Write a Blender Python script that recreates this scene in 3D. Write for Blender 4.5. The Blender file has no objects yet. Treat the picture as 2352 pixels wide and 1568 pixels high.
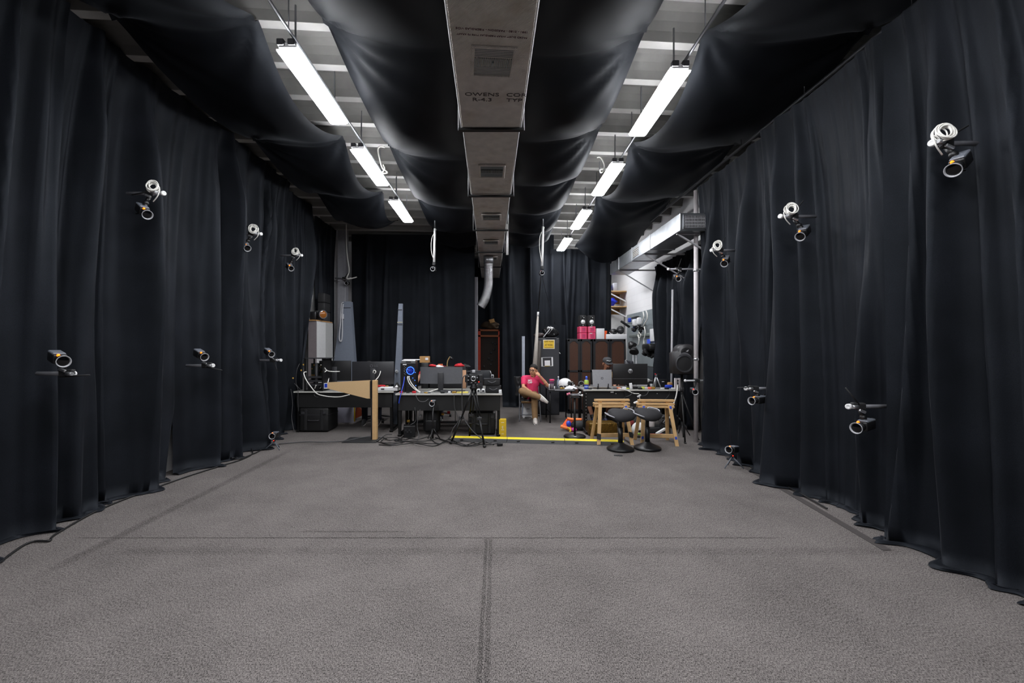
import bpy, bmesh, math, random
from mathutils import Vector, Matrix, Euler, noise
R = math.radians
S = bpy.context.scene
COL = S.collection

# ------------------------------------------------------------------ camera, world, exposure
CAM_H = 1.55
cam_data = bpy.data.cameras.new('camera')
cam = bpy.data.objects.new('camera', cam_data)
COL.objects.link(cam)
cam.location = (0, 0, CAM_H)
cam.rotation_euler = (R(90), 0, 0)
cam_data.sensor_width = 36.0
cam_data.lens = 36.0 * 1000.0 / 2352.0
cam_data.shift_x = 36.0 / 2352.0
cam_data.shift_y = 13.0 / 2352.0
cam_data.clip_start = 0.05
S.camera = cam
S.view_settings.view_transform = 'Standard'
S.view_settings.look = 'None'
S.view_settings.exposure = 0.0
S.view_settings.gamma = 1.0
S.view_settings.use_curve_mapping = False
world = bpy.data.worlds.new('world')
S.world = world
world.use_nodes = True
world.node_tree.nodes['Background'].inputs[0].default_value = (0.5, 0.55, 0.62, 1)
world.node_tree.nodes['Background'].inputs[1].default_value = 0.05
LAMP_STRENGTH = 74.0
S.cycles.max_bounces = 8
S.cycles.diffuse_bounces = 5
S.cycles.use_denoising = True
S.cycles.sample_clamp_indirect = 6.0

# ------------------------------------------------------------------ measuring the photo
def W(px, py, Y):
    """point of the room that is seen at a pixel of the photo, Y metres from the camera"""
    return Vector(((px - 1140.0) * Y / 1000.0, Y, CAM_H - (py - 797.0) * Y / 1000.0))
def WX(px, Y): return (px - 1140.0) * Y / 1000.0
def WZ(py, Y): return CAM_H - (py - 797.0) * Y / 1000.0

# ------------------------------------------------------------------ materials
def lin(c):
    f = lambda v: (v / 12.92 if v <= 0.04045 else ((v + 0.055) / 1.055) ** 2.4)
    return tuple(f(v / 255.0) for v in c)
MATS = {}
def M(name, rgb, rough=0.5, metal=0.0, var=0.12, scale=25.0, bump=0.0, emit=0.0, sheen=0.0, alpha=1.0, trans=0.0, spec=None):
    if name in MATS: return MATS[name]
    m = bpy.data.materials.new(name); m.use_nodes = True
    nt = m.node_tree; N = nt.nodes; L = nt.links
    b = N['Principled BSDF']
    c = lin(rgb)
    tc = N.new('ShaderNodeTexCoord'); nz = N.new('ShaderNodeTexNoise')
    nz.inputs['Scale'].default_value = scale; nz.inputs['Detail'].default_value = 4.0
    L.new(tc.outputs['Object'], nz.inputs['Vector'])
    mx = N.new('ShaderNodeMix'); mx.data_type = 'RGBA'
    mx.inputs[6].default_value = tuple(v * (1 - var) for v in c) + (1,)
    mx.inputs[7].default_value = tuple(min(1, v * (1 + var)) for v in c) + (1,)
    L.new(nz.outputs['Fac'], mx.inputs[0]); L.new(mx.outputs[2], b.inputs['Base Color'])
    b.inputs['Roughness'].default_value = rough; b.inputs['Metallic'].default_value = metal
    if spec is not None: b.inputs['Specular IOR Level'].default_value = spec
    if sheen:
        b.inputs['Sheen Weight'].default_value = sheen; b.inputs['Sheen Roughness'].default_value = 0.5
    if trans:
        b.inputs['Transmission Weight'].default_value = trans
    if bump:
        bp = N.new('ShaderNodeBump'); bp.inputs['Strength'].default_value = bump; bp.inputs['Distance'].default_value = 0.01
        L.new(nz.outputs['Fac'], bp.inputs['Height']); L.new(bp.outputs['Normal'], b.inputs['Normal'])
    if emit:
        b.inputs['Emission Color'].default_value = c + (1,); b.inputs['Emission Strength'].default_value = emit
    MATS[name] = m
    return m

# ------------------------------------------------------------------ mesh builder
def basis(z, up=None):
    z = Vector(z).normalized()
    up = Vector(up) if up is not None else (Vector((0, 0, 1)) if abs(z.z) < 0.95 else Vector((0, 1, 0)))
    x = up.cross(z).normalized(); y = z.cross(x)
    return Matrix((x, y, z)).transposed()
class MB:
    def __init__(s): s.bm = bmesh.new(); s.mi = 0
    def _fin(s, n, smooth):
        s.bm.faces.ensure_lookup_table()
        for f in s.bm.faces[n:]:
            f.material_index = s.mi; f.smooth = smooth
    def m(s, i): s.mi = i; return s
    def box(s, c, d, rot=None, bev=0.0, seg=1):
        t = bmesh.new()
        bmesh.ops.create_cube(t, size=1.0)
        for v in t.verts: v.co = Vector((v.co.x * d[0], v.co.y * d[1], v.co.z * d[2]))
        if bev: bmesh.ops.bevel(t, geom=t.edges[:], offset=min(bev, min(d) * 0.45), segments=seg, affect='EDGES', profile=0.5)
        r = rot if isinstance(rot, Matrix) else (Euler(rot).to_matrix() if rot else None)
        for v in t.verts:
            if r is not None: v.co = r @ v.co
            v.co += Vector(c)
        s._merge(t, bev > 0 and seg > 1); return s
    def _merge(s, t, smooth):
        n = len(s.bm.faces); mp = {}
        for v in t.verts: mp[v] = s.bm.verts.new(v.co)
        for f in t.faces:
            try: s.bm.faces.new([mp[v] for v in f.verts])
            except ValueError: pass
        t.free(); s._fin(n, smooth)
    def bar(s, p0, p1, w, h, up=None, bev=0.0):
        p0 = Vector(p0); p1 = Vector(p1); r = basis(p1 - p0, up)
        return s.box((p0 + p1) / 2, (w, h, (p1 - p0).length), r, bev)
    def cyl(s, p0, p1, r0, r1=None, seg=16, smooth=True):
        p0 = Vector(p0); p1 = Vector(p1); r1 = r0 if r1 is None else r1
        b = basis(p1 - p0); n = len(s.bm.faces); rings = []
        for p, r in ((p0, r0), (p1, r1)):
            rings.append([s.bm.verts.new(p + b @ Vector((r * math.cos(2 * math.pi * i / seg), r * math.sin(2 * math.pi * i / seg), 0))) for i in range(seg)])
        for i in range(seg):
            j = (i + 1) % seg; s.bm.faces.new((rings[0][i], rings[0][j], rings[1][j], rings[1][i]))
        s._fin(n, smooth); n = len(s.bm.faces)
        s.bm.faces.new(rings[0][::-1]); s.bm.faces.new(rings[1]); s._fin(n, False); return s
    def lathe(s, prof, c=(0, 0, 0), axis=(0, 0, 1), seg=24, smooth=True, up=None, sy=1.0):
        b = basis(axis, up); c = Vector(c); n = len(s.bm.faces); rings = []
        for r, z in prof:
            rings.append([s.bm.verts.new(c + b @ Vector((r * math.cos(2 * math.pi * i / seg), sy * r * math.sin(2 * math.pi * i / seg), z))) for i in range(seg)] if r > 1e-6 else [s.bm.verts.new(c + b @ Vector((0, 0, z)))])
        for a, d in zip(rings, rings[1:]):
            for i in range(seg):
                j = (i + 1) % seg
                q = [a[i % len(a)], a[j % len(a)], d[j % len(d)], d[i % len(d)]]
                u = []
                for v in q:
                    if v not in u: u.append(v)
                if len(u) > 2:
                    try: s.bm.faces.new(u)
                    except ValueError: pass
        s._fin(n, smooth); return s
    def ell(s, c, r, rot=None, seg=16):
        t = bmesh.new(); bmesh.ops.create_uvsphere(t, u_segments=seg, v_segments=max(6, seg // 2 + 2), radius=1.0)
        m_ = rot if isinstance(rot, Matrix) else (Euler(rot).to_matrix() if rot else None)
        r = (r, r, r) if isinstance(r, (int, float)) else r
        for v in t.verts:
            v.co = Vector((v.co.x * r[0], v.co.y * r[1], v.co.z * r[2]))
            if m_ is not None: v.co = m_ @ v.co
            v.co += Vector(c)
        s._merge(t, True); return s
    def cap(s, p0, p1, r0, r1, seg=14):
        s.cyl(p0, p1, r0, r1, seg); s.ell(p0, r0, seg=seg); s.ell(p1, r1, seg=seg); return s
    def torus(s, c, axis, RR, r, seg=28, rs=8, up=None, sy=1.0):
        b = basis(axis, up); c = Vector(c); n = len(s.bm.faces)
        g = [[s.bm.verts.new(c + b @ Vector(((RR + r * math.cos(q)) * math.cos(p), sy * (RR + r * math.cos(q)) * math.sin(p), r * math.sin(q))))
              for q in [2 * math.pi * j / rs for j in range(rs)]] for p in [2 * math.pi * i / seg for i in range(seg)]]
        for i in range(seg):
            for j in range(rs):
                s.bm.faces.new((g[i][j], g[(i + 1) % seg][j], g[(i + 1) % seg][(j + 1) % rs], g[i][(j + 1) % rs]))
        s._fin(n, True); return s
    def tube(s, pts, r, seg=7, sub=6):
        pts = [Vector(p) for p in pts]
        if sub > 1 and len(pts) > 2: pts = spline(pts, sub)
        n = len(s.bm.faces); rings = []; prev = None
        for i, p in enumerate(pts):
            d = (pts[min(i + 1, len(pts) - 1)] - pts[max(i - 1, 0)])
            if d.length < 1e-7: d = Vector((0, 0, 1))
            d.normalize()
            if prev is None: b = basis(d); x = b.col[0].copy()
            else:
                x = prev - d * prev.dot(d)
                x = basis(d).col[0].copy() if x.length < 1e-4 else x.normalized()
            prev = x; y = d.cross(x)
            rings.append([s.bm.verts.new(p + r * (x * math.cos(2 * math.pi * k / seg) + y * math.sin(2 * math.pi * k / seg))) for k in range(seg)])
        for a, d in zip(rings, rings[1:]):
            for k in range(seg):
                s.bm.faces.new((a[k], a[(k + 1) % seg], d[(k + 1) % seg], d[k]))
        s.bm.faces.new(rings[0][::-1]); s.bm.faces.new(rings[-1])
        s._fin(n, True); return s
    def prism(s, poly, d, smooth=False):
        """polygon of 3-D points, extruded by the vector d"""
        n = len(s.bm.faces); d = Vector(d)
        a = [s.bm.verts.new(Vector(p)) for p in poly]; b = [s.bm.verts.new(Vector(p) + d) for p in poly]
        k = len(a)
        s.bm.faces.new(a[::-1]); s.bm.faces.new(b)
        for i in range(k): s.bm.faces.new((a[i], a[(i + 1) % k], b[(i + 1) % k], b[i]))
        s._fin(n, smooth); return s
    def grid(s, f, nu, nv, smooth=True):
        n = len(s.bm.faces)
        g = [[s.bm.verts.new(Vector(f(i / nu, j / nv))) for j in range(nv + 1)] for i in range(nu + 1)]
        for i in range(nu):
            for j in range(nv): s.bm.faces.new((g[i][j], g[i + 1][j], g[i + 1][j + 1], g[i][j + 1]))
        s._fin(n, smooth); return s
    def text(s, txt, size, mtx, depth=0.002, align='CENTER', bold=0.0, sx=1.0):
        cu = bpy.data.curves.new('text', 'FONT'); cu.body = txt; cu.size = size; cu.extrude = depth; cu.align_x = align; cu.align_y = 'CENTER'
        cu.offset = bold; cu.resolution_u = 3; cu.space_line = 0.85
        o = bpy.data.objects.new('text', cu); COL.objects.link(o)
        dg = bpy.context.evaluated_depsgraph_get(); me = bpy.data.meshes.new_from_object(o.evaluated_get(dg))
        t = bmesh.new(); t.from_mesh(me)
        for v in t.verts: v.co = mtx @ Vector((v.co.x * sx, v.co.y, v.co.z))
        s._merge(t, False); bpy.data.objects.remove(o); bpy.data.curves.remove(cu); bpy.data.meshes.remove(me); return s
    def build(s, name, mats, parent=None, loc=None):
        off = Vector((0, 0, 0)); p = parent
        while p is not None: off += p.location; p = p.parent
        if loc is not None: off += Vector(loc)
        for v in s.bm.verts: v.co -= off
        bmesh.ops.recalc_face_normals(s.bm, faces=s.bm.faces[:])
        me = bpy.data.meshes.new(name); s.bm.to_mesh(me); s.bm.free()
        for mm in (mats if isinstance(mats, (list, tuple)) else [mats]): me.materials.append(mm)
        o = bpy.data.objects.new(name, me); COL.objects.link(o)
        if parent is not None: o.parent = parent
        if loc is not None: o.location = loc
        return o
def spline(p, n):
    out = []
    for i in range(len(p) - 1):
        a = p[max(i - 1, 0)]; b = p[i]; c = p[i + 1]; d = p[min(i + 2, len(p) - 1)]
        for k in range(n):
            t = k / n
            out.append(0.5 * ((2 * b) + (c - a) * t + (2 * a - 5 * b + 4 * c - d) * t * t + (3 * b - a - 3 * c + d) * t ** 3))
    out.append(p[-1]); return out
def front(c, sz=1.0):
    """matrix that stands text up at c, facing the camera (-Y)"""
    return Matrix.Translation(Vector(c)) @ Matrix.Rotation(R(90), 4, 'X')

# ------------------------------------------------------------------ objects
def tag(o, label, cat, group=None):
    o['label'] = label; o['category'] = cat
    if group: o['group'] = group
    return o
def thing(name, label, cat, loc, group=None):
    o = bpy.data.objects.new(name, None); COL.objects.link(o); o.empty_display_size = 0.1
    o.location = loc; tag(o, label, cat, group); return o
def solo(name, mb, mats, label, cat, loc, group=None):
    return tag(mb.build(name, mats, None, loc), label, cat, group)
def struct(name, mb, mats):
    o = mb.build(name, mats); o['kind'] = 'structure'; return o
def dup(root, loc, rotz=0.0, label=None, group=None):
    r = root.copy(); COL.objects.link(r); r.location = loc; r.rotation_euler = (0, 0, rotz)
    if label: r['label'] = label
    if group: r['group'] = group
    def rec(src, dst):
        for ch in list(src.children):
            c = ch.copy(); COL.objects.link(c); c.parent = dst; rec(ch, c)
    rec(root, r); return r
def plab(o, label): o['label'] = label; return o
# ------------------------------------------------------------------ room shell
WL, WR, WB, WF, ZC = -4.1, 3.85, 14.6, -3.2, 4.66
def carpet():
    m = bpy.data.materials.new('grey_carpet'); m.use_nodes = True
    nt = m.node_tree; N = nt.nodes; L = nt.links; b = N['Principled BSDF']
    tc = N.new('ShaderNodeTexCoord'); sep = N.new('ShaderNodeSeparateXYZ'); L.new(tc.outputs['Object'], sep.inputs[0])
    def nz(scale, det, w=None):
        n = N.new('ShaderNodeTexNoise'); n.inputs['Scale'].default_value = scale; n.inputs['Detail'].default_value = det
        n.inputs['Roughness'].default_value = 0.7
        L.new((w or tc.outputs['Object']), n.inputs['Vector']); return n.outputs['Fac']
    def math_(op, a, c=None, d=None):
        n = N.new('ShaderNodeMath'); n.operation = op; n.use_clamp = False
        for i, v in enumerate((a, c, d)):
            if v is None: continue
            if isinstance(v, (int, float)): n.inputs[i].default_value = v
            else: L.new(v, n.inputs[i])
        return n.outputs[0]
    mp = N.new('ShaderNodeMapping'); mp.inputs['Scale'].default_value = (1.0, 0.55, 1.0); L.new(tc.outputs['Object'], mp.inputs[0])
    fine = nz(185.0, 3.0, mp.outputs[0]); med = nz(45.0, 2.0); big = nz(1.3, 4.0)
    v = math_('ADD', math_('MULTIPLY', math_('SUBTRACT', fine, 0.5), 5.2), math_('MULTIPLY', math_('SUBTRACT', med, 0.5), 1.0))
    v = math_('ADD', v, math_('MULTIPLY', math_('SUBTRACT', big, 0.5), 0.9))
    X = sep.outputs[0]; Y = sep.outputs[1]
    wob = math_('MULTIPLY', math_('SUBTRACT', nz(9.0, 3.0), 0.5), 0.016)
    def band(coord, c, half, soft):      # 1 inside a strip
        d = math_('ABSOLUTE', math_('SUBTRACT', math_('ADD', coord, wob), c))
        n = N.new('ShaderNodeMapRange'); L.new(d, n.inputs[0]); n.inputs[1].default_value = half; n.inputs[2].default_value = half + soft
        n.inputs[3].default_value = 1.0; n.inputs[4].default_value = 0.0; return n.outputs[0]
    def rng(coord, lo, hi, soft=0.15):
        n = N.new('ShaderNodeMapRange'); L.new(coord, n.inputs[0]); n.inputs[1].default_value = lo - soft; n.inputs[2].default_value = lo
        n2 = N.new('ShaderNodeMapRange'); L.new(coord, n2.inputs[0]); n2.inputs[1].default_value = hi; n2.inputs[2].default_value = hi + soft
        n2.inputs[3].default_value = 1.0; n2.inputs[4].default_value = 0.0
        return math_('MULTIPLY', n.outputs[0], n2.outputs[0])
    worn = nz(6.0, 4.0)
    marks = [
        math_('MULTIPLY', math_('MULTIPLY', band(Y, 3.54, 0.004, 0.006), rng(X, -3.3, 2.2)), 0.75),        # carpet seam
        math_('MULTIPLY', math_('MULTIPLY', band(Y, 3.31, 0.03, 0.05), rng(X, -2.8, 3.0)), math_('MULTIPLY', worn, 0.34)),  # old tape mark across
        math_('MULTIPLY', math_('MULTIPLY', band(X, -0.08, 0.009, 0.006), rng(Y, 0.0, 3.5, 0.05)), 0.42),    # double mark towards the viewer
        math_('MULTIPLY', math_('MULTIPLY', band(X, -0.045, 0.011, 0.006), rng(Y, 0.0, 3.5, 0.05)), 0.35),
        math_('MULTIPLY', math_('MULTIPLY', band(X, -3.1, 0.025, 0.04), rng(Y, 3.3, 6.2, 0.5)), math_('MULTIPLY', worn, 0.7)),
        math_('MULTIPLY', math_('MULTIPLY', band(Y, 3.66, 0.006, 0.012), rng(X, -1.6, -0.85)), 0.4),
    ]
    t = marks[0]
    for q in marks[1:]: t = math_('MAXIMUM', t, q)
    v = math_('SUBTRACT', v, math_('MULTIPLY', t, 0.85))
    v = math_('ADD', v, 1.0); v = math_('MAXIMUM', v, 0.12)
    mx = N.new('ShaderNodeMix'); mx.data_type = 'RGBA'; mx.blend_type = 'MULTIPLY'; mx.inputs[0].default_value = 1.0
    mx.inputs[6].default_value = lin((101, 96, 94)) + (1,)
    cb = N.new('ShaderNodeCombineColor')
    for i in range(3): L.new(v, cb.inputs[i])
    L.new(cb.outputs[0], mx.inputs[7]); L.new(mx.outputs[2], b.inputs['Base Color'])
    b.inputs['Roughness'].default_value = 0.95; b.inputs['Specular IOR Level'].default_value = 0.15
    bp = N.new('ShaderNodeBump'); bp.inputs['Strength'].default_value = 0.35; bp.inputs['Distance'].default_value = 0.004
    L.new(fine, bp.inputs['Height']); L.new(bp.outputs[0], b.inputs['Normal'])
    return m
def block_wall():
    m = bpy.data.materials.new('white_painted_block'); m.use_nodes = True
    nt = m.node_tree; N = nt.nodes; L = nt.links; b = N['Principled BSDF']
    tc = N.new('ShaderNodeTexCoord'); mp = N.new('ShaderNodeMapping'); mp.inputs['Rotation'].default_value = (R(90), 0, R(90))
    sp = N.new('ShaderNodeSeparateXYZ'); cb = N.new('ShaderNodeCombineXYZ'); ad = N.new('ShaderNodeMath'); ad.operation = 'ADD'
    L.new(tc.outputs['Object'], sp.inputs[0]); L.new(sp.outputs[0], ad.inputs[0]); L.new(sp.outputs[1], ad.inputs[1])
    L.new(ad.outputs[0], cb.inputs[0]); L.new(sp.outputs[2], cb.inputs[1])
    br = N.new('ShaderNodeTexBrick'); L.new(cb.outputs[0], br.inputs[0]); br.inputs['Scale'].default_value = 1.0
    br.inputs['Brick Width'].default_value = 0.4; br.inputs['Row Height'].default_value = 0.2; br.inputs['Mortar Size'].default_value = 0.006
    br.inputs['Color1'].default_value = lin((228, 227, 228)) + (1,); br.inputs['Color2'].default_value = lin((225, 224, 225)) + (1,)
    br.inputs['Mortar'].default_value = lin((219, 218, 219)) + (1,)
    L.new(br.outputs['Color'], b.inputs['Base Color']); b.inputs['Roughness'].default_value = 0.7
    return m
m_block = block_wall()
m_conc = M('ceiling_concrete', (112, 111, 108), 0.9, var=0.3, scale=5.0, bump=0.2)
m_rib = M('bounce_lit_rib_concrete', (160, 159, 156), 0.9, var=0.15, scale=6.0)  # paler tone puts bounced light into the rib undersides
m_dark_wall = M('dark_painted_wall', (30, 31, 34), 0.9)
mb = MB(); mb.box(((WL + WR) / 2, (WF + WB) / 2, -0.05), (WR - WL + 0.4, WB - WF + 0.4, 0.1)); struct('floor', mb, carpet())
mb = MB(); mb.box(((WL + WR) / 2, (WF + WB) / 2, ZC + 0.05), (WR - WL + 0.4, WB - WF + 0.4, 0.1))
SL = 0.075
for k in range(-11, 19):
    y = 4.09 + 0.585 * k
    a, c = WL - 0.1, WR + 0.1
    yl, yr = y + SL * a, y + SL * c
    # rib: rounded pan sides, flat underside coloured paler for bounced light
    prof = [(-0.19, ZC + 0.005), (-0.12, ZC - 0.045), (-0.075, ZC - 0.11), (-0.05, 4.47), (0.05, 4.47), (0.075, ZC - 0.11), (0.12, ZC - 0.045), (0.19, ZC + 0.005)]
    mb.m(0).prism([(a, yl + dy, z) for dy, z in prof], (c - a, yr - yl, 0))
    mb.m(1).prism([(a, yl - 0.05, 4.465), (a, yl + 0.05, 4.465), (a, yl + 0.05, 4.472), (a, yl - 0.05, 4.472)], (c - a, yr - yl, 0))
struct('ceiling', mb, [m_conc, m_rib])
mb = MB(); mb.box((WL - 0.1, (WF + WB) / 2, ZC / 2), (0.2, WB - WF, ZC)); struct('wall_left', mb, m_block)
mb = MB(); mb.box((WR + 0.1, (WF + WB) / 2, ZC / 2), (0.2, WB - WF, ZC)); struct('wall_right', mb, m_block)
mb = MB(); mb.box(((WL + WR) / 2, WB + 0.1, ZC / 2), (WR - WL, 0.2, ZC)); struct('wall_back', mb, m_block)
mb = MB(); mb.box(((WL + WR) / 2, WF - 0.1, ZC / 2), (WR - WL, 0.2, ZC)); struct('wall_front', mb, m_dark_wall)
# pillar at the far left, behind the curtains
mb = MB(); mb.box((-3.88, 11.02, ZC / 2), (0.2, 0.24, ZC), bev=0.01); struct('trim_1', mb, M('grey_pillar_paint', (150, 150, 156), 0.6))

# ------------------------------------------------------------------ lamps
m_lamp = bpy.data.materials.new('lit_diffuser'); m_lamp.use_nodes = True
_b = m_lamp.node_tree.nodes['Principled BSDF']; _b.inputs['Base Color'].default_value = (0.9, 0.9, 0.9, 1)
_b.inputs['Emission Color'].default_value = (0.95, 0.965, 1.0, 1); _b.inputs['Emission Strength'].default_value = LAMP_STRENGTH
m_white = M('white_enamel', (225, 225, 225), 0.4)
m_steel = M('galvanised_steel', (150, 152, 155), 0.35, 0.9, var=0.2, scale=12)
m_conduit = M('grey_conduit', (120, 122, 126), 0.4, 0.7)
lamp = thing('strip_light', 'x', 'light', (0, 0, 0), 'strip lights of the two rows')
MB().box((0, 0, 0.035), (0.15, 1.2, 0.05), bev=0.008).build('housing', m_white, lamp)
mb = MB()
pr = [(-0.1, 0.012), (-0.095, -0.004), (-0.07, -0.016), (0.07, -0.016), (0.095, -0.004), (0.1, 0.012)]
mb.prism([(x, -0.58, z) for x, z in pr], (0, 1.16, 0)); mb.build('diffuser', m_lamp, lamp)
for q in (-0.45, 0.45): MB().bar((0, q, 0.06), (0, q, 0.48), 0.012, 0.012).build('hanger', m_conduit, lamp)
for q in (-0.05, 0.04): MB().box((q, -0.6, 0.05), (0.06, 0.05, 0.05), bev=0.006).build('end_bracket', M('dark_bracket', (48, 48, 52), 0.5), lamp)
LZ = 4.0
ordl = ['behind the viewer, out of the frame', 'above the viewer, out of the frame', 'nearest of the row in view', 'second of the row in view', 'third of the row in view', 'fourth and farthest of the row']
first = True
for side, x, ys in (('left', -1.72, (-1.6, 0.4, 2.3, 4.18, 6.0, 7.92)), ('right', 1.63, (-1.6, 0.45, 2.46, 4.45, 6.43, 8.43, 10.45))):
    for i, y in enumerate(ys):
        k = i if i > 2 else None
        if i < 3: lab = 'white strip light of the %s row, mounted %s the viewer' % (side, ('behind', 'above', 'just ahead of')[i])
        else: lab = 'lit white strip light in the %s ceiling gap, %s' % (side, ('nearest of its row', 'second of its row', 'third of its row', 'farthest and smallest of its row')[i - 3])
        if first: o = lamp; o.location = (x, y, LZ); o['label'] = lab; first = False
        else: o = dup(lamp, (x, y, LZ), 0, lab)
dup(lamp, (2.6, 12.2, 4.17), 0, 'white strip light over the storage corner behind the right back curtain')
for side, x, y1 in (('left', -1.72, 8.2), ('right', 1.63, 10.6)):
    mb = MB(); mb.cyl((x + 0.05, -2.3, LZ + 0.1), (x + 0.05, y1, LZ + 0.1), 0.013)
    y = -2.2
    while y < y1: mb.cyl((x + 0.05, y, LZ + 0.1), (x + 0.05, y, 4.48), 0.005, seg=6); y += 1.9
    solo('conduit', mb, m_conduit, 'thin grey conduit running above the %s row of strip lights' % side, 'pipe', (x, 2.0, LZ), 'light conduits')
m_cord = M('white_cord', (214, 212, 206), 0.5)
for lab, s, x0 in (('white cord looped on the ceiling rib beside the left strip lights', -1, 0), ('white cord looped on the ceiling rib beside the right strip lights', 1, 0)):
    Yc = 6.1
    P = [(884, 338), (872, 337), (868, 345), (872, 365), (878, 385), (886, 392), (890, 397), (878, 398), (884, 388), (880, 378)] if s < 0 else [(1371, 362), (1378, 361), (1384, 368), (1388, 380), (1386, 392), (1380, 396), (1378, 390), (1386, 387)]
    pts = [W(a, b, Yc if s < 0 else 6.5) for a, b in P]
    solo('cord', MB().tube(pts, 0.01, 6, 6), m_cord, lab, 'cable', pts[0])
# ------------------------------------------------------------------ black cloth
def cloth_mat(name='black_drape', k=1.0):
    m = bpy.data.materials.new(name); m.use_nodes = True
    nt = m.node_tree; N = nt.nodes; L = nt.links; b = N['Principled BSDF']
    tc = N.new('ShaderNodeTexCoord'); nz = N.new('ShaderNodeTexNoise'); nz.inputs['Scale'].default_value = 220.0; nz.inputs['Detail'].default_value = 2.0
    n2 = N.new('ShaderNodeTexNoise'); n2.inputs['Scale'].default_value = 2.2; n2.inputs['Detail'].default_value = 3.0
    L.new(tc.outputs['Object'], nz.inputs['Vector']); L.new(tc.outputs['Object'], n2.inputs['Vector'])
    ad = N.new('ShaderNodeMath'); ad.operation = 'MULTIPLY'; L.new(nz.outputs['Fac'], ad.inputs[0]); L.new(n2.outputs['Fac'], ad.inputs[1])
    r = N.new('ShaderNodeMapRange'); L.new(ad.outputs[0], r.inputs[0]); r.inputs[1].default_value = 0.1; r.inputs[2].default_value = 0.45
    mx = N.new('ShaderNodeMix'); mx.data_type = 'RGBA'; L.new(r.outputs[0], mx.inputs[0])
    mx.inputs[6].default_value = (0.0021 * k, 0.0025 * k, 0.0033 * k, 1); mx.inputs[7].default_value = (0.0112 * k, 0.0127 * k, 0.0172 * k, 1)
    L.new(mx.outputs[2], b.inputs['Base Color']); b.inputs['Roughness'].default_value = 0.6; b.inputs['Specular IOR Level'].default_value = 0.2; b.inputs['Specular Tint'].default_value = (0.8, 0.88, 1, 1)
    b.inputs['Sheen Weight'].default_value = 0.06 * k; b.inputs['Sheen Roughness'].default_value = 0.3
    b.inputs['Sheen Tint'].default_value = (0.85, 0.9, 1, 1)
    return m
m_cloth = cloth_mat()
m_sling = cloth_mat('darker_black_cloth', 0.55)  # same cloth shader with darker base and weaker sheen
def curtain(label, p0, p1, z1, side, seed, amp=0.09, per_m=3.0, lean=0.10, puddle=0.12, step=0.016, z0=0.0, nv=36, pull=0.0, pz=1.2, toplean=0.0, group='black wall curtains', sway=0.25):
    """cloth hung between two floor points; side +1 / -1 picks the normal"""
    rnd = random.Random(seed)
    p0 = Vector((p0[0], p0[1], 0)); p1 = Vector((p1[0], p1[1], 0)); d = p1 - p0; Ln = d.length; d.normalize()
    n = Vector((-d.y, d.x, 0)) * side
    folds = []
    for _ in range(max(3, int(Ln * per_m * 1.7))):
        w = rnd.choice((0.025, 0.04, 0.05, 0.07, 0.09, 0.13))
        folds.append((rnd.uniform(-0.1, Ln + 0.1), w, amp * rnd.uniform(0.5, 1.7) * (0.75 + 4.8 * w), rnd.uniform(-sway, sway), rnd.uniform(0.6, 2.0), rnd.uniform(-0.5, 0.35)))
    for _ in range(int(Ln * 6)):
        folds.append((rnd.uniform(0, Ln), rnd.choice((0.012, 0.016, 0.022, 0.03)), rnd.uniform(0.008, 0.03) * min(1, amp / 0.09) ** 1.5, rnd.uniform(-sway, sway) * 0.6, rnd.uniform(0.6, 2.0), rnd.uniform(-0.8, 0.4)))
    nu = max(8, int(Ln / step))
    def off(u, v):
        s = 0.0
        for c, w, a, dr, pw, gr in folds:
            cc = c + dr * (1 - v) ** pw
            x = (u - cc) / (w * (1.25 - 0.5 * v))
            if abs(x) < 3.2: s += a * math.exp(-x * x) * (1.0 + gr * (1 - v)) * (0.55 + 0.45 * min(1, (1 - v) * 5))
        tp = max(0.0, (v - 0.55) / 0.45); s = s * (1 - 0.6 * tp ** 3) + 1.75 * amp * 0.6 * tp ** 3 + toplean * v ** 3
        return (s - 1.75 * amp) * 1.2 + 0.02 * noise.noise((u * 1.3, v * 2.5, seed)) + 0.05 * noise.noise((u * 0.5, v * 0.6, seed + 9))
    rows = []
    for k in range(6): rows.append(('p', k / 6.0))
    for k in range(nv + 1): rows.append(('c', k / nv))
    def f(i, j):
        u = i * Ln; kind, v = rows[round(j * (len(rows) - 1))]
        edge = noise.noise((u * 1.9, 0.3, seed)) * 0.5 + 0.5
        if kind == 'p':
            q = 1 - v; out = off(u, 0) + lean + puddle * (0.25 + edge) * q
            z = z0 + 0.006 + 0.03 * math.sin(q * 3.0) * edge + 0.02 * (noise.noise((u * 7, q * 4, seed)) + 0.6) * (1 - q)
            if pull: k = min(1, max(0, (u - Ln + 0.7) / 0.7)); u -= pull * k * k
            return p0 + d * (u + 0.04 * noise.noise((u * 5, q * 3, seed))) + n * out + Vector((0, 0, max(z, 0.004)))
        z = z0 + 0.025 + (z1 - z0 - 0.025) * v
        uu = u
        if pull and z < pz:
            k = min(1, max(0, (u - Ln + 0.7) / 0.7)); uu = u - pull * k * k * (1 - z / pz) ** 0.8
        return p0 + d * uu + n * (off(u, v) + lean * (1 - v) ** 3) + Vector((0, 0, z))
    mb = MB(); mb.grid(f, nu, len(rows) - 1)
    c = (p0 + p1) / 2
    return solo('curtain', mb, m_cloth, label, 'curtain', (c.x, c.y, 0), group)
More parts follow.
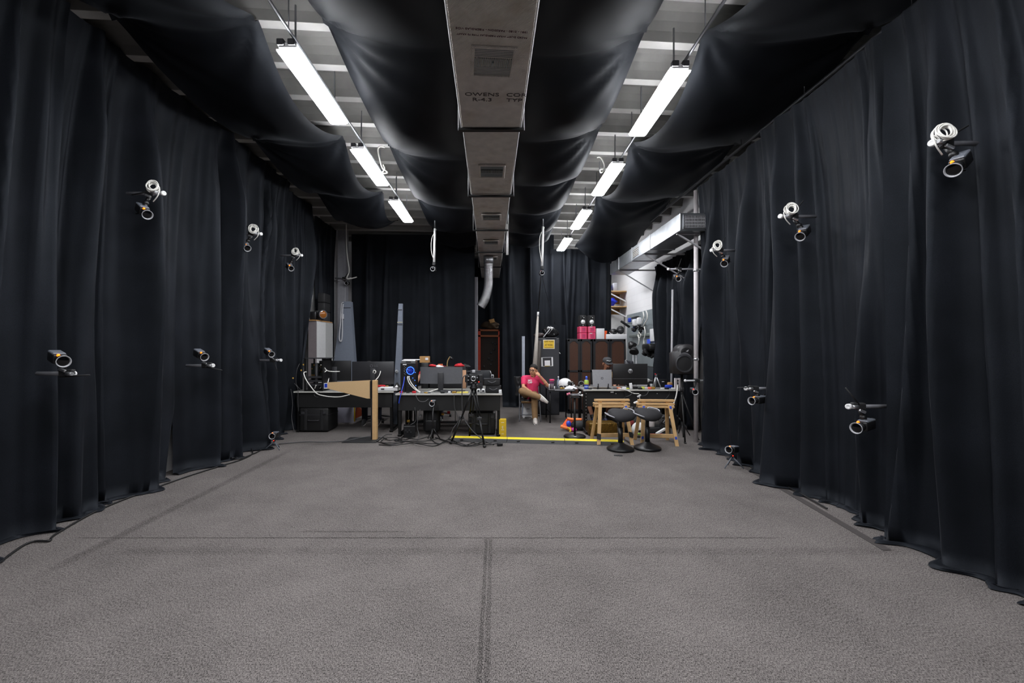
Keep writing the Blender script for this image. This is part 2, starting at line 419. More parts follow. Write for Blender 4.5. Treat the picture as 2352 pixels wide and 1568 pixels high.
# left wall, near to far
curtain('tall black curtain on the near left wall, cut by the left edge of the photo', (-3.74, -2.5), (-3.74, 3.70), 4.47, -1, 11, amp=0.10, per_m=2.6, lean=0.02, puddle=0.08, toplean=0.12)
curtain('black left wall curtain panel between the first and second low cameras', (-3.78, 3.64), (-3.76, 5.24), 4.47, -1, 12, amp=0.09, per_m=3.0, lean=0.02, puddle=0.08, pull=0.17, pz=0.8, toplean=0.14)
curtain('black left wall curtain panel behind the small floor tripod camera', (-3.73, 5.26), (-3.71, 7.75), 4.47, -1, 13, amp=0.10, per_m=3.6, lean=0.03, puddle=0.09, toplean=0.12)
curtain('black curtain at left just beyond the far end of the long left drapes', (-3.80, 7.70), (-3.80, 9.02), 4.47, -1, 14, amp=0.08, per_m=4.0, lean=0.0, puddle=0.04, pull=0.85, pz=3.3)
curtain('black curtain hanging behind the tall white cabinet', (-3.99, 9.66), (-3.97, 10.9), 4.47, -1, 15, amp=0.05, per_m=4.0, lean=0.02)
# right wall
curtain('tall black curtain on the near right wall, cut by the right edge of the photo', (3.15, -2.5), (3.17, 3.50), 4.12, 1, 21, amp=0.08, per_m=2.2, lean=0.03, puddle=0.10, toplean=0.08)
curtain('black right wall curtain panel behind the low right camera pair', (3.24, 3.44), (3.20, 5.22), 4.12, 1, 22, amp=0.09, per_m=3.2, lean=0.03, puddle=0.10, toplean=0.1)
curtain('far end panel of the long right wall curtain, beside the pale pipe', (3.21, 5.14), (3.20, 6.98), 4.12, 1, 23, amp=0.09, per_m=4.5, lean=0.03, puddle=0.08)
curtain('black curtain hanging under the metal duct, right of the white wall', (3.66, 7.9), (3.62, 10.15), 3.42, 1, 24, amp=0.10, per_m=4.5, lean=-0.02, puddle=0.03, group='black wall curtains')
# back curtains
curtain('wide black back curtain behind the left desks', (-3.75, 11.25), (-1.75, 11.25), 4.47, -1, 31, amp=0.03, per_m=1.2, lean=0.02, puddle=0.05, step=0.035)
curtain('black back curtain left of the red equipment rack', (-1.85, 11.3), (-0.56, 11.2), 4.47, -1, 32, amp=0.03, per_m=1.4, lean=0.02, puddle=0.05, step=0.035)
curtain('black back curtain right of the red equipment rack', (0.17, 11.2), (1.5, 11.3), 4.47, -1, 33, amp=0.08, per_m=2.2, lean=0.05, puddle=0.10, step=0.035)
curtain('black back curtain behind the pink boxes and monitor speakers', (1.4, 11.28), (3.0, 11.2), 4.1, -1, 34, amp=0.10, per_m=2.6, lean=0.02, puddle=0.05, step=0.035)
# dark sheet added to black out the rack gap; curtain closing room behind viewer
curtain('black sheet added behind the red equipment rack to darken the gap', (-1.6, 13.95), (0.8, 13.95), 4.4, -1, 35, amp=0.04, per_m=1.5, lean=0.0, puddle=0.02, step=0.05)
curtain('black curtain behind the viewer', (-3.3, -2.95), (2.9, -2.95), 4.4, 1, 41, amp=0.08, per_m=2.0, step=0.06, group='black wall curtains')
# curtain rail above the right wall curtains
mb = MB(); mb.cyl((3.2, -2.6, 4.16), (3.2, 9.0, 4.16), 0.02); 
y = -2.5
while y < 9: mb.cyl((3.2, y, 4.16), (3.2, y, 4.48), 0.006, seg=6); y += 1.17
solo('curtain_rail', mb, M('dark_rail', (40, 41, 44), 0.5, 0.5), 'dark pipe rail carrying the long right wall curtain', 'rail', (3.2, 3, 4.1))

def ceiling_drape(label, xa, xb, y0, y1, ha, hb, sag, seed, za=4.40, zb=4.40, bay=0.2, esag=0.22, ny=None, hooka=True, hookb=True, skew=0.0, droop=0.0):
    """cloth slung under the ribs between two edges; ha / hb are the hook positions on each edge"""
    rnd = random.Random(seed)
    def arch(y, hs):
        for p, q in zip(hs, hs[1:]):
            if p <= y <= q: return math.sin(math.pi * (y - p) / (q - p))
        return 0.0
    hooks = [(xa, y, 0) for y in ha if hooka] + [(xb, y, 1) for y in hb if hookb]
    rays = [(hx, hy, e, rnd.uniform(7, 12), rnd.uniform(0, 6)) for hx, hy, e in hooks]
    wd = abs(xb - xa)
    def f(i, j):
        s = j; y = y0 + (y1 - y0) * i
        A, B = arch(y, ha), arch(y, hb)
        x = xa + (xb - xa) * s
        x += ((0.09 * A * (1 - s) ** 2 if hooka else 0) - (0.09 * B * s * s if hookb else 0)) * (1 if xb > xa else -1)
        z = za * (1 - s) + zb * s
        z -= esag * (A * (1 - s) ** 2.2 * hooka + B * s ** 2.2 * hookb)
        ss = s ** (1 + skew) if skew >= 0 else 1 - (1 - s) ** (1 - skew)
        m = max(0.0, math.sin(math.pi * ss)) ** 0.75
        z -= m * (sag + bay * 0.5 * (A + B))
        for hx, hy, e, k, ph in rays:
            dx = (x - hx); dy = y - hy; r = math.hypot(dx, dy)
            if 0.02 < r < 1.3:
                th = math.atan2(dy, abs(dx) + 1e-4)
                z += 0.034 * math.exp(-r / 0.42) * (1 - math.exp(-r / 0.07)) * math.cos(k * th * (1 + 0.2 * math.sin(2 * th)) + ph)
                z += 0.04 * math.exp(-(r / 0.28) ** 2)
        z += 0.012 * noise.noise((x * 2.2, y * 1.1, seed)) + 0.02 * noise.noise((x * 0.9, y * 0.6, seed + 4))
        if droop and y > y1 - 1.3: q = (y - y1 + 1.3) / 1.3; z -= droop * q * q * (0.6 + 0.4 * math.sin(math.pi * s))
        return (x, y, min(z, 4.462))
    mb = MB(); mb.grid(f, int((y1 - y0) / 0.045), max(14, int(wd / 0.045)))
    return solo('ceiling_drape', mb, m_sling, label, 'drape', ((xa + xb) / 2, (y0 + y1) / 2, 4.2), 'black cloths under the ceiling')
HL = [-2.6, -0.5, 1.7, 3.82, 6.02, 8.1, 9.35]
HL2 = [-2.6, -0.5, 1.75, 3.86, 6.15, 8.3, 10.0, 11.2]
HR2 = [-2.6, -0.55, 1.75, 3.95, 5.6, 7.1, 8.6, 10.0, 11.2]
HR = [-2.6, -0.4, 1.8, 3.98, 6.2, 8.3, 10.55]
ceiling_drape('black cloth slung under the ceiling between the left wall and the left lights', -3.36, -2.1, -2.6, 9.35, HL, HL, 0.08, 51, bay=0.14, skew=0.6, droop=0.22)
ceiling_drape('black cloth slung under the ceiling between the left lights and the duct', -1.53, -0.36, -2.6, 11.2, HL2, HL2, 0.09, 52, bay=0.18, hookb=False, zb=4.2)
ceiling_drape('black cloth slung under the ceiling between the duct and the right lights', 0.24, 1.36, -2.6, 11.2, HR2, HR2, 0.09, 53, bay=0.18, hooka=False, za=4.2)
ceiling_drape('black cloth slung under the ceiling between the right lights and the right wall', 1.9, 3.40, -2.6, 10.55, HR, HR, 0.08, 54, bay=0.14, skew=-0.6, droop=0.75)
# ------------------------------------------------------------------ motion capture cameras
m_black = M('black_plastic', (19, 19, 21), 0.42, var=0.2)
m_black2 = M('soft_black', (26, 26, 28), 0.7, var=0.2)
m_grey = M('camera_grey', (98, 102, 110), 0.45)
m_lgrey = M('pale_grey_plastic', (176, 176, 180), 0.45)
m_alu = M('aluminium', (186, 187, 190), 0.3, 0.8, var=0.1)
m_ring = M('pale_ring_light', (178, 178, 182), 0.35)
m_glass = M('dark_lens_glass', (6, 6, 9), 0.08, var=0.0)
m_cable_w = M('white_cable', (228, 226, 220), 0.5, var=0.05)
m_cable_b = M('black_cable', (17, 17, 18), 0.5)
m_cable_g = M('grey_cable', (66, 66, 68), 0.5)
m_orange_led = M('orange_status_light', (255, 120, 20), 0.4, emit=2.5, var=0.0)
m_red_led = M('red_status_light', (255, 50, 30), 0.4, emit=1.5, var=0.0)
def cam_head(t, ring, d, led=m_orange_led, sc=1.0, stem=None):
    """camera body looking along d, with the front ring centred at ring"""
    d = Vector(d).normalized(); b = basis(d, (0, 0, 1)); c = Vector(ring); u = b.col[1]; x = b.col[0]
    bc = c - d * 0.135 * sc
    MB().box(bc, (0.085 * sc, 0.075 * sc, 0.13 * sc), b, bev=0.012, seg=2).build('camera_body', m_black, t)
    MB().box(bc + u * 0.036 * sc - d * 0.012 * sc, (0.078 * sc, 0.02 * sc, 0.115 * sc), b, bev=0.006).build('top_plate', m_grey, t)
    mb = MB(); mb.lathe([(0.0, 0), (0.034 * sc, 0), (0.036 * sc, 0.03 * sc), (0.030 * sc, 0.034 * sc), (0.030 * sc, 0.055 * sc), (0.034 * sc, 0.058 * sc), (0.037 * sc, 0.07 * sc), (0.0, 0.07 * sc)], c - d * 0.075 * sc, d, 24)
    mb.build('lens_barrel', m_black, t)
    mb = MB(); mb.lathe([(0.035 * sc, -0.016 * sc), (0.041 * sc, -0.012 * sc), (0.0465 * sc, 0.004 * sc), (0.0455 * sc, 0.007 * sc), (0.0405 * sc, 0.003 * sc), (0.035 * sc, -0.016 * sc)], c, d, 32); mb.build('light_ring', m_ring, t)
    mb = MB(); mb.lathe([(0.0, 0.002), (0.02 * sc, 0.001), (0.037 * sc, -0.006 * sc)], c, d, 24); mb.build('lens_glass', m_glass, t)
    MB().ell(c - d * 0.06 * sc + u * 0.035 * sc - x * 0.015 * sc, 0.011 * sc, seg=10).build('status_light', led, t)
def wall_camera(label, base, side, drop, d, ring, coil=True, arm=0.27, lever=(0.5, 0, 0.3), group='motion capture cameras on the side curtains', led=m_orange_led, back=0.08):
    base = Vector(base); t = thing('motion_capture_camera', label, 'camera', base, group)
    sx = Vector((side, 0, 0))
    def q(x, y, z): return base + Vector((side * x, y, z))
    MB().cyl(q(-back, 0, 0), q(arm, 0, 0.0), 0.016).build('mount_arm', M('arm_grey', (150, 150, 156), 0.4, 0.4), t)
    MB().lathe([(0, -0.006), (0.021, -0.006), (0.023, 0.0), (0.023, 0.022), (0.016, 0.026), (0.009, 0.02), (0, 0.02)], q(arm, 0, 0), (side, -0.5, 0), 16).build('end_knob', m_white, t)
    mb = MB(); mb.box(q(0.14, 0, 0), (0.07, 0.05, 0.06), bev=0.01).box(q(0.2, -0.01, 0.012), (0.05, 0.04, 0.045), bev=0.008); mb.build('clamp', m_black2, t)
    MB().cyl(q(0.185, -0.025, 0.0), q(0.235, -0.035, 0.0), 0.018, 0.014, 12).build('clamp_bolt', m_alu, t)
    MB().box(q(0.15, -0.03, -0.035 if drop < 0 else 0.03), (0.06, 0.02, 0.022), (0, 0.4, 0), bev=0.005).build('clamp_jaw', m_alu, t)
    lv = Vector((side * lever[0], lever[1], lever[2])).normalized()
    MB().cyl(q(0.17, -0.02, 0.02 if drop < 0 else -0.02), q(0.17, -0.02, 0.0) + lv * 0.19, 0.008, 0.005, 8).build('clamp_lever', m_black2, t)
    rc = q(*ring); dd = Vector((side * d[0], d[1], d[2])).normalized()
    bc = rc - dd * 0.135
    top = q(0.14, 0, -0.03 if drop < 0 else 0.03)
    mb = MB(); mb.cyl(top, (top + bc) / 2, 0.017).cyl((top + bc) / 2, bc, 0.02, 0.024).ell((top + bc) / 2, 0.026); mb.build('ball_joint', m_black, t)
    cam_head(t, rc, dd, led)
    mb = MB(); mb.tube([bc - dd * 0.06, bc - dd * 0.11 + Vector((0, 0, -0.02)), q(0.02, 0.03, (ring[2] + 0.06)), q(-0.02, 0.03, ring[2] + 0.05)], 0.005); mb.build('data_cable', m_cable_b, t)
    if coil:
        mb = MB(); rnd = random.Random(int(base.y * 100))
        cc = q(0.19, -0.03, 0.062)
        for k in range(9):
            ax = Vector((side * 0.35 + rnd.uniform(-0.25, 0.25), -0.8, 0.35 + rnd.uniform(-0.2, 0.2)))
            mb.torus(cc + Vector((rnd.uniform(-0.012, 0.012), rnd.uniform(-0.02, 0.02), rnd.uniform(-0.012, 0.012))), ax, rnd.uniform(0.034, 0.05), 0.0046, 28, 6, sy=rnd.uniform(1.1, 1.5))
        mb.tube([cc + Vector((side * 0.05, -0.02, -0.05)), q(0.27, -0.04, 0.03), q(0.26, -0.05, -0.04), q(0.2, -0.03, -0.09)], 0.005)
        mb.build('cable_coil', m_cable_w, t)
    return t
HR_ = (0.18, -0.10, -0.21)     # ring of a hanging camera
wall_camera('black camera with a white cable coil, high on the left curtain, nearest of three', (-3.55, 4.28, 3.06), 1, -1, (0.72, -0.45, -0.5), (0.20, -0.1, -0.24), lever=(-0.9, 0, -0.1))
wall_camera('black camera with a white cable coil, high on the left curtain, middle of three', (-3.55, 6.05, 3.12), 1, -1, (0.6, -0.6, -0.4), (0.15, -0.1, -0.22), lever=(-0.6, 0, 0.8))
wall_camera('black camera with a round white coil, high on the left curtain, farthest of three', (-3.57, 7.36, 3.1), 1, -1, (0.55, -0.65, -0.35), (0.15, -0.1, -0.24), lever=(0.1, 0, 1), led=m_orange_led)
wall_camera('black camera above its arm, chest-high on the left curtain, nearest of three', (-3.57, 3.46, 1.34), 1, 1, (0.88, -0.5, -0.22), (0.25, -0.12, 0.10), coil=False, arm=0.2, lever=(1, 0, -0.05))
wall_camera('black camera above its arm, chest-high on the left curtain, middle of three', (-3.55, 5.1, 1.335), 1, 1, (0.85, -0.55, -0.28), (0.2, -0.1, 0.10), coil=False, arm=0.22, lever=(1, 0, -0.3))
wall_camera('black camera above its arm, chest-high on the left curtain, farthest of three', (-3.57, 6.67, 1.35), 1, 1, (0.75, -0.65, -0.28), (0.18, -0.1, 0.09), coil=False, arm=0.26, lever=(0.3, 0, -0.9))
wall_camera('large black camera topped by a white cable bundle, upper right, nearest of the right side', (3.17, 2.93, 2.92), -1, -1, (0.72, -0.35, -0.55), (0.2, -0.1, -0.22), arm=0.23, lever=(-0.7, 0, 0.5))
wall_camera('black camera with a small white coil, upper right curtain, second from the front', (3.15, 4.4, 2.87), -1, -1, (0.65, -0.5, -0.5), (0.15, -0.1, -0.23), lever=(-0.5, 0, 0.7))
wall_camera('black camera with a round white coil, upper right curtain, near the pale pipe', (3.15, 5.85, 2.85), -1, -1, (0.5, -0.65, -0.45), (0.14, -0.1, -0.2), arm=0.25, lever=(-0.4, 0, 0.8))
wall_camera('black camera hanging from a bare arm under the metal duct', (3.38, 7.7, 2.93), -1, -1, (0.1, -0.85, -0.3), (0.2, -0.1, -0.19), coil=False, arm=0.33, lever=(-0.3, 0, 1), back=0.5)
wall_camera('black camera below its arm, waist-high on the right curtain, farther of two', (3.15, 5.06, 1.07), -1, -1, (0.92, -0.40, -0.04), (0.23, -0.08, -0.135), coil=False, arm=0.24, lever=(1, 0, 0.05))
wall_camera('black camera below its arm, waist-high on the right curtain, nearer of two', (3.15, 3.6, 1.06), -1, -1, (0.92, -0.40, -0.12), (0.24, -0.08, -0.165), coil=False, arm=0.23, lever=(0.55, 0, 0.8))
wall_camera('small camera with a dangling white cable on an arm from the grey pillar', (-3.95, 10.87, 3.27), 1, -1, (0.1, -0.95, -0.1), (0.24, -0.1, -0.14), coil=False, arm=0.3, lever=(0.2, 0, 0.3), group='motion capture cameras on the side curtains')
solo('cable', MB().tube([Vector((WX(795, 10.6), 10.6, 4.65)), W(796, 562, 10.6), W(798, 590, 10.6), W(802, 622, 10.6), W(797, 640, 10.6), (-3.42, 10.68, 3.27)], 0.014), m_cable_w, 'white cable hanging beside the grey pillar at left', 'cable', W(798, 600, 10.6))
# cameras on small floor tripods
def floor_camera(label, x, y, h, d, led2=True):
    t = thing('tripod_camera', label, 'camera', (x, y, 0), 'motion capture cameras on floor tripods')
    top = Vector((x, y, h - 0.09))
    for a in (200, 330, 85):
        p = Vector((x + 0.13 * math.cos(R(a)), y + 0.13 * math.sin(R(a)), 0.006))
        MB().cyl(top, p, 0.008, 0.007, 8).build('tripod_leg', m_grey, t)
    MB().cyl(top - Vector((0, 0, 0.01)), top + Vector((0, 0, 0.04)), 0.016).build('tripod_head', m_black, t)
    dd = Vector(d).normalized(); cam_head(t, Vector((x, y, h)) + dd * 0.1, dd)
    MB().ell(top + Vector((0.0, -0.016, 0.012)), 0.008, seg=8).build('red_light', m_red_led, t)
    return t
floor_camera('small camera with a pale ring on a mini tripod by the left curtain foot', WX(630, 6.6), 6.6, 0.215, (0.15, -0.95, 0.05))
floor_camera('small camera with an orange light on a mini tripod by the right curtain foot', WX(1682, 5.6), 5.6, 0.235, (-0.8, -0.6, 0.1))
# cameras hung from white drop poles
def pole_camera(label, px, Y, ptop, pbot, d):
    top = W(px, ptop, Y); bot = W(px - 2, pbot, Y); t = thing('pole_camera', label, 'camera', top, 'motion capture cameras on drop poles')
    MB().cyl((top.x, top.y, 4.44), top + Vector((0, 0, -0.02)), 0.013, seg=10).build('ceiling_rod', m_conduit, t)
    MB().cyl(top, bot, 0.024, seg=14).build('drop_pole', m_white, t)
    mb = MB(); mb.box(bot + Vector((0, -0.01, -0.01)), (0.06, 0.06, 0.07), bev=0.01); mb.build('clamp', m_black2, t)
    cam_head(t, bot + Vector((-0.01, -0.12, -0.13)), d, m_red_led)
    mb = MB(); mb.tube([top + Vector((0.03, 0, -0.02)), top + Vector((-0.06, -0.02, -0.2)), top + Vector((-0.07, -0.02, -0.45)), bot + Vector((-0.01, -0.03, 0.1))], 0.006); mb.build('data_cable', m_cable_w, t)
pole_camera('camera on a white drop pole left of the big ceiling duct', 999, 8.8, 525, 605, (0, -1, -0.12))
pole_camera('camera on a white drop pole right of the big ceiling duct', 1247, 8.8, 520, 614, (0, -1, -0.12))
t = thing('drop_pole', 'bare white drop pole close against the right side of the ceiling duct', 'pole', W(1165, 525, 8.3))
MB().cyl(W(1165, 585, 8.3), W(1165, 515, 8.3), 0.022, seg=12).build('tube', m_white, t)
MB().cyl(W(1165, 515, 8.3), Vector((WX(1165, 8.3), 8.3, 4.44)), 0.012, seg=8).build('ceiling_rod', m_conduit, t)
# camera on a low stand in front of the left desk
t = thing('stand_camera', 'small ringed camera on a low black stand before the left desk', 'camera', (WX(992, 7.2), 7.25, 0))
cam_head(t, W(992, 927, 7.2), (0, -1, 0.02))
mb = MB(); mb.cyl((WX(993, 7.25), 7.3, 0.02), (WX(993, 7.25), 7.3, 0.56), 0.016); mb.build('stand_post', m_black, t)
for a in (20, 140, 260):
    MB().cyl((WX(993, 7.25), 7.3, 0.2), (WX(993, 7.25) + 0.12 * math.cos(R(a)), 7.3 + 0.12 * math.sin(R(a)), 0.01), 0.009).build('stand_leg', m_black, t)
# cameras clamped to the pale pipe at the right
PX, PY = 3.265, 7.12
t = thing('vertical_pipe', 'pale vertical pipe at the far end of the right curtain', 'pipe', (PX, PY, 0))
mb = MB(); mb.cyl((PX, PY, 0.0), (PX, PY, 4.11), 0.034, seg=18); mb.build('tube', M('pale_pipe_paint', (198, 192, 194), 0.5), t)
for z in (2.78, 1.33): MB().lathe([(0.035, 0), (0.042, 0.004), (0.042, 0.035), (0.035, 0.04)], (PX, PY, z), (0, 0, 1), 18).build('pipe_clamp', m_alu, t)
def pipe_camera(label, z, side, d, ring):
    b = Vector((PX - 0.05, PY - 0.02, z)); t = thing('motion_capture_camera', label, 'camera', b, 'motion capture cameras on the pale pipe')
    MB().box(b + Vector((0.02, -0.06, 0)), (0.08, 0.1, 0.06), bev=0.01).build('clamp', m_black2, t)
    MB().cyl(b + Vector((-0.17, -0.08, 0)), b + Vector((0.18, -0.08, 0)), 0.014, seg=10).build('mount_arm', m_lgrey, t)
    for s in (-0.17, 0.17): MB().ell(b + Vector((s, -0.08, 0)), (0.02, 0.022, 0.024), seg=10).build('end_knob', m_white, t)
    rc = b + Vector(ring); MB().cyl(b + Vector((0, -0.08, -0.02)), rc + Vector((0.03, 0.14, 0)), 0.014).build('ball_joint', m_black, t)
    cam_head(t, rc, d, m_red_led)
pipe_camera('camera with a pale ring clamped low on the pale right pipe', 1.01, -1, (-0.2, -0.95, -0.05), (-0.07, -0.22, -0.17))
# ------------------------------------------------------------------ ducts
def foil():
    m = M('foil_duct_wrap', (226, 219, 212), 0.4, 0.12, var=0.25, scale=9.0)
    nt = m.node_tree; N = nt.nodes; L = nt.links; b = N['Principled BSDF']; tc = [n for n in N if n.bl_idname == 'ShaderNodeTexCoord'][0]
    w = N.new('ShaderNodeTexWave'); w.inputs['Scale'].default_value = 55; w.inputs['Distortion'].default_value = 3.0; w.bands_direction = 'DIAGONAL'
    n2 = N.new('ShaderNodeTexNoise'); n2.inputs['Scale'].default_value = 14
    L.new(tc.outputs['Object'], w.inputs['Vector']); L.new(tc.outputs['Object'], n2.inputs['Vector'])
    ad = N.new('ShaderNodeMath'); ad.operation = 'MULTIPLY_ADD'; L.new(w.outputs['Fac'], ad.inputs[0]); ad.inputs[1].default_value = 0.35; L.new(n2.outputs['Fac'], ad.inputs[2])
    bp = N.new('ShaderNodeBump'); bp.inputs['Strength'].default_value = 0.6; bp.inputs['Distance'].default_value = 0.03
    L.new(ad.outputs[0], bp.inputs['Height']); L.new(bp.outputs[0], b.inputs['Normal'])
    c = [n for n in N if n.bl_idname == 'ShaderNodeMix'][0]
    n3 = N.new('ShaderNodeTexNoise'); n3.inputs['Scale'].default_value = 3.2; n3.inputs['Detail'].default_value = 5; L.new(tc.outputs['Object'], n3.inputs['Vector'])
    r3 = N.new('ShaderNodeMapRange'); L.new(n3.outputs['Fac'], r3.inputs[0]); r3.inputs[1].default_value = 0.52; r3.inputs[2].default_value = 0.72; r3.inputs[4].default_value = 0.35
    m3 = N.new('ShaderNodeMix'); m3.data_type = 'RGBA'; L.new(r3.outputs[0], m3.inputs[0]); L.new(c.outputs[2], m3.inputs[6]); m3.inputs[7].default_value = lin((150, 120, 70)) + (1,)
    L.new(m3.outputs[2], b.inputs['Base Color'])
    return m
m_foil = foil()
m_vent = M('grey_vent_slats', (140, 145, 145), 0.5, 0.2)
m_strap = M('black_strap', (20, 22, 24), 0.5)
def dxl(y): return -0.326 - 0.0144 * (y - 2.76)
def dxr(y): return 0.270 - 0.0142 * (y - 2.76)
t = thing('air_duct', 'big foil-wrapped air duct running down the middle of the ceiling', 'duct', (0, 4.0, 3.75))
ys = [-2.6, 4.38, 6.3, 8.15, 10.05, 11.9, 14.4]
for i, (a, b) in enumerate(zip(ys, ys[1:])):
    k = 0.012 * i if i < 2 else 0.02
    mb = MB(); z0, z1 = 3.75 + 0.012 * min(i, 2), 4.2
    c = [(dxl(a) + k, a), (dxr(a) - k, a), (dxr(b) - k, b), (dxl(b) + k, b)]
    tb = bmesh.new(); vs = [tb.verts.new((x, y, z0)) for x, y in c] + [tb.verts.new((x, y, z1)) for x, y in c]
    for f in ((0, 1, 2, 3), (7, 6, 5, 4), (0, 4, 5, 1), (1, 5, 6, 2), (2, 6, 7, 3), (3, 7, 4, 0)): tb.faces.new([vs[j] for j in f])
    bmesh.ops.recalc_face_normals(tb, faces=tb.faces[:])
    bmesh.ops.bevel(tb, geom=[e for e in tb.edges if abs(e.verts[0].co.y - e.verts[1].co.y) > 1], offset=0.012, segments=3, affect='EDGES')
    mb._merge(tb, False); mb.build('duct_section', m_foil, t)
for y in ys[1:-1]:
    mb = MB(); xl, xr = dxl(y) - 0.03, dxr(y) + 0.03
    mb.bar((xl, y, 3.735), (xr, y + 0.0, 3.735), 0.05, 0.02, up=(0, 0, 1)); mb.build('strap', m_strap, t)
    for x in (xl, xr): MB().cyl((x, y, 3.73), (x, y, 4.44), 0.007, seg=6).build('hanger_rod', m_alu, t)
def vent(y0, y1, w, sk=0.0):
    yc = (y0 + y1) / 2; xc = (dxl(yc) + dxr(yc)) / 2 + 0.01; z = 3.748
    rot = Matrix.Rotation(sk, 3, 'Z')
    def q(x, y, zz): return Vector((xc, yc, zz)) + rot @ Vector((x, y, 0))
    d = y1 - y0
    f = MB()
    for s in (-1, 1):
        f.box(q(s * (w / 2 + 0.012), 0, z), (0.026, d - 0.002, 0.022), rot, bev=0.004).box(q(0, s * (d / 2 + 0.012), z), (w + 0.05, 0.026, 0.022), rot, bev=0.004)
    v = f.build('vent_frame', m_foil, t)
    g = MB(); n = 6
    for k in range(n):
        for s in (-1, 1): g.box(q(0, s * (d / 2 - d * 0.33 * (k + 0.5) / n), z + 0.004), (w, d * 0.33 / n * 0.72, 0.008), rot @ Matrix.Rotation(R(25), 3, 'X'))
    for k in range(20): g.box(q(-w / 2 + w * (k + 0.5) / 20, 0, z + 0.002), (w / 20 * 0.5, d * 0.3, 0.02), rot)
    g.box(q(0, 0, z - 0.008), (0.012, 0.03, 0.02), rot)
    g.build('vent_grille', m_vent, v)
    MB().box(q(0, 0, z + 0.012), (w, d, 0.004), rot).build('vent_backing', M('dark_vent_void', (28, 30, 30), 0.8), v)
vent(3.2, 3.52, 0.29, R(4.5)); vent(5.28, 5.62, 0.28, R(1)); vent(7.22, 7.52, 0.28); vent(9.0, 9.3, 0.28); vent(10.6, 10.9, 0.27)
# printing on the wrap, read from below
def under(x, y, a=0.0): return Matrix.Translation((x, y, 3.7475)) @ Matrix.Rotation(a, 4, 'Z') @ Matrix.Rotation(R(180), 4, 'X')
m_ink = M('dark_print', (70, 62, 60), 0.7); m_ink2 = M('maroon_print', (84, 40, 50), 0.7)
for txt, sz, x, y, a, m_ in (('OWENS', 0.07, -0.125, 3.79, 2, m_ink), ('COR', 0.07, 0.175, 3.80, 2, m_ink), ('R-4.3', 0.07, -0.126, 3.87, 2, m_ink), ('TYP', 0.07, 0.16, 3.88, 2, m_ink), ('1991 - 0180 - PARSSON - FIBERGLAS VIDE', 0.025, -0.03, 3.02, 185, m_ink2), ('FACED DUCT WRAP FIBERGLAS TYPE 75 KRAFT', 0.021, -0.03, 3.075, 185, m_ink2)):
    mb = MB(); mb.text(txt, sz, under(x, y, R(a)), 0.001, sx=1.2 if sz > 0.05 else 1.12); mb.build('printed_lettering', m_, t)
for side, fx in ((-1, dxl), (1, dxr)):  # white rods colour in the lamp glint along the foil edges
    for i, (a, b) in enumerate(zip(ys, ys[1:])):
        k = 0.012 * i if i < 2 else 0.02; z0 = 3.75 + 0.012 * min(i, 2)
        xa = fx(a) - side * k; xb = fx(b) - side * k
        MB().cyl((xa, a + 0.01, z0 + 0.006), (xb, b - 0.01, z0 + 0.003), 0.0065, seg=10).build('edge_glint', M('white_edge_glint', (235, 235, 235), 0.35), t)
# flexible silver duct near the back
mb = MB(); pts = spline([W(1122, 590, 10.6), W(1122, 630, 10.6), W(1121, 660, 10.6), W(1114, 686, 10.6), W(1104, 704, 10.6)], 16)
for i, p in enumerate(pts[:-1]):
    a, b = pts[i], pts[i + 1]; mid = (a + b) / 2
    mb.cyl(a, mid, 0.100, 0.112, 20).cyl(mid, b, 0.112, 0.100, 20)
t2 = thing('flexible_duct', 'crinkled silver flexible duct curving down in front of the red rack', 'duct', W(1122, 590, 10.6))
mb.build('flexible_hose', M('crinkled_silver_foil', (205, 205, 208), 0.25, 0.9, var=0.3, scale=60, bump=1.0), t2)
MB().cyl(W(1122, 588, 10.6), W(1122, 606, 10.6), 0.118, seg=24).build('collar', m_steel, t2)
MB().cyl(W(1122, 560, 10.6), W(1122, 588, 10.6), 0.125, 0.118, 24).build('round_pipe', m_steel, t2)
# rectangular duct along the right wall
t3 = thing('metal_duct', 'bare galvanised duct running along the right wall under the ceiling', 'duct', (3.1, 8.9, 3.4))
m_galv = M('bright_galvanised', (176, 180, 184), 0.3, 0.85, var=0.35, scale=5.0)
for a, b in ((6.88, 8.2), (8.22, 9.3), (9.32, 10.3), (10.32, 11.1)):
    MB().box((3.13, (a + b) / 2, 3.53), (0.46, b - a, 0.28), bev=0.006).build('duct_section', m_galv, t3)
for y in (8.21, 9.31, 10.31): MB().box((3.13, y, 3.53), (0.48, 0.025, 0.3), bev=0.003).build('flange', m_alu, t3)
mb = MB()
for s in (-1, 1): mb.box((3.13 + s * 0.17, 6.868, 3.53), (0.02, 0.02, 0.2)).box((3.13, 6.868, 3.53 + s * 0.1), (0.36, 0.02, 0.02))
v = mb.build('grille_frame', m_alu, t3)
MB().box((3.13, 6.874, 3.53), (0.33, 0.006, 0.18)).build('grille_void', M('dark_vent_void', (28, 30, 30), 0.8), v)
mb = MB()
for k in range(14): mb.box((2.98 + k * 0.0235, 6.866, 3.53), (0.008, 0.014, 0.18))
for k in range(3): mb.box((3.13, 6.862, 3.48 + k * 0.05), (0.33, 0.01, 0.01))
mb.build('grille', m_lgrey, v)
mb = MB()
for k in range(5): mb.box((2.895, 9.05, 3.45 + k * 0.035), (0.012, 0.36, 0.016), (0, R(20), 0))
mb.build('side_vent', M('pale_vent', (190, 186, 178), 0.5), t3)
for y in (7.05, 8.6, 10.4):
    MB().bar((2.92, y, 3.385), (3.8, y, 3.385), 0.03, 0.03).build('bracket_arm', m_lgrey, t3)
    MB().bar((2.95, y, 3.37), (3.8, y, 2.86), 0.03, 0.02).build('bracket_strut', m_lgrey, t3)
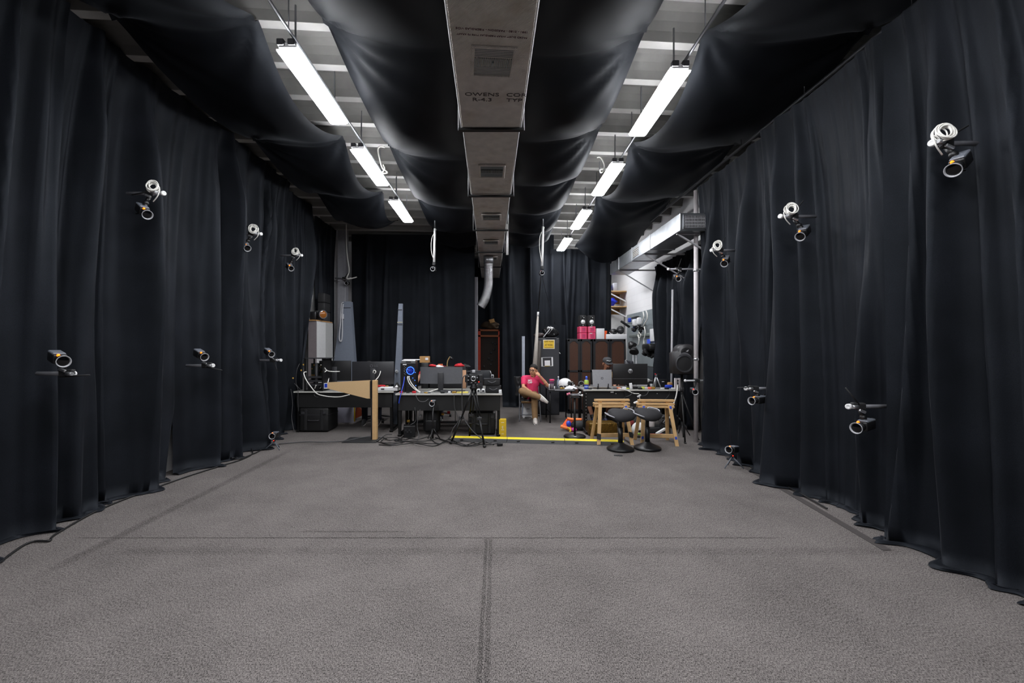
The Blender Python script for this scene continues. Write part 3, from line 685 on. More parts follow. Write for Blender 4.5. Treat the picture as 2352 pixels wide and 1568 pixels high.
# ------------------------------------------------------------------ shared colours
m_top = M('pale_desk_laminate', (200, 198, 192), 0.45)
m_top2 = M('grey_desk_top', (128, 127, 124), 0.45)
m_panel = M('black_desk_panel', (22, 22, 23), 0.6)
m_frame = M('black_steel', (18, 18, 19), 0.45, 0.3)
m_wood = M('pale_pine', (206, 168, 118), 0.6, var=0.18, scale=14)
m_ply = M('beige_board', (205, 172, 128), 0.75, var=0.06, scale=40)
m_kraft = M('brown_cardboard', (176, 134, 84), 0.8)
m_red = M('red_fabric', (196, 36, 46), 0.75)
m_blue = M('blue_plastic', (34, 66, 190), 0.4)
m_yellow = M('yellow_card', (212, 176, 34), 0.6)
m_paper = M('white_paper', (226, 226, 228), 0.7, var=0.04)
m_mgrey = M('mid_grey_plastic', (92, 92, 96), 0.45)
m_dgrey = M('dark_grey_plastic', (46, 46, 49), 0.5)
m_orange = M('orange_fabric', (236, 92, 36), 0.7)
def bx(name, label, cat, c, d, mat, bev=0.006, rot=None, group=None):
    """single-body thing standing with the middle of its underside at c"""
    c = Vector(c); mb = MB(); mb.box(c + Vector((0, 0, d[2] / 2)), d, rot, bev, 2); return solo(name, mb, mat, label, cat, c, group)
def cable(label, pts, r, mat, group, name='cable', sub=6):
    return solo(name, MB().tube(pts, r, 6, sub), mat, label, 'cable', pts[0], group)
def desk(label, x0, x1, yf, yb, h=0.75, panel=0.27, foot=True, group='work desks'):
    t = thing('desk', label, 'table', ((x0 + x1) / 2, (yf + yb) / 2, 0), group)
    MB().box(((x0 + x1) / 2, (yf + yb) / 2, h - 0.014), (x1 - x0, yb - yf, 0.028), bev=0.004).build('desktop', m_top2, t)
    MB().box(((x0 + x1) / 2, yf - 0.002, h - 0.014), (x1 - x0, 0.006, 0.026), bev=0.002).build('edge_band', m_top, t)
    MB().box(((x0 + x1) / 2, yf + 0.05, h - 0.03 - panel / 2), (x1 - x0 - 0.08, 0.018, panel), bev=0.003).build('modesty_panel', m_panel, t)
    for x in (x0 + 0.06, x1 - 0.06):
        for y in (yf + 0.08, yb - 0.08):
            MB().box((x, y, (h - 0.03) / 2 + 0.02), (0.05, 0.05, h - 0.07), bev=0.004).build('leg', m_frame, t)
        MB().box((x, (yf + yb) / 2, 0.025), (0.06, yb - yf - 0.06, 0.035), bev=0.006).build('foot_rail', m_frame, t)
    MB().box(((x0 + x1) / 2, yb - 0.1, h - 0.06), (x1 - x0 - 0.1, 0.04, 0.05)).build('rear_rail', m_frame, t)
    return t
desk('black panelled desk at far left, under the open computer and two monitors', -3.68, -1.86, 7.9, 8.66)
desk('black panelled desk left of the aisle, under the curved monitor', -1.74, 0.10, 7.5, 8.26)
desk('dark desk behind the curved monitor, where the person in red leans', -1.72, 0.02, 8.32, 9.02, panel=0.1)

def monitor(label, xc, Y, z0, z1, w, matb, stand=True, desk_z=0.75, logo=None, curve=0.0, stand_w=0.1, name='monitor', base=True, line=None, tilt=0.0):
    t = thing(name, label, 'monitor', (xc, Y, desk_z), 'computer monitors'); h = z1 - z0; zc = (z0 + z1) / 2
    mb = MB(); n = 14
    def yy(u): return Y + curve * (2 * u - 1) ** 2 * -1
    if curve:
        a = []
        for k in range(n + 1):
            u = k / n; a.append((xc - w / 2 + w * u, Y + curve * (1 - (2 * u - 1) ** 2) * -1, z0))
        back = [(x, y + 0.035, z) for x, y, z in reversed(a)]
        mb.prism(a + back, (0, 0, h))
    else: mb.box((xc, Y, zc), (w, 0.035, h), bev=0.008, seg=2)
    mb.build('screen_housing', matb, t)
    MB().box((xc, Y + 0.036 - (0 if not curve else curve * 0.5), zc), (w * 0.96, 0.004, h * 0.92)).build('screen', M('dark_screen', (14, 15, 18), 0.15), t)
    if stand:
        MB().box((xc, Y - 0.045 - curve, (desk_z + zc + h * 0.2) / 2 + 0.004), (stand_w, 0.04, zc + h * 0.2 - desk_z - 0.01), bev=0.008, seg=2).build('stand_column', m_dgrey, t)
    if base: MB().box((xc, Y - 0.02, desk_z + 0.009), (0.26, 0.2, 0.014), bev=0.005).build('stand_base', m_dgrey, t)
    if line: MB().box((xc, Y - 0.02, z0 + line), (w * 0.98, 0.004, 0.006)).build('trim_line', m_mgrey, t)
    if logo: logo(t)
    return t
m_mon = M('black_monitor_back', (24, 24, 26), 0.42)
m_mon2 = M('grey_monitor_back', (92, 93, 97), 0.45)
monitor('plain black monitor back on the far left desk, behind white cables', WX(770, 8.5), 8.5, WZ(874, 8.5), WZ(828, 8.5), 0.62, m_mon)
def lg(t):
    p = Vector((WX(858, 8.2), 8.2 - 0.02, WZ(840, 8.2)))
    mb = MB(); mb.text('LG', 0.06, front(p + Vector((0.05, 0, 0))), 0.001); mb.torus(p + Vector((-0.035, 0, 0)), (0, 1, 0), 0.024, 0.004); mb.build('logo', m_mgrey, t)
monitor('black monitor back with a round logo, beside the tan board stand', WX(857, 8.2), 8.2, WZ(882, 8.2), WZ(830, 8.2), 0.79, M('satin_black_monitor', (44, 44, 47), 0.4), logo=lg)
monitor('wide curved grey monitor back on the desk left of the aisle', WX(1013, 7.9), 7.94, WZ(881, 7.9), WZ(843, 7.9), 0.77, m_mon2, curve=0.06, stand_w=0.095)
monitor('small dark monitor back behind the film camera on the tripod', WX(1103, 8.12), 8.12, WZ(876, 8.12), WZ(850, 8.12), 0.37, M('slate_monitor', (40, 42, 46), 0.4))

# ------------------------------------------------------------------ open computer rig at far left
X0, Y0 = -3.32, 8.12
t = thing('open_computer', 'open-sided black computer with bare circuit boards on the far left desk', 'computer', (X0, Y0, 0.75))
for a in (-0.16, 0.16):
    for b in (-0.2, 0.2): MB().box((X0 + a, Y0 + b, 1.05), (0.02, 0.02, 0.6)).build('frame_post', m_frame, t)
MB().box((X0, Y0, 0.76), (0.34, 0.42, 0.02)).build('base_plate', m_frame, t)
MB().box((X0 + 0.02, Y0, 1.345), (0.42, 0.42, 0.014)).build('top_plate', m_dgrey, t)
MB().box((X0 + 0.158, Y0, 1.05), (0.012, 0.4, 0.58)).build('side_plate', m_black, t)
mb = MB(); mb.box((X0, Y0 + 0.02, 1.1), (0.28, 0.012, 0.3)); mth = mb.build('circuit_board', M('dark_circuit_board', (22, 30, 26), 0.4), t)
mb = MB(); rnd = random.Random(5)
for k in range(16): mb.box((X0 + rnd.uniform(-0.12, 0.1), Y0 + 0.005, 1.1 + rnd.uniform(-0.13, 0.13)), (rnd.uniform(0.01, 0.03), 0.02, rnd.uniform(0.01, 0.03)))
mb.build('chips', M('copper_chips', (176, 130, 62), 0.35, 0.6), mth)
for i, z in enumerate((0.86, 0.93, 1.0)): MB().box((X0, Y0 - 0.06, z), (0.29, 0.24, 0.035), bev=0.004).build('graphics_card', m_dgrey, t)
MB().box((X0 - 0.02, Y0 - 0.08, 0.81), (0.2, 0.2, 0.08), bev=0.004).build('power_supply', m_black, t)
mb = MB(); mb.torus((X0 + 0.02, Y0 - 0.06, 1.15), (0, 1, 0), 0.055, 0.01).cyl((X0 + 0.02, Y0 - 0.07, 1.15), (X0 + 0.02, Y0 - 0.05, 1.15), 0.02)
for k in range(7): mb.box((X0 + 0.02 + 0.035 * math.cos(k * 0.9), Y0 - 0.06, 1.15 + 0.035 * math.sin(k * 0.9)), (0.035, 0.004, 0.016), (0, -k * 0.9, 0))
mb.build('fan', m_black, t)
m_gold = M('brass_plug', (216, 170, 80), 0.3, 0.7)
for p in ((697, 837), (692, 850), (673, 868)): MB().cyl(W(p[0], p[1], 7.93), W(p[0], p[1], 7.97), 0.014).build('brass_plug', m_gold, t)
MB().cyl((WX(733, 8.1), 7.98, 0.76), (WX(733, 8.1), 7.98, 1.26), 0.03).build('support_tube', m_dgrey, t)
G = 'white cables on the far left desk'
cable('white cable hooked behind the monitor with the round logo', [W(857, 856, 8.13), W(858, 851, 8.12), W(862, 851, 8.12), W(863, 855, 8.12), W(860, 858, 8.13)], 0.009, m_cable_w, G)
cable('white cable rising from the post to the monitor with the round logo', [W(874, 852, 8.14), W(872, 860, 8.1), W(867, 868, 8.05), W(863, 873, 8.0), W(862, 890, 7.98), W(866, 896, 7.96)], 0.008, m_cable_w, G)
cable('white cable looping from the open computer down past the tan board', [W(704, 854, 7.86), W(698, 856, 7.8), W(702, 870, 7.76), W(714, 888, 7.76), W(727, 903, 7.78)] + [W(740, 908, 7.8), W(760, 911, 7.8), W(782, 911, 7.82), W(803, 906, 7.84)], 0.009, m_cable_w, G)
cable('white cable from the computer to the plain monitor back', [W(736, 838, 8.0), W(742, 839, 8.0), W(750, 850, 8.05), W(762, 853, 8.2), W(780, 853, 8.44)], 0.009, m_cable_w, G)
cable('white cable dropping behind the narrow end of the tan board', [W(751, 850, 8.05), W(743, 858, 8.0), W(740, 876, 8.0), W(737, 889, 8.0), W(728, 896, 7.98), W(723, 893, 7.95), W(726, 884, 7.92)], 0.008, m_cable_w, G)
cable('white cable hanging beside the blue and white box', [W(754, 856, 8.3), W(755, 870, 8.2), W(752, 881, 8.12)], 0.008, m_cable_w, G)
t = thing('small_box', 'small blue and white box at the narrow end of the tan board', 'box', W(748, 894, 8.0))
MB().box(W(749, 886, 8.0), (0.075, 0.06, 0.1), bev=0.004).build('carton', m_paper, t); MB().box(W(748.5, 885, 7.968), (0.05, 0.004, 0.07)).build('blue_label', m_blue, t)
for i, pts in enumerate(([W(676, 880, 7.88), W(684, 892, 7.86), W(684, 920, 7.86), W(686, 945, 7.9)], [W(668, 893, 7.9), W(672, 925, 7.86), W(670, 960, 7.8), W(676, 992, 7.7)], [W(735, 900, 7.86), W(722, 904, 7.86), W(724, 910, 7.86), W(731, 912, 7.86)], [W(688, 835, 7.95), W(682, 850, 7.9), W(680, 880, 7.9), W(690, 894, 7.88)])):
    cable(('thin black cable hanging in front of the far left desk panel', 'thin black cable at the extreme left end of the far left desk', 'short dark cable loop under the white cable at far left', 'thin dark cable arching left of the open computer')[i], pts, 0.005, m_cable_g, 'dark cables on the far left desk')
# white tray with odds and ends
t = thing('white_tray', 'white tray of small tools at the right end of the far left desk', 'tray', (WX(892, 7.95), 8.0, 0.75))
MB().box((WX(892, 7.95), 8.02, 0.785), (0.36, 0.24, 0.06), bev=0.006).build('tray_box', m_paper, t); MB().box((WX(879, 7.9), 7.897, 0.79), (0.06, 0.006, 0.02)).build('dark_slot', m_black, t)
t = thing('pliers', 'red-handled pliers lying on the white tray', 'tool', (WX(874, 7.95), 7.98, 0.815))
mb = MB(); mb.tube([(WX(866, 7.95), 7.98, 0.83), (WX(874, 7.95), 7.97, 0.845), (WX(884, 7.95), 7.98, 0.84)], 0.016); mb.build('handle', m_red, t)
MB().box((WX(888, 7.95), 7.98, 0.835), (0.05, 0.02, 0.02), bev=0.005).build('jaw', m_kraft, t)
t = thing('folded_shirt', 'folded black cloth with a white triangle beside the white tray', 'cloth', (WX(909, 7.9), 7.98, 0.815))
tri = [(WX(902, 7.9), 7.9, 0.82), (WX(918, 7.9), 7.9, 0.82), (WX(909, 7.9), 7.94, 0.9)]
MB().prism(tri, (0, 0.1, 0)).build('cloth', m_black2, t)
MB().prism([(WX(906, 7.88), 7.885, 0.825), (WX(914, 7.88), 7.885, 0.825), (WX(910.5, 7.88), 7.915, 0.868)], (0, 0.008, 0)).build('white_triangle', m_paper, t)
# objects behind
t = thing('tall_cabinet', 'tall white cabinet at the far left with equipment on top', 'cabinet', (-3.76, 9.3, 0))
m_cab = M('white_cabinet_paint', (196, 196, 196), 0.5)
MB().box((-3.765, 9.33, 1.05), (0.17, 0.84, 2.08), bev=0.004).build('carcass', M('shaded_cabinet_end', (112, 104, 106), 0.6), t)  # viewer-facing end coloured darker, shade put into the white cabinet's paint
MB().box((-3.672, 9.13, 1.05), (0.014, 0.44, 2.06), bev=0.002).build('side_panel', m_cab, t); MB().box((-3.672, 9.56, 1.05), (0.014, 0.4, 2.06), bev=0.002).build('side_panel', M('grey_cabinet_door', (160, 160, 158), 0.5), t)
MB().box((-3.78, 9.33, 2.1), (0.2, 0.88, 0.02)).build('top_edge', m_kraft, t)
pz = 2.11
t = thing('projector', 'black projector with an amber lens on top of the white cabinet', 'projector', (-3.76, 9.3, pz))
MB().box((-3.8, 9.15, pz + 0.09), (0.14, 0.3, 0.18), bev=0.02, seg=2).build('body', m_black, t)
MB().cyl((-3.78, 9.2, pz + 0.13), (-3.6, 9.05, pz + 0.12), 0.085, 0.09, 24).build('lens_tube', m_black, t)
d = Vector((0.18, -0.15, -0.01)).normalized(); mb = MB(); mb.lathe([(0, 0.02), (0.05, 0.015), (0.07, 0.004), (0.075, 0.002)], Vector((-3.6, 9.05, pz + 0.12)), d, 24); mb.build('amber_lens', M('amber_glass', (140, 84, 34), 0.12), t)
mb = MB(); mb.torus((-3.6, 9.05, pz + 0.12), d, 0.083, 0.008); mb.build('lens_rim', m_mgrey, t)
for z in (2.112, 2.314, 2.516):
    bx('black_case', 'black gear case stacked above the white cabinet, %s' % {2.112: 'lowest of three', 2.314: 'middle of three', 2.516: 'topmost of three'}[z], 'case', (-3.775, 9.55, z), (0.15, 0.34, 0.2), m_black2 if z > 2.2 else m_dgrey, 0.02, group='gear cases above the white cabinet')
# grey tapering stage pieces
m_gpaint = M('blue_grey_paint', (110, 117, 130), 0.6)
t = thing('tapered_column', 'broad grey tapering column with white tubing behind the far left desk', 'column', (-3.4, 9.96, 0))
Yc = 9.96
mb = MB(); tp, bt = WZ(692, Yc), 0.0
mb.prism([(WX(786.5, Yc), Yc, tp), (WX(805, Yc), Yc, tp), (WX(822.5, Yc), Yc, 0), (WX(748, Yc), Yc, 0)], (0, 0.16, 0)); mb.build('column', m_gpaint, t)
mb = MB(); z = WZ(706.5, Yc); mb.box((WX(796, Yc), Yc - 0.004, z), (0.19, 0.008, 0.012)); mb.build('seam', m_dgrey, t)
mb = MB(); mb.tube([W(789, 694, 9.9), W(784, 700, 9.9), W(782, 740, 9.9), W(779, 775, 9.9), W(783, 784, 9.9), W(786, 770, 9.9), W(786.5, 720, 9.9), W(788, 698, 9.9)], 0.014); mb.build('white_tubing', m_lgrey, t)
MB().box(W(787, 727, 9.92), (0.05, 0.06, 0.12), bev=0.01).build('latch', m_lgrey, t)
t = thing('tapered_post', 'tall grey tapering post between the two left desks', 'post', (WX(914, 8.72), 8.72, 0))
Yc = 8.75
mb = MB(); mb.prism([(WX(915.5, Yc), Yc, WZ(697, Yc)), (WX(924, Yc), Yc, WZ(697, Yc)), (WX(921, Yc), Yc, 0), (WX(900, Yc), Yc, 0)], (0, 0.08, 0)); mb.build('post', m_gpaint, t)
mb = MB()
for yy_, m_ in ((711, 0), (740, 1), (745, 0)): mb.m(m_).box((WX(918.5, Yc), Yc - 0.004, WZ(yy_, Yc)), (0.105 if yy_ > 720 else 0.085, 0.008, 0.012))
mb.build('band', [m_dgrey, M('cream_band', (190, 186, 160), 0.5)], t)
mb = MB(); mb.torus(W(911, 853, 8.7), (0.3, -1, 0.2), 0.026, 0.008).cyl(W(911, 853, 8.68), W(911, 853, 8.75), 0.018); mb.build('knob', m_alu, t)
bx('grey_post', 'slim pale grey post standing behind the man in pink', 'post', (WX(1202, 9.75), 9.75, 0), (0.065, 0.06, WZ(772, 9.75)), M('pale_blue_grey_paint', (146, 152, 164), 0.6), 0.004)
# tan board on its post
t = thing('board_stand', 'tan wedge-shaped board clamped to an upright wooden post', 'stand', (WX(860, 7.3), 7.3, 0))
MB().box((WX(861.5, 7.3), 7.3, WZ(873, 7.3) / 2), (0.072, 0.09, WZ(873, 7.3)), bev=0.003).build('wooden_post', m_wood, t)
MB().box((WX(854.5, 7.3), 7.305, WZ(873, 7.3) / 2), (0.026, 0.07, WZ(873, 7.3)), bev=0.003).build('black_edge', m_black2, t)
mb = MB(); mb.prism([W(752, 878, 7.25), W(850, 873, 7.25), W(850, 915, 7.25), W(843, 915, 7.25), W(752, 892, 7.25)], (0, 0.022, 0)); mb.build('board', m_ply, t)
MB().box((WX(851.5, 7.25), 7.262, WZ(894, 7.25)), (0.022, 0.04, 0.28)).build('clamp_strip', m_black, t)
bx('floor_mat', 'black rubber mat on the carpet under the wooden post', 'mat', (WX(832, 7.22), 7.25, 0.002), (0.56, 0.42, 0.008), m_black2, 0.002)

# ------------------------------------------------------------------ desk left of the aisle
t = thing('computer_tower', 'black computer tower with a blue glowing fan ring', 'computer', (WX(937, 7.8), 8.0, 0.75))
X0, Y0 = WX(937, 7.75), 7.75
MB().box((X0, Y0 + 0.13, 1.01), (0.27, 0.26, 0.52), bev=0.006).build('case', m_black, t)
mb = MB(); mb.torus(W(942.5, 851, 7.73), (0, 1, 0), 0.066, 0.006); mb.build('fan_ring', M('blue_glow', (60, 120, 255), 0.4, emit=1.5, var=0.0), t)
mb = MB()
for k in range(7):
    a = k * 2 * math.pi / 7; c = W(942.5, 851, 7.735); mb.box(c + Vector((0.033 * math.cos(a), 0, 0.033 * math.sin(a))), (0.05, 0.006, 0.024), (0.3, -a, 0))
mb.cyl(W(942.5, 851, 7.72), W(942.5, 851, 7.75), 0.015); mb.build('fan_blades', M('blue_fan', (26, 50, 170), 0.4, var=0.0), t)
MB().box(W(929.5, 837, 7.745), (0.065, 0.006, 0.018)).build('white_label', m_paper, t)
mb = MB(); rnd = random.Random(8)
for k in range(9): mb.box(W(930 + rnd.uniform(-2, 2), 842 + k * 2.2, 7.745), (0.014, 0.008, 0.01))
mb.build('ports', m_alu, t)
for k in range(4): MB().box(W(944, 872 + k * 5, 7.745), (0.12, 0.008, 0.02)).build('slot_plate', m_dgrey, t)
mb = MB()
for p in ((953.5, 855), (953, 873), (955, 885), (948, 868)): mb.ell(W(p[0], p[1], 7.735), 0.008, seg=8)
mb.build('blue_light', M('blue_glow', (60, 120, 255), 0.4), t)
t = thing('silver_drive', 'silver drive box lying on the computer tower with the blue fan', 'box', (WX(938, 7.8), 7.9, 1.27))
MB().box((WX(938.5, 7.8), 7.88, 1.293), (0.25, 0.2, 0.045), bev=0.006).build('casing', m_alu, t); MB().box((WX(938, 7.78), 7.778, 1.285), (0.09, 0.006, 0.02)).build('dark_slot', m_black, t)
bx('paper_folder', 'thin white folder lying across the silver drive box', 'folder', (WX(945, 7.85), 7.88, 1.316), (0.28, 0.14, 0.014), m_paper, 0.003)
bx('black_computer', 'plain black computer case directly behind the blue-lit tower', 'computer', (WX(976, 8.45), 8.62, 0.75), (0.14, 0.4, WZ(833, 8.45) - 0.75), m_black, 0.008)
t = thing('cardboard_box', 'small brown cardboard box with a white shipping label', 'box', (WX(974, 8.5), 8.6, WZ(833, 8.45)))
MB().box((WX(974, 8.5), 8.6, WZ(833, 8.45) + 0.062), (0.185, 0.18, 0.122), (0, 0, 0.05), bev=0.003).build('carton', m_kraft, t)
MB().box((WX(980, 8.5), 8.508, WZ(824, 8.5)), (0.055, 0.004, 0.045), (0, 0, 0.05)).build('shipping_label', m_paper, t)
t = thing('gooseneck_lamp', 'small brass gooseneck lamp behind the curved monitor', 'lamp', W(1028, 842, 8.7) )
dz = 0.75
MB().cyl((WX(1028, 8.7), 8.7, dz), (WX(1028, 8.7), 8.7, dz + 0.02), 0.06).build('base', m_black, t)
mb = MB(); mb.tube([(WX(1028, 8.7), 8.7, dz + 0.02), W(1027, 842, 8.7), W(1028, 830, 8.7), W(1031, 823, 8.7), W(1034, 819, 8.7)], 0.011); mb.build('neck', M('brass_neck', (206, 178, 120), 0.35, 0.5), t)
MB().cyl(W(1034, 819, 8.7), W(1039, 826, 8.7), 0.018, 0.03).build('lamp_head', m_black, t)
def pile(name, label, cat, px, py, Y, r, mat, group=None, base=0.75):
    c = W(px, py, Y); mb = MB(); rnd = random.Random(px); mb.ell(c, r, seg=14)
    for v in mb.bm.verts:
        n_ = noise.noise(v.co * 17.0 + Vector((px, 0, 0))); v.co += (v.co - c) * 0.75 * n_
        if v.co.z < base: v.co.z = base
    return solo(name, mb, mat, label, cat, (c.x, c.y, base), group)
m_stack = M('dark_case_fabric', (30, 29, 32), 0.8)
b = bx('black_case', 'long black gear case on the rear desk, under red cloth and tape', 'case', (WX(1030, 8.55), 8.62, 0.75), (0.72, 0.34, WZ(842, 8.5) - 0.75), m_stack, 0.02)
zt = WZ(842, 8.5)
pile('red_glove', 'crumpled red glove lying on the black gear case behind the monitor', 'glove', 1055, 840, 8.5, (0.09, 0.08, 0.045), m_red, base=zt)
pile('red_cloth', 'small red cloth at the left end of the black gear case', 'cloth', 993, 840, 8.5, (0.07, 0.06, 0.03), m_red, base=zt)
bx('orange_box', 'small orange box on the black gear case behind the monitor', 'box', (WX(1010, 8.5), 8.6, zt), (0.09, 0.08, 0.05), M('rust_orange_card', (190, 88, 50), 0.7))
pile('white_tape', 'white roll of tape beside the orange box behind the monitor', 'tape', 1009, 842, 8.45, (0.07, 0.05, 0.03), m_paper, base=zt)
pile('black_strap', 'tangle of black straps at the right end of the black gear case', 'strap', 1072, 843, 8.55, (0.09, 0.08, 0.05), m_black2, base=zt)
bx('tan_box', 'narrow tan box between the curved monitor and the film camera', 'box', (WX(1066, 8.4), 8.5, 0.75), (0.07, 0.12, WZ(850, 8.4) - 0.75), M('tan_card', (196, 150, 116), 0.7))
# film camera on a tall tripod
tc_ = Vector((WX(1088, 7.05), 7.05, 0.90))
t = thing('tripod', 'tall black tripod in front of the desk, carrying the film camera', 'tripod', (tc_.x, tc_.y, 0))
for p in ((WX(1113, 6.72), 6.72, 0.012), (WX(1036, 7.0), 6.98, 0.012), (WX(1078, 7.38), 7.38, 0.012)):
    p = Vector(p); d = (p - tc_)
    s_ = d.cross(Vector((0, 0, 1))).normalized() * 0.028
    for q in (-1, 1): MB().cyl(tc_ + s_ * q, tc_ + d * 0.55 + s_ * q * 0.7, 0.012, seg=8).build('leg_tube', m_frame, t)
    MB().cyl(tc_ + d * 0.5, p, 0.019, 0.015, 10).build('lower_leg', m_frame, t)
    MB().box(tc_ + d * 0.54, (0.075, 0.05, 0.05), bev=0.008).build('leg_lock', m_dgrey, t)
    MB().ell(p + Vector((0, 0, 0.012)), (0.03, 0.03, 0.022), seg=10).build('rubber_foot', m_black, t)
    MB().cyl(tc_ + d * 0.66, Vector((tc_.x, tc_.y, 0.32)), 0.008, seg=8).build('spreader', m_frame, t)
mb = MB(); mb.lathe([(0, 0), (0.06, 0.0), (0.065, 0.03), (0.04, 0.06), (0.05, 0.085), (0, 0.085)], tc_ - Vector((0, 0, 0.03))); mb.build('tripod_head', m_black, t)
MB().tube([tc_ + Vector((0.02, 0.03, 0.03)), tc_ + Vector((0.08, 0.2, 0.0)), tc_ + Vector((0.1, 0.3, -0.04))], 0.01).build('pan_handle', m_black, t)
cc = tc_ + Vector((0, 0, 0.06))
t = thing('film_camera', 'black film camera with a chrome lens ring, mounted on the tall tripod', 'camera', cc)
MB().box(cc + Vector((0, 0.05, 0.085)), (0.15, 0.2, 0.14), bev=0.012, seg=2).build('camera_body', m_black, t)
MB().box(cc + Vector((0, 0.02, 0.01)), (0.12, 0.14, 0.02), bev=0.004).build('base_plate', m_dgrey, t)
mb = MB(); mb.lathe([(0, 0), (0.05, 0), (0.05, 0.03), (0.042, 0.035), (0.042, 0.07), (0, 0.07)], cc + Vector((0, -0.045, 0.085)), (0, -1, 0)); mb.build('lens', m_black, t)
mb = MB(); mb.torus(cc + Vector((0, -0.115, 0.085)), (0, 1, 0), 0.034, 0.009); mb.build('lens_ring', m_alu, t)
MB().cyl(cc + Vector((0, -0.114, 0.085)), cc + Vector((0, -0.11, 0.085)), 0.028).build('lens_glass', m_glass, t)
MB().bar(cc + Vector((-0.12, 0, 0.195)), cc + Vector((0.12, 0, 0.2)), 0.02, 0.02, bev=0.004).build('top_rail', m_dgrey, t)
MB().box(cc + Vector((0.0, -0.01, 0.2)), (0.05, 0.05, 0.045), bev=0.006).build('white_sensor', m_lgrey, t)
for s in (-0.11, 0.11): MB().box(cc + Vector((s, 0.03, 0.08)), (0.06, 0.1, 0.12), bev=0.01).build('side_module', m_black2, t)
MB().ell(cc + Vector((0.085, -0.025, 0.03)), 0.009, seg=8).build('red_light', m_red_led, t)
mb = MB()
for q in ((-0.08, 0.12), (-0.085, 0.06), (0.03, 0.02), (-0.03, 0.02), (0.06, 0.1)): mb.box(cc + Vector((q[0], -0.052, q[1])), (0.022, 0.006, 0.01))
mb.build('buttons', m_lgrey, t)
mb = MB(); mb.tube([cc + Vector((-0.1, 0.0, 0.14)), cc + Vector((-0.17, -0.02, 0.1)), cc + Vector((-0.185, -0.03, -0.1)), cc + Vector((-0.18, -0.03, -0.45)), cc + Vector((-0.13, -0.04, -0.6)), cc + Vector((0.02, -0.1, -0.78)), cc + Vector((0.2, -0.14, -0.9)), cc + Vector((0.33, -0.2, -0.945))], 0.008); mb.build('power_cable', m_cable_g, t)
# black cases at the right end
zc = 0.75
for i, (lab, w) in enumerate((('black soft case at the right end of the desk, lower of two', 0.27), ('black soft case at the right end of the desk, upper of two', 0.285))):
    c = Vector((WX(1133 - 3 * i, 7.62), 7.68, zc)); t = thing('soft_case', lab, 'case', c, 'soft cases at the desk end')
    MB().box(c + Vector((0, 0, 0.06)), (w, 0.2, 0.12), bev=0.025, seg=3).build('case_body', m_black2, t)
    MB().box(c + Vector((0, 0, 0.118)), (w * 1.02, 0.21, 0.012), bev=0.005).build('zip_lid', m_dgrey, t)
    MB().tube([c + Vector((-0.07, -0.1, 0.085)), c + Vector((0, -0.115, 0.055)), c + Vector((0.07, -0.1, 0.085))], 0.006).build('handle', m_mgrey, t); zc += 0.126
t = thing('action_camera', 'tiny pale camera with an aerial on top of the black soft cases', 'camera', (WX(1131, 7.65), 7.68, zc))
MB().box((WX(1131, 7.65), 7.68, zc + 0.035), (0.05, 0.05, 0.06), bev=0.012, seg=2).build('body', m_lgrey, t); MB().cyl((WX(1131, 7.65), 7.65, zc + 0.035), (WX(1131, 7.65), 7.64, zc + 0.035), 0.018).build('lens', m_dgrey, t)
MB().cyl((WX(1129, 7.65), 7.68, zc + 0.06), (WX(1126, 7.65), 7.68, zc + 0.13), 0.006).build('aerial', m_lgrey, t)
for px, lab in ((1099, 'white cup-like gadget beside the tripod head, left one'), (1110, 'white cup-like gadget between the tripod head and the cases')):
    t = thing('white_gadget', lab, 'gadget', (WX(px, 7.6), 7.6, 0.75), 'white gadgets on the desk edge')
    MB().lathe([(0, 0), (0.034, 0), (0.034, 0.05), (0.026, 0.075), (0, 0.075)], (WX(px, 7.6), 7.6, 0.75)).build('shell', m_white, t); MB().cyl((WX(px, 7.6), 7.57, 0.79), (WX(px, 7.6), 7.562, 0.79), 0.018).build('dark_eye', m_dgrey, t)
bx('yellow_notebook', 'yellow notebook lying at the front edge of the desk', 'notebook', (WX(1062, 7.58), 7.62, 0.75), (0.2, 0.14, 0.018), M('pale_yellow_paper', (216, 196, 96), 0.7), 0.002)
bx('keyboard', 'black keyboard in front of the curved monitor stand', 'keyboard', (WX(1040, 7.75), 7.74, 0.75), (0.44, 0.13, 0.03), m_dgrey, 0.006)
bx('white_corner_box', 'small white box at the right corner of the desk', 'box', (WX(1149, 7.55), 7.56, 0.75), (0.05, 0.06, 0.06), m_paper)
G = 'cables of the blue-lit tower'
for k in range(2):
    cable('white cable curving from the blue-lit tower to the desk, %s' % ('inner one' if k else 'outer one'), [W(937 + 3 * k, 864, 7.71), W(936 + 3.5 * k, 868, 7.68), W(940 + 5 * k, 880, 7.66), W(952 + 4 * k, 893, 7.64), W(968, 903 - 1 * k, 7.62)], 0.0085, m_cable_w, G)
cable('blue cable hanging from the blue-lit tower over the desk edge', [W(929, 865, 7.7), W(927, 880, 7.6), W(922, 900, 7.46), W(918, 915, 7.44), W(916, 926, 7.44)], 0.008, m_blue, G)
cable('white cable lying towards the stand of the curved monitor', [W(972, 904, 7.6), W(990, 898, 7.66), W(1006, 893, 7.76)], 0.008, m_cable_w, G)
rnd = random.Random(77)
cl = (('red', m_red), ('silver', m_alu), ('black', m_black), ('grey', m_mgrey), ('white', m_paper), ('brass', m_gold))
spots = [(921, 'red', 'left of the blue cable'), (937, 'black', 'before the blue-lit tower'), (951, 'red', 'under the blue-lit tower'), (969, 'silver', 'where the white cables end'), (979, 'brass', 'left of the monitor stand'), (986, 'grey', 'near the left foot of the monitor stand'), (1017, 'black', 'right of the monitor stand'), (1023, 'grey', 'behind the keyboard edge'), (1032, 'white', 'left of the brass connector'), (1043, 'brass', 'above the hanging cable'), (1052, 'black', 'left of the yellow notebook')]
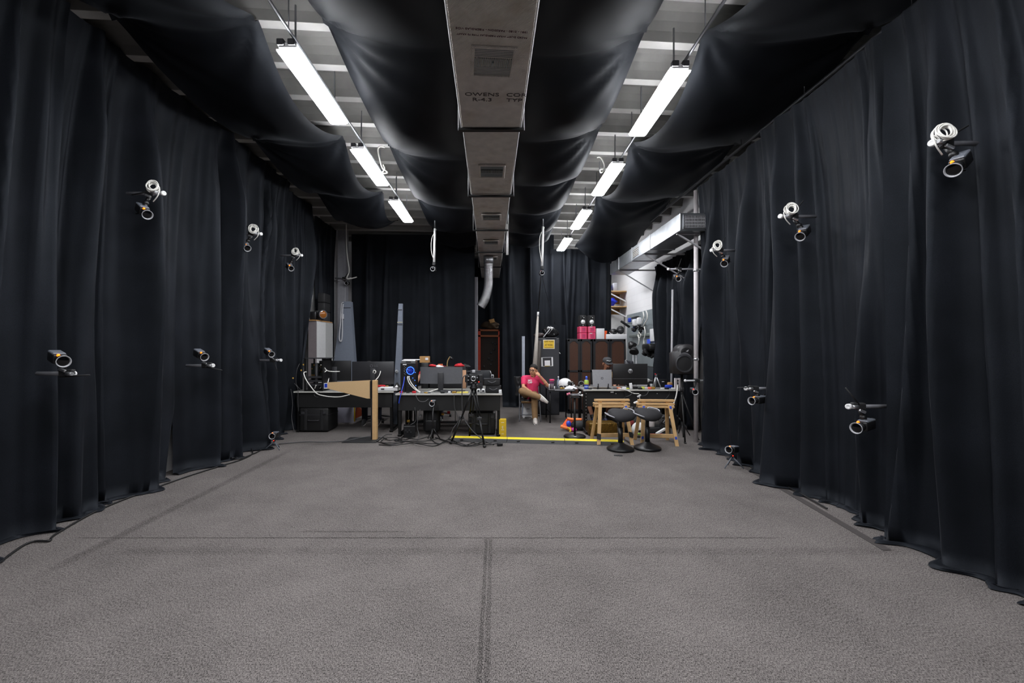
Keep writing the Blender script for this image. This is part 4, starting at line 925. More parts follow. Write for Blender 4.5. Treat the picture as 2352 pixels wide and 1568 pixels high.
for px, col, where in spots:
    bx('small_part', '%s electronic part on the desk edge %s' % (col, where), 'electronics', (WX(px, 7.58), 7.56 + rnd.uniform(0, 0.05), 0.75), (rnd.uniform(0.04, 0.07), rnd.uniform(0.03, 0.05), rnd.uniform(0.015, 0.035)), dict(cl)[col], 0.004, (0, 0, rnd.uniform(-0.5, 0.5)), 'small electronics along the desk edge')
# under the desks
def road_case(label, c, d, g='road cases under the desks'):
    c = Vector(c); t = thing('road_case', label, 'case', c, g)
    MB().box(c + Vector((0, 0, d[2] / 2 + 0.01)), (d[0], d[1], d[2] - 0.02), bev=0.02, seg=2).build('shell', M('black_case_shell', (24, 24, 25), 0.55), t)
    for s in (-1, 1):
        MB().box(c + Vector((s * d[0] * 0.28, -d[1] / 2 - 0.006, d[2] * 0.52)), (0.05, 0.02, d[2] * 0.86), bev=0.006).build('rib', m_black2, t)
        MB().box(c + Vector((s * d[0] * 0.38, -d[1] / 2 - 0.012, d[2] * 0.8)), (0.06, 0.024, 0.05), bev=0.005).build('latch', m_dgrey, t)
    MB().tube([c + Vector((-0.09, -d[1] / 2, d[2] * 0.5)), c + Vector((-0.08, -d[1] / 2 - 0.035, d[2] * 0.5)), c + Vector((0.08, -d[1] / 2 - 0.035, d[2] * 0.5)), c + Vector((0.09, -d[1] / 2, d[2] * 0.5))], 0.01).build('handle', m_dgrey, t)
    MB().box(c + Vector((0, 0, d[2] * 0.72)), (d[0] + 0.006, d[1] + 0.006, 0.015)).build('lid_seam', m_dgrey, t)
road_case('black ribbed road case under the far left desk', (WX(725, 8.0), 8.17, 0), (0.52, 0.5, 0.44))
road_case('black road case under the desk, behind the tripod legs', (WX(1108, 7.9), 7.92, 0), (0.48, 0.5, 0.40))
bx('white_board', 'white board leaning under the far left desk, right of the road case', 'board', (WX(794, 8.95), 8.95, 0.0), (0.33, 0.02, WZ(935, 8.95)), M('lavender_white_board', (186, 184, 200), 0.6), 0.002)
t = thing('office_chair', 'black office chair base behind the wooden post', 'chair', (WX(850, 8.7), 9.15, 0))
cx, cy = WX(852, 8.7), 9.15
for k in range(5):
    a = R(72 * k + 20); e = Vector((cx + 0.3 * math.cos(a), cy + 0.3 * math.sin(a), 0.075))
    MB().bar((cx, cy, 0.12), e, 0.045, 0.03, bev=0.006).build('base_arm', m_black, t); MB().cyl(e + Vector((-0.02, 0, -0.045)), e + Vector((0.02, 0, -0.045)), 0.03).build('caster', m_black, t)
MB().cyl((cx, cy, 0.08), (cx, cy, 0.45), 0.028).build('gas_post', m_black, t)
MB().box((cx, cy, 0.49), (0.48, 0.46, 0.08), bev=0.03, seg=3).build('seat', m_black2, t)
MB().box((cx, cy + 0.3, 0.84), (0.44, 0.07, 0.5), bev=0.03, seg=3).build('backrest', m_black2, t); MB().bar((cx, cy + 0.2, 0.47), (cx, cy + 0.28, 0.66), 0.05, 0.02).build('back_bracket', m_black, t)
mb = MB(); p0 = W(817, 935, 8.75)
mb.prism([(WX(815, 9.3), 9.3, 0.02), (WX(834, 9.3), 9.3, 0.1), (WX(834, 9.3), 9.3, 0.16), (WX(818, 9.3), 9.3, 0.34)], (0, 0.06, 0)); solo('mesh_bag', mb, M('dark_orange_mesh', (150, 66, 34), 0.8, var=0.5, scale=50), 'orange mesh bag under the far left desk beside the white board', 'bag', (WX(822, 9.3), 9.3, 0))
bx('yellow_edge_board', 'thin yellow-edged board standing beside the white board', 'board', (WX(814, 9.1), 9.1, 0), (0.03, 0.03, 0.36), m_yellow, 0.002)
# backpack, power block, yellow box
t = thing('backpack', 'black backpack hanging under the desk behind the low camera', 'bag', (WX(992, 7.75), 7.8, 0.02))
mb = MB(); mb.box((WX(991, 7.75), 7.8, 0.26), (0.3, 0.2, 0.46), bev=0.08, seg=4); mb.build('bag', m_black2, t); MB().box((WX(991, 7.75), 7.69, 0.17), (0.22, 0.06, 0.2), bev=0.03, seg=3).build('pocket', m_black, t)
for s in (-0.07, 0.07): MB().tube([(WX(991, 7.75) + s, 7.72, 0.46), (WX(991, 7.75) + s, 7.68, 0.36), (WX(991, 7.75) + s, 7.69, 0.2)], 0.012).build('strap', m_dgrey, t)
t = thing('power_block', 'black power distribution block on the floor under the desk', 'power block', (WX(938, 7.45), 7.55, 0))
MB().box((WX(938, 7.45), 7.55, 0.1), (0.2, 0.2, 0.2), (0, 0, 0.2), bev=0.006).build('box', m_black, t)
for k in range(4): MB().box((WX(931 + 4 * k, 7.4), 7.43, 0.13 - 0.03 * (k % 2)), (0.022, 0.02, 0.022)).build('socket', m_dgrey, t)
t = thing('yellow_box', 'bright yellow upright box on the floor at the aisle end of the desk', 'box', (WX(1154.5, 7.55), 7.6, 0))
h = WZ(963, 7.55)
MB().box((WX(1154.5, 7.55), 7.6, h / 2), (0.125, 0.13, h), bev=0.003).build('carton', m_yellow, t)
mb = MB(); mb.text('E', 0.06, front((WX(1154.5, 7.53), 7.534, 0.16)), 0.0015)
for z, w in ((0.12, 0.05), (0.245, 0.05), (0.05, 0.04)): mb.box((WX(1154.5, 7.53), 7.534, z), (w, 0.003, 0.006))
mb.build('lettering', m_paper, t)
for i, (px, c_, m_) in enumerate(((937, 'brass', m_gold), (964, 'white', m_paper), (1016, 'brass', m_gold), (1030, 'red', m_red), (1022, 'silver', m_alu))):
    bx('hanging_adapter', '%s plug adapter under the desk %s' % (c_, ('above the power block', 'left of the backpack', 'just right of the backpack', 'left of the tripod', 'between the backpack and tripod')[i]), 'adapter', (WX(px, 7.8), 7.85, WZ(962 - 4 * i, 7.8) if i else 0.2), (0.05, 0.05, 0.04), m_, 0.006, group='plug adapters under the desk')
    MB
MB().box((WX(990, 7.9), 7.9, 0.14), (0.1, 0.1, 0.02)).bm.free()
t = thing('cable_tray', 'black wire tray of adapters slung under the desk left of the aisle', 'tray', (WX(1000, 7.85), 7.86, 0.3))
MB().box((WX(995, 7.85), 7.86, 0.195), (0.9, 0.16, 0.012)).build('tray', m_frame, t)
for x in (945, 1045): MB().cyl((WX(x, 7.85), 7.92, 0.19), (WX(x, 7.85), 7.92, 0.725), 0.006).build('hanger', m_frame, t)
# cables on the floor
G = 'black cables tangled on the carpet before the left desks'
rnd = random.Random(21)
def fl(px, py): Y = 1550.0 / (py - 797.0); return Vector((WX(px, Y), Y, 0.0))
tang = [
 ('coiled black cable on the carpet right of the floor mat', [(865, 1015), (880, 1020), (905, 1022), (925, 1017), (915, 1009), (890, 1010), (875, 1016), (895, 1024), (930, 1019)]),
 ('black cable running along the front of the desk to the tripod', [(905, 1012), (940, 1018), (970, 1026), (1000, 1025), (1030, 1012), (1050, 1020), (1080, 1024), (1112, 1016)]),
 ('black cable looping below the low stand camera', [(935, 1006), (960, 1012), (985, 1008), (1000, 1018), (1020, 1020), (1035, 1008), (1045, 1016), (1065, 1026), (1090, 1020)]),
 ('black cable ending in a black plug at right', [(1010, 1010), (1040, 1020), (1065, 1017), (1095, 1020), (1120, 1024), (1145, 1023)]),
 ('black cable from the power block across the carpet', [(930, 1000), (918, 1012), (908, 1018), (940, 1014), (975, 1016), (1005, 1012)]),
 ('grey cable lying left along the carpet edge to the left curtain', [(640, 1021), (700, 1018), (740, 1020), (790, 1014), (830, 1008), (862, 1004)]),
 ('black cable snaking left of the power block', [(880, 1006), (895, 1014), (915, 1013), (935, 1010), (950, 1004), (945, 998)]),
 ('black cable meandering under the tripod', [(1000, 1006), (1020, 1014), (1045, 1024), (1070, 1026), (1095, 1026), (1115, 1022), (1128, 1018)]),
 ('black cable crossing the front of the tangle', [(870, 1023), (900, 1026), (935, 1024), (960, 1018), (985, 1022), (1010, 1024)]),
 ('thin grey cable from the post foot up towards the desk', [(866, 1014), (876, 1008), (888, 1002), (900, 999)]),
]
for lab, pts in tang:
    P = [fl(*p) for p in pts]
    for i, p in enumerate(P): p.z = 0.012 + 0.012 * (i % 3)
    cable(lab, P, 0.0075, m_cable_b if 'grey' not in lab else m_cable_g, G, sub=8)
p = fl(1148, 1024); bx('plug', 'black cable plug lying on the carpet right of the tripod', 'plug', (p.x, p.y, 0.004), (0.09, 0.05, 0.045), m_black, 0.01, (0, 0, 0.15))
for lab, pts in (('black cable hanging from the desk front left of the low camera', [W(954, 906, 7.45), W(962, 920, 7.43), W(975, 922, 7.43), W(984, 916, 7.46)]), ('thin cable dropping from the desk edge beside the tripod', [W(1043, 906, 7.46), W(1044, 935, 7.44), W(1052, 965, 7.4), W(1040, 985, 7.3), W(1032, 1010, 7.25)]), ('thin cable under the desk to the power block', [W(953, 935, 7.5), W(955, 965, 7.5), W(943, 975, 7.45)]), ('thin cable from the backpack to the carpet', [W(965, 940, 7.5), W(958, 975, 7.45), W(962, 1000, 7.35), W(956, 1014, 7.2)])):
    cable(lab, pts, 0.006, m_cable_g, 'thin cables hanging at the left desks')
# cable lying along the left curtain
P = [fl(*p) for p in ((-30, 1318), (60, 1252), (112, 1245), (118, 1238), (140, 1222), (230, 1172), (330, 1132), (430, 1096), (505, 1072), (560, 1055), (580, 1040), (560, 1025), (535, 1030), (522, 1048), (545, 1056), (590, 1040), (612, 1026))]
P2 = []
for i, p in enumerate(P): P2.append(Vector((p.x, p.y, 0.012 + (0.10 if i in (11, 12) else 0.0))))
cable('long black cable lying along the foot of the left curtain', P2, 0.008, m_cable_b, 'cables along the side curtains', sub=10)
P = [fl(*p) for p in ((525, 1050), (530, 1044), (540, 1052), (534, 1058), (526, 1052), (535, 1046), (544, 1054))]
for i, p in enumerate(P): p.z = 0.02 + 0.02 * (i % 2)
cable('small coil of black cable against the left curtain foot', P, 0.008, m_cable_b, 'cables along the side curtains', sub=8)
P = [fl(*p) for p in ((1712, 1060), (1730, 1080), (1755, 1092), (1780, 1100), (1810, 1122), (1840, 1138), (1870, 1155), (1900, 1172))]
for i, p in enumerate(P): p.z = 0.02
cable('black cable lying along the foot of the right curtain', P, 0.008, m_cable_b, 'cables along the side curtains', sub=8)
P = [fl(1625, 1022), fl(1690, 1062), fl(1850, 1150), fl(2038, 1264)]
mb = MB(); L_ = [(P[0].x - 0.035, P[0].y, 0.002), (P[0].x + 0.035, P[0].y, 0.002), (P[-1].x + 0.035, P[-1].y, 0.002), (P[-1].x - 0.035, P[-1].y, 0.002)]
mb.prism(L_, (0, 0, 0.002)); solo('floor_tape', mb, M('dark_floor_tape', (62, 57, 56), 0.8), 'long dark tape strip on the carpet beside the right curtain', 'tape', (P[0].x, P[0].y, 0))
# yellow cable ramps
m_ramp = M('black_rubber', (38, 38, 40), 0.7, var=0.4, scale=40); m_ytape = M('yellow_ramp_lid', (236, 214, 40), 0.5)
A = Vector((WX(1038, 7.30), 7.30, 0)); B = Vector((WX(1432, 6.97), 6.97, 0)); D = B - A; n3 = 3; dr = D.normalized(); nr = Vector((-dr.y, dr.x, 0))
for k, lab in enumerate(('yellow-topped cable ramp section behind the tripod foot', 'yellow-topped cable ramp section across the aisle', 'yellow-topped cable ramp section behind the left trestle')):
    a = A + D * (k / n3) + dr * 0.004; e = A + D * ((k + 1) / n3) - dr * 0.004
    t = thing('cable_ramp', lab, 'cable ramp', a, 'yellow cable ramp sections')
    pr = [(-0.16, 0.001), (-0.06, 0.045), (0.06, 0.045), (0.16, 0.001)]
    MB().prism([a + nr * u + Vector((0, 0, z)) for u, z in pr], e - a).build('rubber_body', m_ramp, t)
    MB().prism([a + nr * u + Vector((0, 0, z)) for u, z in ((-0.062, 0.0452), (-0.055, 0.055), (0.055, 0.055), (0.062, 0.0452))], e - a).build('yellow_lid', m_ytape, t)
    for q in (0.2, 0.8): MB().box(a + (e - a) * q + nr * -0.11 + Vector((0, 0, 0.026)), (0.05, 0.03, 0.012)).build('grip_pad', m_black, t)
# ------------------------------------------------------------------ right desk
desk('black panelled desk at right, behind the wooden trestles', 1.62, 3.42, 8.1, 8.86, h=0.762, panel=0.29)
DZ = 0.762
t = thing('steel_upright', 'perforated black steel upright at the left end of the right desk', 'stand', (WX(1343, 8.0), 8.02, 0))
MB().box((WX(1343, 8.0), 8.02, 0.38), (0.05, 0.05, 0.72), bev=0.003).build('upright', m_frame, t)
mb = MB()
for k in range(11): mb.box((WX(1346, 8.0), 7.993, 0.1 + k * 0.06), (0.01, 0.004, 0.012))
mb.build('hole', m_lgrey, t); MB().bar((WX(1343, 8.0) - 0.02, 8.02, 0.06), (WX(1352, 7.6), 7.72, 0.03), 0.05, 0.04, bev=0.004).build('foot', m_frame, t)
p = Vector((WX(1407, 8.1), 8.135, WZ(902, 8.1))); bx('panel_sticker', 'small white sticker on the front panel of the right desk', 'sticker', p, (0.055, 0.006, 0.024), m_paper, 0.001)
for px in (1416, 1511): bx('panel_screw', 'white screw cap on the right desk panel, %s' % ('beside the white sticker' if px < 1450 else 'between the trestles and the speaker'), 'screw', (WX(px, 8.1), 8.135, WZ(905, 8.1)), (0.014, 0.008, 0.014), m_paper, 0.003)
# bottle
c = Vector((WX(1347, 8.22), 8.22, DZ)); t = thing('spray_bottle', 'blue bottle with a green and white label on the right desk', 'bottle', c)
m_bot = M('royal_blue_plastic', (36, 60, 176), 0.35); 
MB().lathe([(0, 0), (0.04, 0.0), (0.042, 0.01), (0.042, 0.13), (0.036, 0.16), (0.018, 0.185), (0.016, 0.2), (0, 0.2)], c).build('body', m_bot, t)
MB().lathe([(0, 0.2), (0.019, 0.2), (0.019, 0.225), (0.012, 0.24), (0, 0.24)], c).build('cap', M('bright_blue_cap', (70, 110, 235), 0.4), t)
mb = MB(); mb.m(0).lathe([(0.0428, 0.1), (0.0430, 0.135), (0.037, 0.162), (0.03, 0.172)], c).m(1).lathe([(0.0432, 0.085), (0.0432, 0.1)], c).m(2).lathe([(0.0426, 0.03), (0.0426, 0.06)], c); mb.build('label', [M('lime_label', (176, 206, 90), 0.5), M('gold_band', (200, 160, 60), 0.5), M('pale_blue_label', (150, 170, 220), 0.5)], t)
# silver laptop
c = Vector((WX(1383, 8.25), 8.25, DZ)); t = thing('laptop', 'silver laptop seen from behind, propped on black feet', 'laptop', c)
w, zb, zt = 0.37, WZ(888, 8.25), WZ(849, 8.25)
MB().bar((c.x, 8.22, zb), (c.x, 8.27, zt), 0.012, w, up=(0, -1, 0), bev=0.006)  # no-op guide
mb = MB(); mb.prism([(c.x - w / 2 + 0.008, 8.23, zb), (c.x + w / 2 - 0.004, 8.23, zb), (c.x + w / 2, 8.275, zt), (c.x - w / 2, 8.275, zt)], (0, 0.012, 0)); mb.build('lid', M('silver_laptop', (168, 168, 172), 0.35, 0.45), t)
mb = MB(); mb.torus((c.x, 8.2505, (zt + zb) / 2), (0, 1, -0.1), 0.021, 0.0025).text('DELL', 0.013, front((c.x, 8.2505, (zt + zb) / 2)), 0.001); mb.build('logo', m_dgrey, t)
MB().box((c.x, 8.36, zb + 0.012), (w, 0.25, 0.018), bev=0.004).build('keyboard_base', m_alu, t)
for s in (-0.085, 0.105):
    mb = MB(); mb.bar((c.x + s, 8.2, DZ), (c.x + s, 8.2, DZ + 0.10), 0.014, 0.02).bar((c.x + s - 0.02, 8.19, DZ), (c.x + s, 8.2, DZ + 0.05), 0.014, 0.02).bar((c.x + s, 8.2, DZ + 0.045), (c.x + s, 8.44, DZ + 0.045), 0.014, 0.03); mb.build('prop_foot', m_black, t)
# big monitor
def hp(t):
    p = Vector((WX(1447, 8.4), 8.378, WZ(852, 8.4))); mb = MB()
    mb.lathe([(0, 0), (0.043, 0), (0.043, 0.003), (0, 0.003)], p, (0, -1, 0), 32); o = mb.build('logo_disc', m_lgrey, t)
    mb = MB(); mb.text('hp', 0.075, front(p + Vector((0, -0.0045, 0))) @ Matrix.Shear('XY', 4, (0.25, 0)) , 0.001, bold=0.001); mb.build('logo_letters', m_black, o)
monitor('big black monitor back with a round silver logo on the right desk', WX(1447, 8.4), 8.4, WZ(883, 8.4), WZ(835, 8.4), 0.67, m_mon, desk_z=DZ, stand=False, logo=hp, line=0.115)
MB_ = None
bx('white_power_bank', 'white slab leaning upright at the front edge of the right desk', 'battery', (WX(1449, 8.18), 8.18, DZ), (0.055, 0.02, 0.115), m_paper, 0.008, (0, -0.12, 0))
# mini tripod with clamp
c = Vector((WX(1507, 8.3), 8.3, DZ)); t = thing('mini_tripod', 'silver-legged mini tripod standing on the right desk', 'tripod', c)
top = c + Vector((0, 0, 0.24))
for e in ((-0.07, -0.02), (0.085, -0.03), (0.01, 0.08)): MB().cyl(top, c + Vector((e[0], e[1], 0.006)), 0.013, 0.011, 10).build('leg', m_alu, t)
MB().cyl(top - Vector((0, 0, 0.02)), top + Vector((0, 0, 0.03)), 0.022).build('hub', m_mgrey, t)
MB().box(top + Vector((0.02, 0, 0.04)), (0.13, 0.03, 0.025), (0, 0.1, 0), bev=0.005).build('top_clamp', m_black, t)
MB().ell(top + Vector((-0.02, -0.02, 0.035)), 0.012, seg=8).build('red_knob', m_red, t)
c = Vector((WX(1492, 8.45), 8.5, DZ)); t = thing('white_headset', 'black and white headset stand right of the big monitor', 'headset', c)
MB().cyl(c, c + Vector((0, 0, 0.1)), 0.03, 0.02).build('stand', m_black, t); MB().ell(c + Vector((-0.02, 0, 0.14)), (0.045, 0.05, 0.035)).build('white_shell', m_white, t); MB().box(c + Vector((0.04, 0, 0.1)), (0.08, 0.06, 0.05), bev=0.012).build('dark_shell', m_black, t)
# upright power strip
c = Vector((WX(1557, 8.12), 8.14, DZ)); t = thing('power_strip', 'white power strip standing upright at the right desk end', 'power strip', c)
mb = MB(); mb.box(c + Vector((-0.033, 0, 0.105)), (0.042, 0.05, 0.205), bev=0.004).box(c + Vector((0.034, 0, 0.105)), (0.044, 0.05, 0.205), bev=0.004).box(c + Vector((0, 0.012, 0.105)), (0.04, 0.03, 0.2)); mb.build('body', M('warm_white_plastic', (206, 198, 200), 0.5), t)
for k in range(3): MB().box(c + Vector((0, -0.01, 0.055 + 0.055 * k)), (0.03, 0.02, 0.032), bev=0.003).build('socket', m_black, t)
cable('long white cable dropping from the upright power strip past the trestle', [W(1556, 884, 8.1), W(1556, 892, 8.06), W(1553, 910, 8.0), W(1548, 925, 7.95), W(1543, 945, 7.9), W(1537, 962, 7.88), W(1530, 975, 7.9)], 0.011, m_cable_w, 'white cables at the right desk')
cable('white cable sagging over the right desk front to the hub', [W(1420, 891, 8.12), W(1428, 893, 8.08), W(1442, 897, 8.06), W(1455, 903, 8.06), W(1468, 904, 8.06)], 0.008, m_cable_w, 'white cables at the right desk')
c = W(1468, 909, 8.06); t = thing('usb_hub', 'white hub hanging by its cables from the right desk edge', 'hub', c)
MB().box(c, (0.075, 0.025, 0.03), (0, -0.5, 0), bev=0.004).build('body', m_paper, t); MB().tube([c, c + Vector((0.01, 0, -0.03)), c + Vector((0.012, 0, -0.08))], 0.007).build('lead', m_cable_w, t)
for lab, pts, m_ in (('dark cable looping from the right desk edge to the hub', [W(1490, 897, 8.07), W(1486, 905, 8.06), W(1478, 909, 8.05), W(1471, 908, 8.05)], m_cable_g), ('green-tipped dark cable hanging left of the hub', [W(1434, 897, 8.06), W(1437, 904, 8.05), W(1436, 912, 8.05), W(1432, 916, 8.05)], m_cable_b), ('dark cable hanging near the right end of the right desk', [W(1536, 897, 8.06), W(1537, 906, 8.05), W(1530, 915, 8.05), W(1524, 920, 8.05)], m_cable_b), ('dark cable slanting across the right desk panel', [W(1454, 899, 8.06), W(1448, 907, 8.05), W(1438, 911, 8.05)], m_cable_g)):
    cable(lab, pts, 0.006, m_, 'dark cables at the right desk')
rnd = random.Random(99)
items = [(1354, 'black', 'right of the blue bottle'), (1412, 'grey', 'right of the silver laptop'), (1421, 'orange', 'under the left of the big monitor'), (1432, 'white', 'under the big monitor'), (1440, 'yellow', 'left of the white slab'), (1460, 'black', 'right of the white slab'), (1468, 'black', 'under the right of the big monitor'), (1476, 'yellow', 'near the right edge of the big monitor'), (1484, 'white', 'under the monitor corner'), (1490, 'red', 'left of the mini tripod'), (1498, 'brass', 'at the left foot of the mini tripod'), (1522, 'white', 'right of the mini tripod'), (1529, 'black', 'between the tripod and the blue pouch'), (1545, 'white', 'left of the upright power strip')]
cm = {'black': m_black, 'grey': m_mgrey, 'orange': M('orange_plastic', (230, 110, 50), 0.5), 'white': m_paper, 'yellow': M('lime_yellow', (206, 214, 90), 0.5), 'red': M('coral_plastic', (220, 110, 90), 0.5), 'brass': m_gold}
for i, (px, col, where) in enumerate(items):
    bx('small_part', 'small %s item on the right desk %s' % (col, where), 'electronics', (WX(px, 8.2), 8.15 + 0.03 * (i % 3), DZ), (rnd.uniform(0.05, 0.085), rnd.uniform(0.04, 0.06), rnd.uniform(0.02, 0.045)), cm[col], 0.005, (0, 0, rnd.uniform(-0.3, 0.3)), 'small items on the right desk')
bx('blue_pouch', 'blue pouch on the right desk left of the upright power strip', 'pouch', (WX(1538, 8.35), 8.4, DZ), (0.14, 0.08, 0.06), m_blue, 0.02)
bx('tan_pouch', 'tan pouch behind the blue pouch on the right desk', 'pouch', (WX(1541, 8.5), 8.56, DZ), (0.1, 0.08, 0.1), m_kraft, 0.02)
bx('black_amp', 'black box with a white badge behind the mini tripod', 'box', (WX(1520, 8.6), 8.66, DZ), (0.26, 0.2, 0.15), m_black, 0.01)
bx('white_badge', 'white badge on the black box behind the mini tripod', 'badge', (WX(1523, 8.55), 8.553, WZ(877, 8.55)), (0.045, 0.008, 0.014), m_paper, 0.001)
c = Vector((WX(1336, 8.6), 8.6, DZ))
t = thing('headphones', 'black headphones with a silver rim beside the blue bottle', 'headphones', W(1334, 887, 8.75))
hc = W(1335, 880, 8.72); MB().torus(hc, (0.15, 1, 0.1), 0.05, 0.012, sy=0.85).build('headband', m_black, t); MB().torus(hc + Vector((0, -0.012, 0.0)), (0.15, 1, 0.1), 0.05, 0.005, sy=0.85).build('silver_rim', m_lgrey, t)
for s in (-1, 1): MB().ell(hc + Vector((s * 0.05, 0.0, -0.035)), (0.022, 0.035, 0.035)).build('ear_cup', m_black2, t)
# ------------------------------------------------------------------ small dark side table
X1, X2, Y1, Y2, TZ = 1.06, 1.615, 8.86, 9.66, 0.69
t = thing('side_table', 'dark folding table beside the seated man in pink', 'table', (1.35, 9.26, 0))
m_dtop = M('dark_table_top', (52, 48, 52), 0.35)
MB().box(((X1 + X2) / 2, (Y1 + Y2) / 2, TZ - 0.012), (X2 - X1, Y2 - Y1, 0.024), bev=0.004).build('tabletop', m_dtop, t)
MB().box(((X1 + X2) / 2, Y1 + 0.012, TZ - 0.034), (X2 - X1, 0.02, 0.024)).build('front_edge', m_panel, t)
MB().box(((X1 + X2) / 2 + 0.05, Y1 - 0.003, TZ - 0.014), (X2 - X1 - 0.16, 0.004, 0.012)).build('worn_edge', m_lgrey, t)
for x in (X1 + 0.04, X2 - 0.08):
    for y in (Y1 + 0.05, Y2 - 0.06): MB().cyl((x, y, 0), (x, y, TZ - 0.024), 0.014, seg=10).build('leg', m_frame, t)
MB().cyl((X1 + 0.04, Y1 + 0.05, 0.2), (X1 + 0.04, Y2 - 0.06, 0.2), 0.009, seg=8).build('stretcher', m_frame, t)
c = Vector((WX(1267.5, 9.0), 9.0, TZ)); t = thing('shaker_cup', 'clear shaker cup with a pink lid on the dark side table', 'cup', c)
MB().lathe([(0, 0.002), (0.032, 0.002), (0.05, 0.16), (0.046, 0.16), (0.03, 0.008), (0, 0.008)], c).build('cup', M('cloudy_clear_plastic', (200, 188, 196), 0.2, trans=0.55, var=0.03), t)
MB().lathe([(0, 0.16), (0.053, 0.16), (0.053, 0.195), (0.045, 0.2), (0, 0.2)], c).build('lid', M('hot_pink_plastic', (226, 70, 120), 0.4), t)
MB().lathe([(0.051, 0.11), (0.0522, 0.15)], c).build('printed_band', M('plum_print', (96, 40, 84), 0.5), t)
for px, h, lab in ((1261.5, 0.105, 'white tube standing left of the pink-lidded cup'), (1273.5, 0.055, 'short white tube right of the pink-lidded cup')):
    c = Vector((WX(px, 8.97), 8.96, TZ)); t = thing('white_tube', lab, 'tube', c, 'white tubes on the side table'); MB().lathe([(0, 0), (0.014, 0), (0.014, h * 0.8), (0.009, h), (0, h)], c).build('tube', m_white, t)
c = Vector((WX(1282.5, 9.3), 9.3, TZ)); t = thing('water_bottle', 'clear water bottle behind the white helmet', 'bottle', c)
MB().lathe([(0, 0), (0.032, 0), (0.034, 0.05), (0.03, 0.09), (0.034, 0.13), (0.014, 0.19), (0.012, 0.215), (0, 0.215)], c).build('body', M('clear_blue_plastic', (190, 205, 225), 0.12, trans=0.6, var=0.02), t); MB().lathe([(0, 0.21), (0.016, 0.21), (0.016, 0.235), (0, 0.235)], c).build('cap', m_white, t)
c = Vector((WX(1296, 9.2), 9.2, TZ)); t = thing('white_helmet', 'white capture helmet with black padding on the side table', 'helmet', c)
mb = MB(); hc = c + Vector((0.02, 0, 0.075)); mb.ell(hc, (0.15, 0.14, 0.13), (0, 0.1, 0), 24)
for v in list(mb.bm.verts):
    if v.co.z < hc.z - 0.02 + 0.5 * max(0, v.co.x - hc.x - 0.02): v.co.z = hc.z - 0.02 + 0.5 * max(0, v.co.x - hc.x - 0.02) * 0.9
mb.build('shell', m_white, t)
mb = MB(); mb.ell(c + Vector((0.075, -0.06, 0.085)), (0.085, 0.08, 0.075), seg=16); mb.build('padding', m_black2, t)
rnd = random.Random(4); mb = MB()
for k in range(22):
    a = rnd.uniform(-0.3, 2.9); r_ = rnd.uniform(0.075, 0.1); mb.ell(c + Vector((0.085 + r_ * math.cos(a), -0.06 - rnd.uniform(0.03, 0.06), 0.07 + r_ * math.sin(a) * 0.9)), 0.009, seg=8)
mb.build('marker', m_white, t)
MB().tube([c + Vector((0.1, -0.1, 0.1)), c + Vector((0.17, -0.13, 0.12)), c + Vector((0.19, -0.14, 0.05)), c + Vector((0.15, -0.12, 0.01))], 0.012).build('boom_arm', m_black, t)
mb = MB(); rnd = random.Random(3)
def crum(u, v): x = WX(1296, 8.98) + 0.26 * u; y = 8.9 + 0.18 * v; return (x, y, TZ + 0.004 + max(0, 0.05 * math.sin(u * 3.1) * math.sin(v * 3.1) + 0.045 * noise.noise((u * 5, v * 5, 2.0))))
mb.grid(crum, 22, 16, smooth=False); solo('crumpled_paper', mb, m_paper, 'crumpled white paper at the front of the dark side table', 'paper', (WX(1308, 8.98), 9.0, TZ))
for px, lab, m_, d in ((1289, 'white looped strap left of the crumpled paper', m_white, 0.03), (1319, 'chrome knob right of the white helmet', m_alu, 0.05)):
    c = Vector((WX(px, 9.05), 9.05, TZ)); mb = MB()
    if px < 1300: mb.torus(c + Vector((0, 0, 0.03)), (0.2, 1, 0.7), 0.05, 0.008)
    else: mb.ell(c + Vector((0, 0, 0.05)), 0.032).cyl(c, c + Vector((0, 0, 0.05)), 0.014)
    solo('white_strap' if px < 1300 else 'chrome_knob', mb, m_, lab, 'strap' if px < 1300 else 'knob', c)
bx('brass_tool', 'brass-coloured tool lying between the strap and the paper', 'tool', (WX(1292, 8.95), 8.95, TZ), (0.11, 0.03, 0.03), m_gold, 0.01, (0, 0, 0.3))
bx('black_wallet', 'flat black case at the front edge of the dark side table', 'case', (WX(1283, 8.92), 8.91, TZ), (0.09, 0.06, 0.015), m_black, 0.004)
